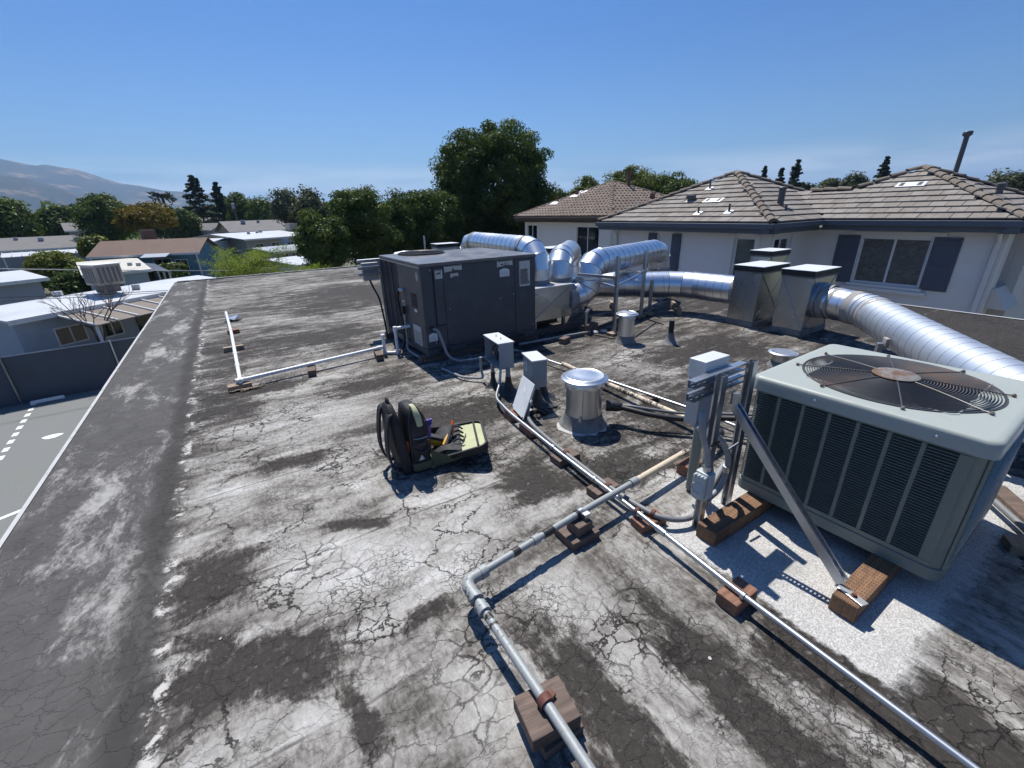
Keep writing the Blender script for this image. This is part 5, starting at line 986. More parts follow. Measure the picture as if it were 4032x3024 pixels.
# tools in the bag
def tool(name, lab, cat): return thing(name, lab, cat, (1.0, 2.7, .1))
t = tool('impact_driver', 'yellow and black cordless tool lying on the open lime flap', 'power tool'); T0 = V(.985, 2.70, .13); rt_ = Matrix.Rotation(R_(-25), 3, 'Z') @ Matrix.Rotation(R_(18), 3, 'Y')
MB().obox(T0, (.13, .065, .05), 0, rt_).build('tool_body', M['yellow'], t, None, .012, 3); MB().obox(T0 + rt_ @ V(.012, 0, .034), (.105, .055, .03), 0, rt_).build('tool_grip', M['ink'], t, None, .01, 3); MB().obox(T0 + rt_ @ V(-.072, 0, .012), (.02, .05, .055), 0, rt_).build('tool_head', M['yellow'], t, None, .008)
for k, (mt, p, q) in enumerate((('ink', (1.03, 2.58, .12), (1.14, 2.69, .22)), ('orange', (1.12, 2.66, .16), (1.16, 2.72, .24)), ('yellow', (1.09, 2.66, .17), (1.02, 2.60, .13)), ('ink', (1.15, 2.62, .13), (1.10, 2.54, .10)), ('ink', (1.19, 2.60, .13), (1.13, 2.53, .10)))):
    lab = ['black pliers handle propped on the open flap', 'orange tool handle sticking up from the bag pocket', 'yellow handled cutter in the lime pocket', 'black screwdriver grip in the lime pocket', 'second black screwdriver grip nearer the flap strap'][k]
    hh = tool('hand_tool', lab, 'hand tool'); MB().tube([p, (V(p) + V(q)) / 2, q], .011, 10, True, [.008, .013, .011]).build('grip', M[mt], hh, 60); d_ = (V(p) - V(q)).normalized(); MB().tube([p, V(p) + d_ * .05], .004, 8).build('shaft', M['ink'], hh, 60)
g = tool('work_glove', 'violet work glove tucked beside the middle compartment', 'glove'); b = MB(); b.tube(bez([(.925, 2.66, .20), (.925, 2.65, .27), (.93, 2.645, .315)], 5), .03, 10, True, None); b.build('glove_palm', M['purple'], g, 70)
for k in range(4): MB().tube([(.915 + k * .014, 2.645, .305), (.92 + k * .014, 2.64, .345)], .009, 8).build('glove_finger', M['purple'], g, 60)
sp_ = tool('screwdriver', 'orange screwdriver standing between the two leaves of the backpack', 'screwdriver'); MB().tube([(.755, 2.59, .16), (.752, 2.59, .25)], .013, 10).build('grip', M['orange'], sp_, 60); MB().tube([(.755, 2.59, .06), (.755, 2.59, .16)], .004, 8).build('shaft', M['steel'], sp_, 60)
# ------------------------------------------------------------------ tiled houses
TW, TL = .30, .305
def flat_tile():
    b = MB(); h = TW / 2 - .006; b.hexa([(-h, 0, .014), (h, 0, .014), (h, TL + .03, -.012), (-h, TL + .03, -.012), (-h, 0, .048), (h, 0, .048), (h, TL + .03, .014), (-h, TL + .03, .014)]); return b.mesh('roof_tile')
def barrel_tile(w_=.26, l_=.30):
    b = MB(); n = 6; vs = []
    for yv, dz in ((0, .03), (l_ + .03, .008)):
        for k in range(n + 1): a = math.pi * k / n; vs.append((-w_ / 2 * .98 * math.cos(a) if True else 0, yv, dz + .055 * math.sin(a)))
    fs = [(k, k + 1, n + 2 + k, n + 1 + k) for k in range(n)] + [tuple(reversed(range(n + 1)))]
    return b.add(vs, fs).mesh('roof_tile', 60)
def capmesh(L=.36, r=.10):
    b = MB(); n = 6; vs = []
    for yv, rr, dz in ((0, r * 1.12, .03), (L, r * .92, .012)):
        for k in range(n + 1): a = math.pi * k / n; vs.append((-rr * math.cos(a), yv, dz + rr * .75 * math.sin(a)))
    b.add(vs, [(k, k + 1, n + 2 + k, n + 1 + k) for k in range(n)] + [tuple(reversed(range(n + 1)))]); return b.mesh('ridge_cap', 60)
TILE = flat_tile(); TILE.materials.append(M['tile']); BTILE = barrel_tile(); BTILE.materials.append(M['tile_brown'])
CAP = capmesh(); CAP.materials.append(M['tile_cap']); CAPB = capmesh(.30, .09); CAPB.materials.append(M['tile_brown'])
def roof_plane(poly, up, tile, tw, tl, collect, par_bed, matbed):
    """poly: 3d corners of one roof slope, first edge = eave; gathers tile matrices"""
    p = [V(q) for q in poly]; u = (p[1] - p[0]).normalized(); nrm = (p[1] - p[0]).cross(p[2] - p[0]).normalized()
    if nrm.z < 0: nrm = -nrm
    v = nrm.cross(u).normalized()
    if v.z < 0: v = -v; 
    if u.cross(v).dot(nrm) < 0: u = -u
    o = p[0]; q2 = [((x - o).dot(u), (x - o).dot(v)) for x in p]
    def span(vv):
        xs = []
        for i in range(len(q2)):
            (a, b_), (c_, d) = q2[i], q2[(i + 1) % len(q2)]
            if (b_ - vv) * (d - vv) < 0: xs.append(a + (c_ - a) * (vv - b_) / (d - b_))
        return (min(xs), max(xs)) if len(xs) >= 2 else None
    vmax = max(b_ for _, b_ in q2); r = 0; vv = 0.
    while vv < vmax - .08:
        s = span(vv + tl * .6)
        if s:
            x = s[0] + tw * (.5 if r % 2 else 0) % tw - tw * .5 * (r % 2) * 0
            k0 = math.floor(s[0] / tw - .5 * (r % 2)); x = (k0 + .5 * (r % 2) + .5) * tw
            while x < s[1] + tw * .25:
                if x > s[0] - tw * .25:
                    wob = random.uniform(-.004, .004); collect.append(Matrix.Translation(o + u * (x + random.uniform(-.004, .004)) + v * (vv + wob) + nrm * random.uniform(0, .004)) @ Matrix((u, v, nrm)).transposed().to_4x4())
                x += tw
        vv += tl; r += 1
    bed = MB().add([x - nrm * .006 for x in p] + [x - nrm * .10 for x in p], [tuple(range(len(p))), tuple(reversed(range(len(p), 2 * len(p))))] + [(i, (i + 1) % len(p), len(p) + (i + 1) % len(p), len(p) + i) for i in range(len(p))])
    return bed.build('roof_slope', matbed, par_bed)
def lay(mats, mesh, par, name='roof_tile', cap=300):
    mats.sort(key=lambda m: (m.translation - V(0, 0, 1.7)).length)
    for m in mats[:cap]:
        o = bpy.data.objects.new(name, mesh); COL.objects.link(o); adopt(o, par); o.matrix_basis = m
    if len(mats) > cap:
        b = MB(); vv = [v.co.copy() for v in mesh.vertices]; ff = [tuple(p.vertices) for p in mesh.polygons]
        for m in mats[cap:]: b.add([m @ v for v in vv], ff)
        o = b.build(name + '_field', mesh.materials[0], par); o['kind'] = 'stuff'
def caps(a, b_, mesh, par, step, nrm=V(0, 0, 1)):
    a, b_ = V(a), V(b_); d = (b_ - a); L = d.length; t = d / L; side = t.cross(nrm).normalized(); up = side.cross(t).normalized(); k = int(L / step)
    for i in range(k):
        o = bpy.data.objects.new('ridge_cap', mesh); COL.objects.link(o); adopt(o, par); o.matrix_basis = Matrix.Translation(a + t * (i * L / k) + up * .012) @ Matrix((side, t, up)).transposed().to_4x4()
def gutter(pts, mat, par, zb=0):
    for a, b_ in zip(pts[:-1], pts[1:]):
        a, b_ = V(a), V(b_); t = (b_ - a).normalized(); n = t.cross(V(0, 0, 1)); MB().frame(a, t, n, V(0, 0, 1), (-.03, -.06, -.14), ((b_ - a).length + .03, .06, -.01)).build('gutter', M[mat], par, None, .012); MB().frame(a, t, n, V(0, 0, 1), (-.02, -.30, -.26), ((b_ - a).length + .02, -.065, -.12)).build('fascia', M[mat], par)
def wall_x(par, x, y0, y1, z0, z1, holes, mat, t=.2):
    """wall in the plane x (facing -x) with rectangular openings [(ya, yb, za, zb)]"""
    ys = sorted({y0, y1, *[h[0] for h in holes], *[h[1] for h in holes]}); b = MB()
    for a, c_ in zip(ys[:-1], ys[1:]):
        hs = [h for h in holes if h[0] <= a and h[1] >= c_]; zs = [z0] + [q for h in sorted(hs, key=lambda h: h[2]) for q in (h[2], h[3])] + [z1]
        for k in range(0, len(zs), 2): b.box((x, a, zs[k]), (x + t, c_, zs[k + 1]))
    return b.build('wall', mat, par)
def win_x(par, x, y0, y1, z0, z1, pane, mull=1, frame='white', fw=.045):
    wd = MB(); wd.box((x + .02, y0, z0), (x + .10, y0 + fw, z1)); wd.box((x + .02, y1 - fw, z0), (x + .10, y1, z1)); wd.box((x + .02, y0 + fw, z0), (x + .10, y1 - fw, z0 + fw)); wd.box((x + .02, y0 + fw, z1 - fw), (x + .10, y1 - fw, z1)); w_ = wd.build('window', M[frame], par, None, .004)
    es = np.linspace(y0 + fw, y1 - fw, mull + 1)
    for k in range(mull):
        MB().box((x + .055 + .008 * k, es[k] + .002, z0 + fw + .001), (x + .062 + .008 * k, es[k + 1] - .002, z1 - fw - .001)).build('pane', M[pane], w_)
        if k: MB().box((x + .03, es[k] - .025, z0 + fw + .001), (x + .09, es[k] + .025, z1 - fw - .001)).build('mullion', M[frame], w_)
    return w_
def shutter(par, x, y0, y1, z0, z1):
    s = MB().box((x - .04, y0, z0), (x - .002, y1, z1)).build('shutter', M['shutter'], par, None, .004)
    for a, c_ in (((z0 + .06), (z0 + z1) / 2 - .03), ((z0 + z1) / 2 + .03, z1 - .06)): MB().box((x - .05, y0 + .06, a), (x - .041, y1 - .06, c_)).build('shutter_panel', M['shutter'], s, None, .004)
# grey-tiled house
S_ = .45; ZE = 1.22
h1 = thing('tiled_house', 'pale stucco house with grey-brown tile roof and slate shutters on the right', 'house', (14.5, 6, GROUND))
XW, XL = 14.5, 12.0
W1 = wall_x(h1, XW, 2.55, 6.53, GROUND, .98, [(3.79, 5.25, -.40, .775)], M['stucco'])
win_x(h1, XW, 3.79, 5.25, -.40, .775, 'foil', 2)
shutter(h1, XW, 5.28, 5.80, -.44, .81); shutter(h1, XW, 3.25, 3.76, -.44, .81)
MB().box((XW - .06, 3.55, .83), (XW - .001, 5.45, .93)).build('window_trim', M['stucco2'], h1, None, .01); MB().box((XW - .09, 3.60, -.60), (XW - .001, 5.45, -.50)).build('window_sill', M['stucco2'], h1, None, .01); MB().box((XW - .05, 3.70, -.499), (XW - .001, 5.35, -.42)).build('window_sill', M['stucco'], h1, None, .01)
MB().tube([(XW - .25, 2.66, .95), (XW - .08, 2.66, .80), (XW - .06, 2.66, .70)], .045, 10).build('downspout', M['white'], h1, 60); MB().box((XW - .10, 2.62, GROUND), (XW - .01, 2.70, .75)).build('downspout', M['stucco'], h1)
# side wall facing the camera side (y = 2.55) with a recessed bay
b = MB(); b.box((XW + .2, 2.55, GROUND), (15.0, 2.75, .98)); b.build('wall', M['stucco_warm'], h1); b = MB(); b.box((15.0, 2.95, GROUND), (15.7, 3.15, .98)); b.build('wall', M['stucco'], h1); b = MB(); b.box((15.7, 2.35, GROUND), (19.3, 2.55, .98)); b.box((15.7, 2.552, GROUND), (15.9, 3.6, .98)); b.build('wall', M['stucco_warm'], h1)  # warmer stucco on the outer strips paints in bounced light
MB().hexa([(XW + .22, 2.2, -.75), (15.9, 2.2, -.75), (15.9, 2.9, -.75), (XW + .22, 2.9, -.75), (XW + .22, 2.5, -.30), (15.9, 2.5, -.30), (15.9, 2.9, -.30), (XW + .22, 2.9, -.30)]).build('wall_ledge', M['stucco_warm'], h1)
# left block: front wall x = 12, side wall y = 6.53
wall_x(h1, XL, 6.55, 11.85, GROUND, 1.0, [(6.72, 7.30, -1.0, .83), (9.42, 9.98, -.2, .86)], M['stucco'])
win_x(h1, XL, 6.72, 7.30, -1.0, .83, 'glass_green', 1); win_x(h1, XL, 9.42, 9.98, -.2, .86, 'label_w', 1); shutter(h1, XL, 9.06, 9.40, -.25, .87); shutter(h1, XL, 10.0, 10.34, -.25, .87)
MB().box((XL - .05, 6.60, .93), (XL - .001, 7.45, .995)).build('window_trim', M['stucco2'], h1); MB().box((XL - .05, 6.60, -1.2), (XL - .001, 6.70, .90)).build('window_trim', M['stucco2'], h1); MB().box((XL - .05, 7.32, -1.2), (XL - .001, 7.44, .90)).build('window_trim', M['stucco2'], h1); MB().box((XL - .05, 9.3, .93), (XL - .001, 10.1, .99)).build('window_trim', M['stucco2'], h1)
b = MB(); b.box((XL, 6.53 - .0, GROUND), (12.50, 6.548, 1.0)); b.box((13.36, 6.53, GROUND), (XW, 6.73, 1.0)); b.box((12.50, 6.53, GROUND), (13.36, 6.73, -.60)); b.box((12.50, 6.53, .80), (13.36, 6.73, 1.0)); b.build('wall', M['stucco'], h1)
wd = MB(); wd.box((12.50, 6.55, -.60), (12.55, 6.65, .80)); wd.box((13.31, 6.55, -.60), (13.36, 6.65, .80)); wd.box((12.55, 6.55, .75), (13.31, 6.65, .80)); wd.box((12.55, 6.55, -.60), (13.31, 6.65, -.55)); ww = wd.build('window', M['white'], h1)
MB().box((12.552, 6.58, -.548), (12.92, 6.59, .748)).build('pane', M['glass'], ww); MB().box((12.94, 6.59, -.548), (13.308, 6.60, .748)).build('pane', M['glass'], ww); MB().box((12.90, 6.56, -.548), (12.96, 6.62, .748)).build('mullion', M['white'], ww)
MB().box((12.40, 6.47, .86), (13.5, 6.528, .93)).build('window_trim', M['stucco2'], h1); MB().box((12.38, 6.48, -.8), (12.49, 6.528, .84)).build('window_trim', M['stucco2'], h1); MB().box((13.37, 6.48, -.8), (13.48, 6.528, .84)).build('window_trim', M['stucco2'], h1)
MB().tube([(XL - .25, 11.78, .98), (XL - .1, 11.78, .82), (XL - .05, 11.78, .70), (XL - .05, 11.78, GROUND)], .04, 10).build('downspout', M['white'], h1, 60)
# roof geometry
aL = V(14.575, 9.175, ZE + S_ * 3.075); cFR, cFL, cBR, cBL = V(11.5, 6.1, ZE), V(11.5, 12.25, ZE), V(17.65, 6.1, ZE), V(17.65, 12.25, ZE)
aR = V(16.75, 5.05, ZE + S_ * 2.75); dFR, dFL, dBR, dBL = V(14.0, 2.30, ZE), V(14.0, 7.80, ZE), V(19.5, 2.30, ZE), V(19.5, 7.80, ZE)
T_ = []
roof_plane([cFR, cFL, aL], 0, TILE, TW, TL, T_, h1, M['tile_bed'])
roof_plane([cBR, cFR, aL], 0, TILE, TW, TL, T_, h1, M['tile_bed'])
mr = V(15.62, 6.18, ZE + S_ * 1.62)
main = []; roof_plane([dFR, V(14.0, 6.1, ZE), V(15.62, 7.72, ZE + S_ * 1.62), mr, aR], 0, TILE, TW, TL, main, h1, M['tile_bed'])
T_ += main; roof_plane([dBR, dFR, aR], 0, TILE, TW, TL, T_, h1, M['tile_bed'])
for pl_ in ([cFL, cBL, aL], [cBL, cBR, aL], [dBL, dBR, aR], [V(15.62, 6.18, ZE + S_ * 1.62), V(15.62, 7.72, ZE + S_ * 1.62), V(17.2, 7.72, ZE), V(17.2, 6.18, ZE)]): MB().quad(*pl_).build('rear_slope', M['tile_bed'], h1)
lay(T_, TILE, h1)
for a, b_ in ((cFR, aL), (cFL, aL), (dFR, aR), (V(15.70, 6.10, ZE + S_ * 1.70), aR), (aR, dBR + (aR - dBR) * .02)): 
    if (a - aR).length < .01: caps(dBR, aR, CAP, h1, .33)
    else: caps(a, b_, CAP, h1, .33)
caps(V(15.62, 7.3, ZE + S_ * 1.62 + .01), V(15.62, 6.2, ZE + S_ * 1.62 + .01), CAP, h1, .33); caps(cBR, aL, CAP, h1, .33)
gutter([V(11.46, 12.28, ZE), V(11.46, 6.06, ZE)], 'slate', h1); gutter([V(11.46, 6.06, ZE), V(13.96, 6.06, ZE)], 'slate', h1); gutter([V(13.96, 6.06, ZE), V(13.96, 2.26, ZE)], 'slate', h1); gutter([V(13.96, 2.26, ZE), V(19.5, 2.26, ZE)], 'slate', h1)
b = MB(); b.box((11.55, 6.2, .985), (12.2, 12.1, 1.0)); b.box((14.05, 2.4, .965), (14.7, 6.5, .98)); b.box((11.55, 6.15, .985 - .02), (14.6, 6.6, .9835)); b.box((14.05, 2.35, .94), (19.4, 2.6, .96)); b.build('soffit', M['slate'], h1)
# roof fittings on the front slope of the left block: plane z = ZE + S*(x-11.5)
def onL(y, f): x = 11.5 + f; return V(x, y, ZE + S_ * f + .03)
def pipevent(p, h, r, mat='ventpipe', plate=.21, hood=False, name='roof_vent'):
    o = MB().tube([p - V(0, 0, .05), p + V(0, 0, h)], r, 10).build(name, M[mat], h1, 60)
    MB().frame(p, V(0, 1, 0), V(.912, 0, .41), V(-.41, 0, .912), (-plate / 2, -plate * .55, .012), (plate / 2, plate * .45, .022)).build('vent_flashing', M['deckpatch'], o)
    if hood: MB().lathe(p + V(0, 0, h), [(r * 1.5, -.05), (r * 1.7, .0), (r * 1.6, .06), (r * .6, .08)], 12).build('vent_hood', M[mat], o, 60)
pipevent(onL(8.55, .45), .17, .028); pipevent(onL(7.62, .50), .22, .028); pipevent(onL(9.45, 1.25), .10, .09, hood=True); pipevent(onL(9.35, 2.0), .28, .028)
for yy in (8.45, ):
    q = MB().frame(onL(8.62, 1.08), V(0, 1, 0), V(.912, 0, .41), V(-.41, 0, .912), (-.30, 0, .012), (.30, .26, .026)).build('skylight_vent', M['deckpatch'], h1)
    for k in (-.23, .14): MB().frame(onL(8.62, 1.08), V(0, 1, 0), V(.912, 0, .41), V(-.41, 0, .912), (k, .05, .027), (k + .09, .22, .034)).build('vent_slot', M['ink'], q)
q = MB().frame(V(15.60, 4.90, ZE + S_ * 1.60 + .03), V(0, 1, 0), V(.912, 0, .41), V(-.41, 0, .912), (-.30, 0, .012), (.32, .26, .026)).build('skylight_vent', M['deckpatch'], h1)
for k in (-.22, .16): MB().frame(V(15.60, 4.90, ZE + S_ * 1.60 + .03), V(0, 1, 0), V(.912, 0, .41), V(-.41, 0, .912), (k, .05, .027), (k + .09, .22, .034)).build('vent_slot', M['ink'], q)
fl = MB().tube([(13.3, 6.95, ZE + .3), (13.3, 6.95, ZE + .82)], .085, 14).build('flue', M['ventpipe'], h1, 60); MB().lathe((13.3, 6.95, ZE + .80), [(.10, 0), (.115, .03), (.10, .06), (.05, .075)], 14).build('flue_cap', M['ventpipe'], fl, 60); MB().tube([(13.0, 6.62, ZE + .2), (13.0, 6.62, ZE + .42)], .03, 8).build('roof_vent', M['ventpipe'], h1, 60)
ch_ = MB().tube([(17.45, 4.55, 2.0), (17.45, 4.55, 3.22)], .058, 14).build('chimney_flue', M['ventpipe'], h1, 60); MB().lathe((17.45, 4.55, 3.2), [(.075, 0), (.105, .03), (.105, .10), (.09, .12)], 14).build('flue_cap', M['ventpipe'], ch_, 60); MB().lathe((17.45, 4.55, 2.12), [(.15, 0), (.07, .13)], 14, False, False).build('flue_boot', M['ventpipe'], ch_, 60)
for p in ((16.2, 3.3, ZE + .62), (16.7, 2.85, ZE + .42)): MB().lathe(p, [(.07, -.1), (.07, .06), (.10, .07), (.10, .13), (.05, .15)], 12).build('roof_vent', M['ventpipe'], h1, 60)
# brown-tiled house behind
h2 = thing('tiled_house', 'cream stucco house with brown barrel-tile roof behind the silver ducts', 'house', (15.6, 18.5, GROUND)); ZB2 = 1.30
wall_x(h2, 15.6, 15.8, 23.0, GROUND, 1.05, [(16.55, 18.25, -1.4, .83), (21.75, 22.75, -.4, .86)], M['stucco2'])
win_x(h2, 15.6, 16.55, 18.25, -1.4, .83, 'glass', 2); win_x(h2, 15.6, 21.75, 22.75, -.4, .86, 'glass', 2)
MB().box((15.54, 16.3, .93), (15.598, 18.5, 1.0)).build('window_trim', M['stucco2'], h2); MB().box((15.54, 21.6, .93), (15.598, 22.9, 1.0)).build('window_trim', M['stucco2'], h2)
b = MB(); b.box((15.8, 15.8, GROUND), (22, 16.0, 1.05)); b.build('wall', M['stucco2'], h2)
g1, g2, g3, g4 = V(15.1, 15.35, ZB2), V(15.1, 23.4, ZB2), V(23.2, 15.35, ZB2), V(23.2, 23.4, ZB2); aB = V(18.75, 19.0, ZB2 + .45 * 3.7)
T2 = []; roof_plane([g1, g2, aB], 0, BTILE, .26, .30, T2, h2, M['tile_bed']); roof_plane([g3, g1, aB], 0, BTILE, .26, .30, T2, h2, M['tile_bed'])
MB().quad(g2, g4, aB).build('rear_slope', M['tile_bed'], h2); MB().quad(g4, g3, aB).build('rear_slope', M['tile_bed'], h2)
lay(T2, BTILE, h2)
for a in (g1, g2, g3): caps(a, aB, CAPB, h2, .29)
gutter([g2, g1], 'brownfascia', h2); gutter([g1, g3], 'brownfascia', h2)
b = MB(); b.box((15.15, 15.5, 1.03), (15.9, 23.2, 1.048)); b.build('soffit', M['brownfascia'], h2)
def onB(y, f): return V(15.1 + f, y, ZB2 + .45 * f + .05)
for p, h, r, m_ in ((onB(21.1, 1.5), .35, .04, 'ventred'), (onB(20.4, 2.3), .22, .09, 'ventred'), (V(19.3, 18.35, ZB2 + 1.35), .85, .10, 'ventred'), (V(19.6, 16.9, ZB2 + .65), .35, .14, 'ventred'), (V(19.9, 16.5, ZB2 + .5), .4, .04, 'ventred')):
    MB().tube([p - V(0, 0, .05), p + V(0, 0, h)], r, 10).build('roof_vent', M[m_], h2, 60)
for y_, f_ in ((20.4, 2.2), (20.2, 2.6), (21.2, 1.4)): MB().frame(onB(y_, f_), V(0, 1, 0), V(.912, 0, .41), V(-.41, 0, .912), (-.3, -.2, .03), (.3, .12, .045)).build('vent_flashing', M['deckpatch'], h2)
# ------------------------------------------------------------------ mobile-home park
def home(name, lab, A, B, width, ze, rise, roof, wall, wins=(), ov=.25, skirt=None, vents=(), cat='mobile home', gw=None, ridge=.5, ribs=0, zg=GROUND):
    """A,B: the eave corners nearest the camera (x, y); the body extends 'width' away from the camera; gable ridge along AB"""
    A, B = V(A[0], A[1], 0), V(B[0], B[1], 0); u = (B - A).normalized(); n = V(-u.y, u.x, 0)
    if n.y < 0: n = -n
    L = (B - A).length; t = thing(name, lab, cat, tuple(A + V(0, 0, zg))); P = lambda a, c_, z: A + u * a + n * c_ + V(0, 0, z)
    b = MB().hexa([P(0, 0, zg), P(L, 0, zg), P(L, width, zg), P(0, width, zg), P(0, 0, ze), P(L, 0, ze), P(L, width, ze), P(0, width, ze)])
    if rise > .3:
        b.add([P(0, 0, ze + .001), P(0, width, ze + .001), P(0, width * ridge, ze + rise - .03)], [(0, 1, 2)]); b.add([P(L, 0, ze + .001), P(L, width, ze + .001), P(L, width * ridge, ze + rise - .03)], [(0, 2, 1)])
    b.build('wall', M[wall], t)
    e = ov; k = rise / max(.1, width * ridge); r = MB(); th_ = .09
    for (c0, c1, z0, z1) in ((-e, width * ridge, ze + .02 - e * k, ze + rise), (width + e, width * ridge, ze + .02 - e * k, ze + rise)):
        r.hexa([P(-e, c0, z0), P(L + e, c0, z0), P(L + e, c1, z1), P(-e, c1, z1), P(-e, c0, z0 + th_), P(L + e, c0, z0 + th_), P(L + e, c1, z1 + th_), P(-e, c1, z1 + th_)])
    rf = r.build('roof', M[roof], t)
    MB().hexa([P(-e, -e - .03, ze - e * k - .05), P(L + e, -e - .03, ze - e * k - .05), P(L + e, -e - .002, ze - e * k - .05), P(-e, -e - .002, ze - e * k - .05), P(-e, -e - .03, ze - e * k + .12), P(L + e, -e - .03, ze - e * k + .12), P(L + e, -e - .002, ze - e * k + .12), P(-e, -e - .002, ze - e * k + .12)]).build('fascia', M['white'], t)
    for i in range(ribs):
        a = L * (i + .5) / ribs; MB().hexa([P(a - .03, -e, ze + .112 - e * k), P(a + .03, -e, ze + .112 - e * k), P(a + .03, width * ridge, ze + rise + .092), P(a - .03, width * ridge, ze + rise + .092), P(a - .03, -e, ze + .14 - e * k), P(a + .03, -e, ze + .14 - e * k), P(a + .03, width * ridge, ze + rise + .12), P(a - .03, width * ridge, ze + rise + .12)]).build('roof_seam', M[roof], rf)
    for (a, c_, z0, z1) in wins:
        w_ = MB().hexa([P(a, -.03, z0), P(c_, -.03, z0), P(c_, -.002, z0), P(a, -.002, z0), P(a, -.03, z1), P(c_, -.03, z1), P(c_, -.002, z1), P(a, -.002, z1)]).build('window', M['white'], t)
        m_ = (a + c_) / 2
        for p0, p1 in ((a + .06, m_ - .03), (m_ + .03, c_ - .06)): MB().hexa([P(p0, -.04, z0 + .06), P(p1, -.04, z0 + .06), P(p1, -.0305, z0 + .06), P(p0, -.0305, z0 + .06), P(p0, -.04, z1 - .06), P(p1, -.04, z1 - .06), P(p1, -.0305, z1 - .06), P(p0, -.0305, z1 - .06)]).build('pane', M['glass'], w_)
    for (a, c_, s_) in vents:
        zz = ze + rise * (c_ / (width * ridge) if c_ < width * ridge else (width - c_) / (width * (1 - ridge))) + .09; q = P(a, c_, zz); MB().obox(q + V(0, 0, s_ * .4), (s_, s_, s_ * .8)).build('roof_vent', M['mh_silver'], rf, None, .02)
    t['_P'] = 0; del t['_P']; return t, P, L
# nearest, white roof with patio cover and evaporative cooler
t, P, L = home('mobile_home', 'near mobile home with long white metal roof beyond the parking fence', (-6.75, 21.6), (-.3, 27.7), 4.0, -1.42, .22, 'mh_white', 'w_pale', [(1.0, 2.0, -2.6, -1.9), (2.5, 3.3, -2.7, -1.9)], .2, vents=((5.2, 1.2, .28), (3.4, 3.2, .3)))
for sgn in range(1):
    r = MB(); a0, a1 = 1.15, 6.6; r.hexa([P(a0, -1.95, -1.80), P(a1, -1.75, -1.80), P(a1, -.23, -1.52), P(a0, -.23, -1.52), P(a0, -1.95, -1.76), P(a1, -1.75, -1.76), P(a1, -.23, -1.48), P(a0, -.23, -1.48)]); pc = r.build('patio_cover', M['mh_tan'], t)
    for i in range(8): a = a0 + .05 + i * .76; MB().tube([P(a, -1.96, -1.735), P(a, -.25, -1.455)], .035, 6).build('cover_rib', M['white'], pc)
    for a in (1.3, 3.8, 6.3): MB().tube([P(a, -1.8, GROUND), P(a, -1.8, -1.8)], .05, 8).build('cover_post', M['white'], pc)
    MB().hexa([P(3.9, -.05, GROUND), P(4.9, -.05, GROUND), P(4.9, -.002, GROUND), P(3.9, -.002, GROUND), P(3.9, -.05, -1.9), P(4.9, -.05, -1.9), P(4.9, -.002, -1.9), P(3.9, -.002, -1.9)]).build('door', M['glass'], t)
ec = thing('evaporative_cooler', 'boxy louvred evaporative cooler on the near white roof', 'cooler', (-4.55, 25.2, -1.1)); c0 = V(-4.62, 25.35, -1.12)
MB().obox(c0 + V(0, 0, .18), (.62, .62, .34), R_(35)).build('curb', M['mh_grey'], ec); MB().obox(c0 + V(0, 0, .75), (.98, .98, .80), R_(35)).build('case', M['w_tan'], ec, None, .03); MB().obox(c0 + V(0, 0, 1.17), (1.04, 1.04, .05), R_(35)).build('lid', M['white'], ec, None, .02)
for k in range(4):
    for i in range(5):
        q = Matrix.Rotation(R_(35 + 90 * k), 3, 'Z'); MB().obox(c0 + q @ V(-.34 + i * .17, -.497, 0) + V(0, 0, .75), (.10, .012, .62), R_(35 + 90 * k)).build('louvre_panel', M['mh_grey'], ec)
home('mobile_home', 'cream-roofed mobile home with small roof vents below the blue house', (-7.35, 36.3), (-4.55, 36.9), 12.5, -1.30, .35, 'mh_cream', 'w_pale', [(.6, 1.6, -2.6, -1.9)], .25, vents=((.7, 2.5, .25), (1.6, 2.2, .25), (2.3, 2.4, .25), (2.7, 1.9, .25)))
cp = thing('carport', 'ribbed silver carport roof beside the cream-roofed mobile home', 'carport', (-4.3, 41, GROUND)); b = MB().hexa([(-6.6, 46.6, -1.42), (-5.0, 45.8, -1.62), (-3.45, 37.9, -1.62), (-4.9, 39.2, -1.42), (-6.6, 46.6, -1.36), (-5.0, 45.8, -1.56), (-3.45, 37.9, -1.56), (-4.9, 39.2, -1.36)]); b.build('carport_roof', M['mh_silver'], cp)
for k in range(14): f = k / 13; MB().tube([V(-6.6, 46.6, -1.35).lerp(V(-4.9, 39.2, -1.35), f), V(-5.0, 45.8, -1.55).lerp(V(-3.45, 37.9, -1.55), f)], .035, 5).build('roof_rib', M['mh_silver'], cp)
for p in ((-3.55, 38.1), (-4.2, 41.5), (-4.95, 45.5)): MB().tube([(p[0], p[1], GROUND), (p[0], p[1], -1.6)], .06, 8).build('post', M['white'], cp)
t, P, L = home('mobile_home', 'teal blue mobile home with brown roof and white window frames', (-9.5, 50.6), (-2.1, 48.1), 4.6, -.95, 1.0, 'mh_brown', 'w_blue', [(4.3, 5.7, -2.6, -1.35), (6.0 - .1, 6.9, -2.5, -1.5)], .3)
MB().hexa([P(4.0, -1.3, -1.20), P(5.9, -1.3, -1.20), P(5.9, -.34, -.98), P(4.0, -.34, -.98), P(4.0, -1.3, -1.14), P(5.9, -1.3, -1.14), P(5.9, -.34, -.92), P(4.0, -.34, -.92)]).build('window_awning', M['mh_silver'], t)
MB().tube([P(7.72, -.05, GROUND), P(7.72, -.05, -1.0)], .07, 8).build('corner_trim', M['white'], t)
bx2 = MB().obox((-5.6, 53.2, .42), (1.0, .9, 1.0), .3).build('roof_cooler', M['mh_brown'], t)
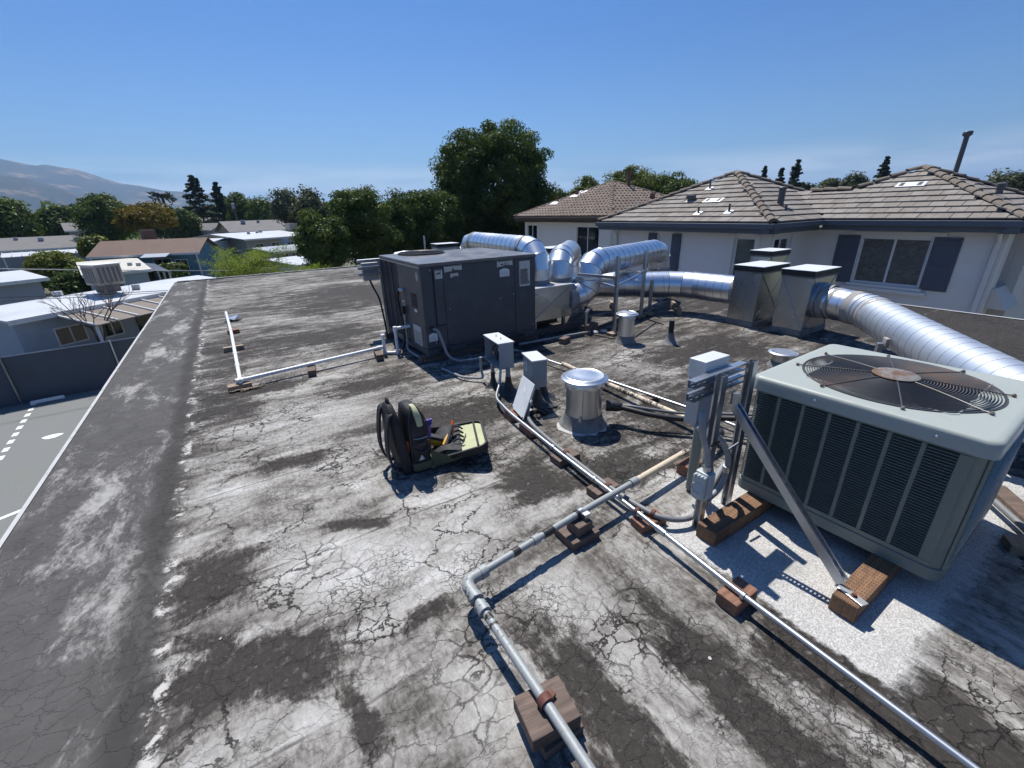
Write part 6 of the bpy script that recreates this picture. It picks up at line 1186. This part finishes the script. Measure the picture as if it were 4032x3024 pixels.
home('mobile_home', 'long low home with dark grey roof at the far left', (-26, 70), (-14.0, 73), 9, -.95, 1.15, 'mh_grey', 'w_grey', (), .3, vents=((3, 3, .4), (7, 3.6, .35), (9, 2.8, .45)))
cp2 = thing('patio_awning', 'white slatted awning in front of the far left grey-roofed home', 'awning', (-18, 68, GROUND)); MB().hexa([(-19.6, 67.2, -1.5), (-13.2, 69.5, -1.5), (-13.9, 72, -1.2), (-20.2, 70, -1.2), (-19.6, 67.2, -1.42), (-13.2, 69.5, -1.42), (-13.9, 72, -1.12), (-20.2, 70, -1.12)]).build('awning_sheet', M['mh_white'], cp2)
for k in range(10): f = k / 9; MB().tube([V(-19.6, 67.2, -1.40).lerp(V(-13.2, 69.5, -1.40), f), V(-20.2, 70, -1.10).lerp(V(-13.9, 72, -1.10), f)], .05, 5).build('awning_rib', M['mh_white'], cp2)
for p in ((-19.5, 67.4), (-13.3, 69.6)): MB().tube([(p[0], p[1], GROUND), (p[0], p[1], -1.5)], .06, 6).build('post', M['white'], cp2)
home('mobile_home', 'grey-walled mobile home with curved white roof at the left edge', (-14.5, 29.6), (-8.7, 33.4), 5.0, -1.05, .3, 'mh_white', 'w_grey', [(3.0, 4.0, -2.4, -1.7)], .3)
home('small_house', 'small pale gabled house with a large window in the distance', (-1.0, 93.0), (-4.8, 99.5), 3.6, .02, .9, 'mh_grey', 'w_white', (), .4, cat='house')
t, P, L = home('mobile_home', 'long white-roofed mobile home above the lime-green tree', (2.2, 59.5), (9.4, 63.5), 12, -.62, .55, 'mh_white', 'w_tan', [(1, 2, -1.9, -1.1), (3, 4, -1.9, -1.1), (5, 6, -1.9, -1.1)], .4, vents=((3, 4, .35), (4.4, 4.5, .3), (5.2, 5, .4)))
ac2 = MB().obox((8.2, 68.0, .45), (1.1, 1.1, .8), .4).build('roof_cooler', M['w_tan'], t)
home('mobile_home', 'grey-roofed home with dark window row behind the lime-green tree', (3.9, 48.5), (8.1, 50.5), 6, -1.45, .3, 'mh_silver', 'w_grey', [(.6, 1.4, -2.2, -1.6), (1.7, 2.5, -2.2, -1.6), (2.8, 3.6, -2.2, -1.6)], .4)
dish = thing('satellite_dish', 'small grey satellite dish on the grey-roofed home', 'dish', (5.3, 50.6, -1.2)); MB().tube([(5.3, 50.6, -1.35), (5.3, 50.6, -.6)], .03, 6).build('mast', M['strut'], dish); MB().lathe((0, 0, 0), [(.01, 0), (.2, .03), (.33, .10)], 16, True, False).build('dish_bowl', M['w_grey'], dish, 60).matrix_basis = Matrix.Translation((5.3, 50.55, -.55)) @ Matrix.Rotation(R_(65), 4, 'X')
home('mobile_home', 'white metal roof low down between the lime-green tree and dark hedge', (4.3, 36.8), (7.8, 38.5), 7, -1.75, .3, 'mh_white', 'w_white', (), .3)
home('distant_home', 'distant grey-roofed home with several white roof vents', (-4.6, 118), (4.5, 117), 10, .05, 1.9, 'mh_tan', 'w_tan', (), .5, vents=((2, 2.5, .5), (3.6, 4.2, .5), (6, 3.5, .5), (5, 2, .5)), cat='house')
home('distant_home', 'distant dark-roofed home just right of the vented one', (1.5, 78.5), (9.5, 80), 9, -.15, 1.35, 'mh_grey', 'w_tan', (), .5, vents=((2.4, 3.2, .6), (4.6, 3.5, .4)), cat='house')
home('distant_home', 'distant slate-roofed home beside the grey wispy trees', (10.5, 112), (20, 106), 9, .25, 1.5, 'mh_grey', 'w_tan', (), .5, cat='house')
home('distant_home', 'two-storey grey house half hidden behind the left trees', (-17.5, 86), (-13.2, 87), 6, .75, .9, 'mh_grey', 'w_grey', [(.8, 2.0, -.3, .4)], .5, cat='house')
home('distant_home', 'flat white carport roof under the rust-coloured tree', (-7.5, 60.5), (-.9, 58.2), 5, -.62, .2, 'mh_white', 'w_white', (), .3, cat='house')
# boundary fence with fabric infill
fe = thing('boundary_fence', 'dark blue-grey fabric fence along the far side of the parking lot', 'fence', (-7, 20, GROUND)); pts = [V(-30, 18.2, GROUND), V(-6.9, 20.15, GROUND), V(-1.5, 20.7, GROUND)]
for a, b_ in zip(pts[:-1], pts[1:]):
    MB().hexa([a, b_, b_ + V(0, .03, 0), a + V(0, .03, 0), a + V(0, 0, 1.62), b_ + V(0, 0, 1.62), b_ + V(0, .03, 1.62), a + V(0, .03, 1.62)]).build('fabric_panel', M['fence'], fe); k = int((b_ - a).length / 2.4)
    MB().tube([a + V(0, -.03, 1.63), b_ + V(0, -.03, 1.63)], .02, 6).build('top_rail', M['strut'], fe)
    for i in range(k + 1): p = a.lerp(b_, i / k); MB().tube([p + V(0, -.05, 0), p + V(0, -.05, 1.68)], .03, 8).build('post', M['strut'], fe)
# overhead cables
for nm, lab, p0, p1, sag, r, m_ in (('overhead_cable', 'pale twisted overhead cable crossing above the cream roof', (-10.2, 26, .36), (3.4, 26, -1.0), .06, .018, 'cable_pale'), ('overhead_cable', 'upper dark cable across the near white roof', (-8.5, 20, -.20), (-1.0, 20.05, -.72), .05, .010, 'cable'), ('overhead_cable', 'lower dark cable across the near white roof', (-8.5, 20.1, -.33), (-1.0, 20.1, -.76), .06, .010, 'cable')):
    pts = [V(p0).lerp(V(p1), k / 20) - V(0, 0, sag * 4 * (k / 20) * (1 - k / 20)) for k in range(21)]; o = MB().tube(pts, r, 6).build(nm, M[m_], None, 60); tag(o, lab, 'cable', 'overhead cables')
up = thing('utility_pole', 'leaning wooden utility pole among the distant trees', 'utility pole', (3.2, 92, GROUND)); MB().tube([(3.2, 92, GROUND), (2.8, 92, 4.2)], .16, 8).build('pole_shaft', M['bark_grey'], up, 60); MB().obox((2.82, 91.9, 3.6), (.5, .4, .9)).build('transformer', M['w_grey'], up, None, .1)
# ------------------------------------------------------------------ trees: tapered trunk, limbs, and a crown of many leaf faces in clumps
def leaf_mesh(name, C, N, size, mat, aspect=.55, up=.0):
    """one quad per leaf at C facing N"""
    n = len(C); rnd = RNG.normal(size=(n, 3)); N = N / (np.linalg.norm(N, axis=1, keepdims=True) + 1e-9)
    u = np.cross(N, rnd); u /= np.linalg.norm(u, axis=1, keepdims=True) + 1e-9; v = np.cross(N, u)
    s = (size * RNG.uniform(.6, 1.35, n))[:, None]
    P = np.stack([C - u * s, C - v * s * aspect, C + u * s, C + v * s * aspect], 1).reshape(-1, 3)
    me = bpy.data.meshes.new(name); me.vertices.add(4 * n); me.vertices.foreach_set('co', P.astype(np.float32).ravel())
    me.loops.add(4 * n); me.loops.foreach_set('vertex_index', np.arange(4 * n, dtype=np.int32)); me.polygons.add(n)
    me.polygons.foreach_set('loop_start', np.arange(0, 4 * n, 4, dtype=np.int32)); me.polygons.foreach_set('loop_total', np.full(n, 4, np.int32)); me.update(calc_edges=True); me.materials.append(M[mat]); return me
def crown_points(c, rad, nclump, nleaf, shape, crad):
    c = np.array(c); rad = np.array(rad)
    d = RNG.normal(size=(nclump, 3)); d /= np.linalg.norm(d, axis=1, keepdims=True)
    if shape == 'boxy': d /= (np.abs(d) ** 3.2).sum(1, keepdims=True) ** (1 / 3.2)
    if shape == 'dome': d[:, 2] = np.where(d[:, 2] < -.35, -d[:, 2] * .6, d[:, 2])
    q = RNG.uniform(.45, .92, nclump)[:, None]; cc = c + d * q * rad; cr_ = crad * RNG.uniform(.65, 1.35, nclump)
    if shape == 'cone':
        h = RNG.uniform(0, 1, nclump); a = RNG.uniform(0, 6.283, nclump); w_ = (1.02 - h) ** .75 * RNG.uniform(.15, 1., nclump); cc = np.stack([c[0] + rad[0] * w_ * np.cos(a), c[1] + rad[1] * w_ * np.sin(a), c[2] - rad[2] + 2 * rad[2] * h], 1); cr_ = crad * (1.0 - .72 * h) * RNG.uniform(.5, 1.2, nclump)
    k = RNG.integers(0, nclump, nleaf); e = RNG.normal(size=(nleaf, 3)); e /= np.linalg.norm(e, axis=1, keepdims=True)
    e[:, 2] = np.where(RNG.uniform(size=nleaf) < .35, np.abs(e[:, 2]), e[:, 2]); q = RNG.uniform(.55, 1.08, nleaf)[:, None]
    sq = np.array([1, 1, .72 if shape != 'cone' else .45]); pts = cc[k] + e * q * cr_[k][:, None] * sq
    nr = e * .8 + RNG.normal(size=(nleaf, 3)) * .45 + np.array([0, 0, .35]); return pts, nr, cc
def tree(name, lab, x, y, ztop, zlow, w_, mat, nleaf=9000, size=.16, shape='ball', nclump=70, cf_=.19, ground=GROUND, cat='tree', group=None, depth=None, trunk_r=.16, aspect=.55, bark='bark', ntr=1):
    t = thing(name, lab, cat, (x, y, ground), group); rz_ = (ztop - zlow) / 2; c = (x, y, (ztop + zlow) / 2); rr = (w_ / 2, (depth or w_) / 2, rz_); cr_ = cf_ * (w_ + 2 * rz_) / 2
    ins = tuple(max(.2, q - cr_ * .75) for q in rr) if shape != 'cone' else rr
    pts, nr, cc = crown_points(c, ins, nclump, nleaf, shape, cr_)
    me = leaf_mesh('crown', pts, nr, size, mat, aspect); link('crown', me, t)
    b = MB(); H_ = c[2] + rz_ * (.3 if shape != 'cone' else .9)
    b.tube([(x, y, ground - .05), (x + .04 * w_ * random.uniform(-1, 1), y, (ground + zlow) / 2), (x + .03 * w_ * random.uniform(-1, 1), y, zlow + rz_ * .5), (x, y, H_)], trunk_r, 8, True, [trunk_r * 1.3, trunk_r, trunk_r * .75, trunk_r * .25]); b.build('trunk', M[bark], t, 60)
    b = MB(); st = V(x, y, zlow + rz_ * .25)
    for q in cc[RNG.choice(len(cc), min(9, len(cc)), replace=False)]:
        q = V(*q); m_ = st.lerp(q, .5) + V(0, 0, .06 * w_); b.tube([st + V(0, 0, random.uniform(-.2, .5) * rz_), m_, q], trunk_r * .3, 6, True, [trunk_r * .42, trunk_r * .26, trunk_r * .08])
    b.build('limbs', M[bark], t, 60); return t
GT = 'garden and street trees beyond the roof'
tree('broadleaf_tree', 'huge round dark green tree rising behind the ducts', 21.4, 36.4, 9.35, -2.6, 11.6, 'lf_dark', 150000, .105, 'boxy', 420, .080, trunk_r=.4, group=GT)
tree('broadleaf_tree', 'dark green tree immediately left of the huge round tree', 12.2, 32.6, 3.85, -2.6, 4.9, 'lf_dark', 40000, .085, 'boxy', 150, .12, group=GT)
tree('broadleaf_tree', 'dark tree in the gap left of the huge round tree trunk', 14.8, 33.6, 3.7, -2.4, 4.4, 'lf_dark', 30000, .085, 'ball', 130, .13, group=GT)
tree('broadleaf_tree', 'yellow-tipped dense tree in the middle of the hedge row', 7.5, 29.3, 3.65, -1.9, 4.5, 'lf_mid', 42000, .08, 'boxy', 150, .115, group=GT)
tree('broadleaf_tree', 'rounded yellow-tipped tree at the left end of the hedge row', 4.7, 27.0, 2.35, -2.0, 3.2, 'lf_mid', 34000, .072, 'ball', 130, .125, group=GT)
tree('broadleaf_tree', 'dark tree filling the hedge row behind the charcoal unit', 9.8, 30.8, 3.2, -2.2, 3.7, 'lf_dark', 26000, .08, 'ball', 120, .13, group=GT)
tree('hedge_tree', 'low dark shrub mass beneath the huge round tree', 17.2, 33.0, .9, -3.2, 5.5, 'lf_dark', 26000, .09, 'ball', 130, .12, group=GT); tree('hedge_tree', 'dark low tree right below the huge round tree crown', 22.5, 33.5, .8, -3.2, 6.5, 'lf_dark', 26000, .09, 'ball', 130, .12, group=GT)
tree('broadleaf_tree', 'yellow-green tree crowns showing above the brown tile roof', 43.0, 40.5, 6.9, -1.5, 9.0, 'lf_yel', 40000, .13, 'dome', 180, .105, group=GT)
tree('broadleaf_tree', 'left yellow-green tree beside the brown roof peak', 38.6, 43.0, 5.8, -1.5, 6.6, 'lf_yel', 28000, .13, 'dome', 130, .12, group=GT); tree('broadleaf_tree', 'mid-green tree right of the brown roof vent', 46.6, 37.2, 6.1, -1.5, 7.6, 'lf_mid', 30000, .13, 'dome', 140, .115, group=GT)
tree('broadleaf_tree', 'small mid-green tree between the huge tree and brown roof', 36.0, 45.0, 4.3, -2, 4.0, 'lf_mid', 8000, .18, 'ball', 50, .18, group=GT)
for i, (x, y, zt, w_, m_, lab, sh) in enumerate(((9.0, 73.5, 6.4, 5.4, 'lf_grey', 'left grey-green wispy tree in the distance', 'dome'), (11.4, 69.5, 5.9, 5.8, 'lf_grey', 'right grey-green wispy tree in the distance', 'dome'), (14.2, 70.5, 5.0, 6.5, 'lf_mid', 'distant tree above the middle of the hedge row', 'ball'), (-2.3, 110, 9.5, 9.0, 'lf_conif', 'tallest dark conifer left of centre', 'cone'), (1.2, 104, 7.9, 6.5, 'lf_conif', 'shorter dark conifer touching the tallest one', 'cone'), (4.3, 99, 7.0, 6.0, 'lf_mid', 'green rounded tree right of the dark conifers', 'ball'), (7.2, 94, 5.9, 6.4, 'lf_mid', 'bright green tree behind the distant roofs', 'ball'), (-8.9, 109, 6.0, 6.5, 'lf_conif', 'dark bushy tree beside the palm', 'ball'), (-5.4, 96, 4.3, 7, 'lf_mid', 'low green tree below the palm', 'ball'))):
    tree('distant_tree', lab, x, y, zt, -2.5 if sh != 'cone' else -1.5, w_, m_, 10000, .20, sh, 70 if sh != 'cone' else 150, .18 if sh != 'cone' else .12, group='distant trees')
tree('broadleaf_tree', 'full mid-green tree on the left below the hills', -12.0, 77.5, 5.7, -1.6, 7.2, 'lf_mid', 34000, .14, 'ball', 140, .13, group=GT)
tree('broadleaf_tree', 'rust-tinged olive tree above the blue home', -6.7, 65.0, 3.85, -.6, 6.9, 'lf_olive', 30000, .11, 'dome', 140, .12, group=GT, trunk_r=.25)
tree('broadleaf_tree', 'hazy green tree mass at the far left', -25, 90, 6.1, -2.5, 9.5, 'lf_mid', 15000, .24, 'ball', 80, .17, group=GT); tree('broadleaf_tree', 'second hazy tree at the far left nearer the grey house', -20.5, 97, 4.8, -2.2, 8, 'lf_mid', 12000, .24, 'ball', 70, .17, group=GT); tree('broadleaf_tree', 'dark slim tree behind the far left trees', -20.8, 112, 5.4, -1, 6, 'lf_conif', 8000, .26, 'ball', 50, .18, group=GT); tree('broadleaf_tree', 'leftmost bushy tree cut by the picture edge', -30, 84, 6.8, -2.5, 9, 'lf_grey', 12000, .24, 'ball', 70, .17, group=GT)
BS = 'bushes among the mobile homes'
for (x, y, zt, zl, w_, m_, lab, n_) in ((-11.0, 47.2, .3, -3.6, 4.2, 'lf_yel', 'flowering bush left of the cream roof', 12000), (-10.6, 58.9, .8, -2.2, 3.2, 'lf_yel', 'light green young tree left of the blue home', 7000), (-4.0, 47.2, -1.35, -3.6, 2.9, 'lf_mid', 'round bush in front of the blue home gable', 7000), (-6.1, 47.5, -1.25, -3.4, 1.6, 'lf_mid', 'small dark bush below the blue home window', 4000), (-15.5, 52, -1.3, -4, 6.5, 'lf_rust', 'reddish brown hedge at the left', 9000), (-8.9, 40.5, -.8, -3.7, 3.2, 'lf_mid', 'green bush below the flowering bush', 8000), (-16.5, 44, -1.0, -3.7, 4.5, 'lf_yel', 'mottled bush at the left edge', 9000), (-9.5, 62, -.1, -2.2, 3.0, 'lf_olive', 'small olive bush beside the rust-tinged tree', 6000), (-6.2, 24.9, -2.3, -3.8, 1.3, 'lf_rust', 'brown shrub against the near home wall', 4000)):
    tree('bush', lab, x, y, zt, zl, w_, m_, n_, .11 if y < 56 else .15, 'ball', 50, .19, cat='bush', group=BS, trunk_r=.06)
# feathery lime trees just beyond the far roof edge: arching twigs carrying fine leaves
def feathery(lab, x, y, ztop, zlow, w_, n_tw, mat='lf_lime', ground=GROUND):
    t = thing('feathery_tree', lab, 'tree', (x, y, ground), GT); b = MB(); C = []; 
    for i in range(n_tw):
        a = random.uniform(0, 6.283); L = random.uniform(.55, 1.05); base = V(x + random.uniform(-.2, .2) * w_, y + random.uniform(-.2, .2) * w_, zlow + random.uniform(0, .4) * (ztop - zlow)); d = V(math.cos(a) * .62 * w_ / 2, math.sin(a) * .62 * w_ / 2, (ztop - zlow) * random.uniform(.35, .72))
        p = [base + d * s * L + V(0, 0, -.30 * (ztop - zlow) * (s * L) ** 2 * 1.2) for s in np.linspace(0, 1, 9)]; b.tube(p, .02, 5, False, [.022 * (1 - k / 9.5) for k in range(9)])
        for k in range(1, 9):
            for _ in range(34): C.append(np.array(p[k]) + RNG.normal(size=3) * np.array([.14, .14, .09]))
    b.tube([(x, y, ground), (x, y, zlow + .2)], .08, 8, True, [.11, .07]); b.build('twigs', M['bark_grey'], t, 60)
    C = np.array(C); nr = RNG.normal(size=C.shape) + np.array([0, 0, .6]); link('crown', leaf_mesh('crown', C, nr, .042, mat, .35), t); return t
feathery('feathery lime-green tree peeking over the far roof edge', .9, 26.2, 1.5, -2.2, 5.0, 110); feathery('second feathery lime tree by the dark hedge row', 3.0, 23.8, .4, -2.3, 3.0, 55)
# bare tree by the near white home
bt = thing('bare_tree', 'leafless small tree in front of the near white-roofed home', 'tree', (-4.7, 21.7, GROUND), GT); b = MB()
def branch(p, d, L, r, lv):
    q = p + d * L; m_ = p + d * L * .5 + V(random.uniform(-.06, .06), random.uniform(-.06, .06), 0) * L; b.tube([p, m_, q], r, 6, False, [r, r * .85, r * .68])
    if lv:
        for k in range(random.choice((2, 3, 3))):
            e = (d + V(random.uniform(-.75, .75), random.uniform(-.6, .6), random.uniform(-.25, .55))).normalized(); branch(q, e, L * random.uniform(.6, .82), r * .62, lv - 1)
branch(V(-4.7, 21.7, GROUND), V(-.05, 0, 1).normalized(), 1.15, .06, 5); b.build('branches', M['bark_grey'], bt)
# fan palm
pm = thing('palm_tree', 'fan palm silhouetted against the hills', 'tree', (-8.0, 114, GROUND), GT); MB().tube([(-8, 114, GROUND), (-8, 114, 6.0)], .25, 8, True, [.3, .22]).build('trunk', M['bark'], pm, 60); C = []; Nn = []
for i in range(26):
    a = i * 2.4; e = random.uniform(-.5, 1.1)
    for k in range(8):
        s = k / 7; rr = 1.9 * s; C.append((-8 + rr * math.cos(a), 114 + rr * math.sin(a), 6.1 + e * rr * .8 - .28 * rr ** 2)); Nn.append((-math.sin(a), math.cos(a), .4))
link('fronds', leaf_mesh('fronds', np.array(C), np.array(Nn), .42, 'lf_conif', .28), pm)
# right-hand skyline
for (x, y, zt, w_, sh, m_, lab) in ((92.2, 52.3, 8.2, 3.0, 'cone', 'lf_conif', 'leftmost of the three conifers above the tiled roofs'), (95, 50.5, 7.8, 4.0, 'cone', 'lf_conif', 'middle bushy conifer above the tiled roofs'), (91.8, 46.2, 8.9, 4.2, 'cone', 'lf_conif', 'tallest pointed conifer above the tiled roofs'), (98, 47.5, 6.0, 5.0, 'ball', 'lf_conif', 'dark tree at the foot of the pointed conifer'), (91.6, 39.5, 6.1, 6.4, 'ball', 'lf_grey', 'grey-green spreading tree above the roof dip'), (91.2, 35.9, 6.5, 4.8, 'dome', 'lf_grey', 'pale weeping tree above the roof dip'), (92.5, 32.9, 7.9, 4.4, 'cone', 'lf_conif', 'dark leaning tree left of the right roof peak'), (93.9, 18.5, 5.4, 7.0, 'ball', 'lf_grey', 'grey-green tree at the right edge of the skyline'), (96.5, 36.5, 4.9, 6, 'ball', 'lf_mid', 'low green tree behind the weeping one'), (76.5, 55.3, 6.0, 3.0, 'ball', 'lf_mid', 'small tree tip left of the grey roof peak')):
    tree('skyline_tree', lab, x, y, zt, -1.0, w_, m_, 8000, .20, sh, 60 if sh != 'cone' else 140, .19 if sh != 'cone' else .13, group='skyline trees on the right')
# far mass of trees closing the view
C = []; N_ = 30000; th_ = RNG.uniform(-34, 80, N_); r_ = RNG.uniform(130, 240, N_); big = 2.8 + 1.9 * np.sin(th_ * 1.7) * np.sin(th_ * .73 + 1) + 1.2 * np.sin(th_ * 4.1 + r_ * .1); h_ = RNG.uniform(0, 1, N_) ** .7
C = np.stack([r_ * np.sin(np.radians(th_)), r_ * np.cos(np.radians(th_)), GROUND + h_ * (5.0 + np.clip(big, 0, 5))], 1); nr = RNG.normal(size=C.shape) + np.array([0, 0, .7])
fw_ = link('far_woodland', leaf_mesh('far_woodland', C, nr, .62, 'lf_mid', .7)); tag(fw_, 'continuous band of distant trees along the horizon', 'woodland', None, 'stuff')
bpy.context.view_layer.update()
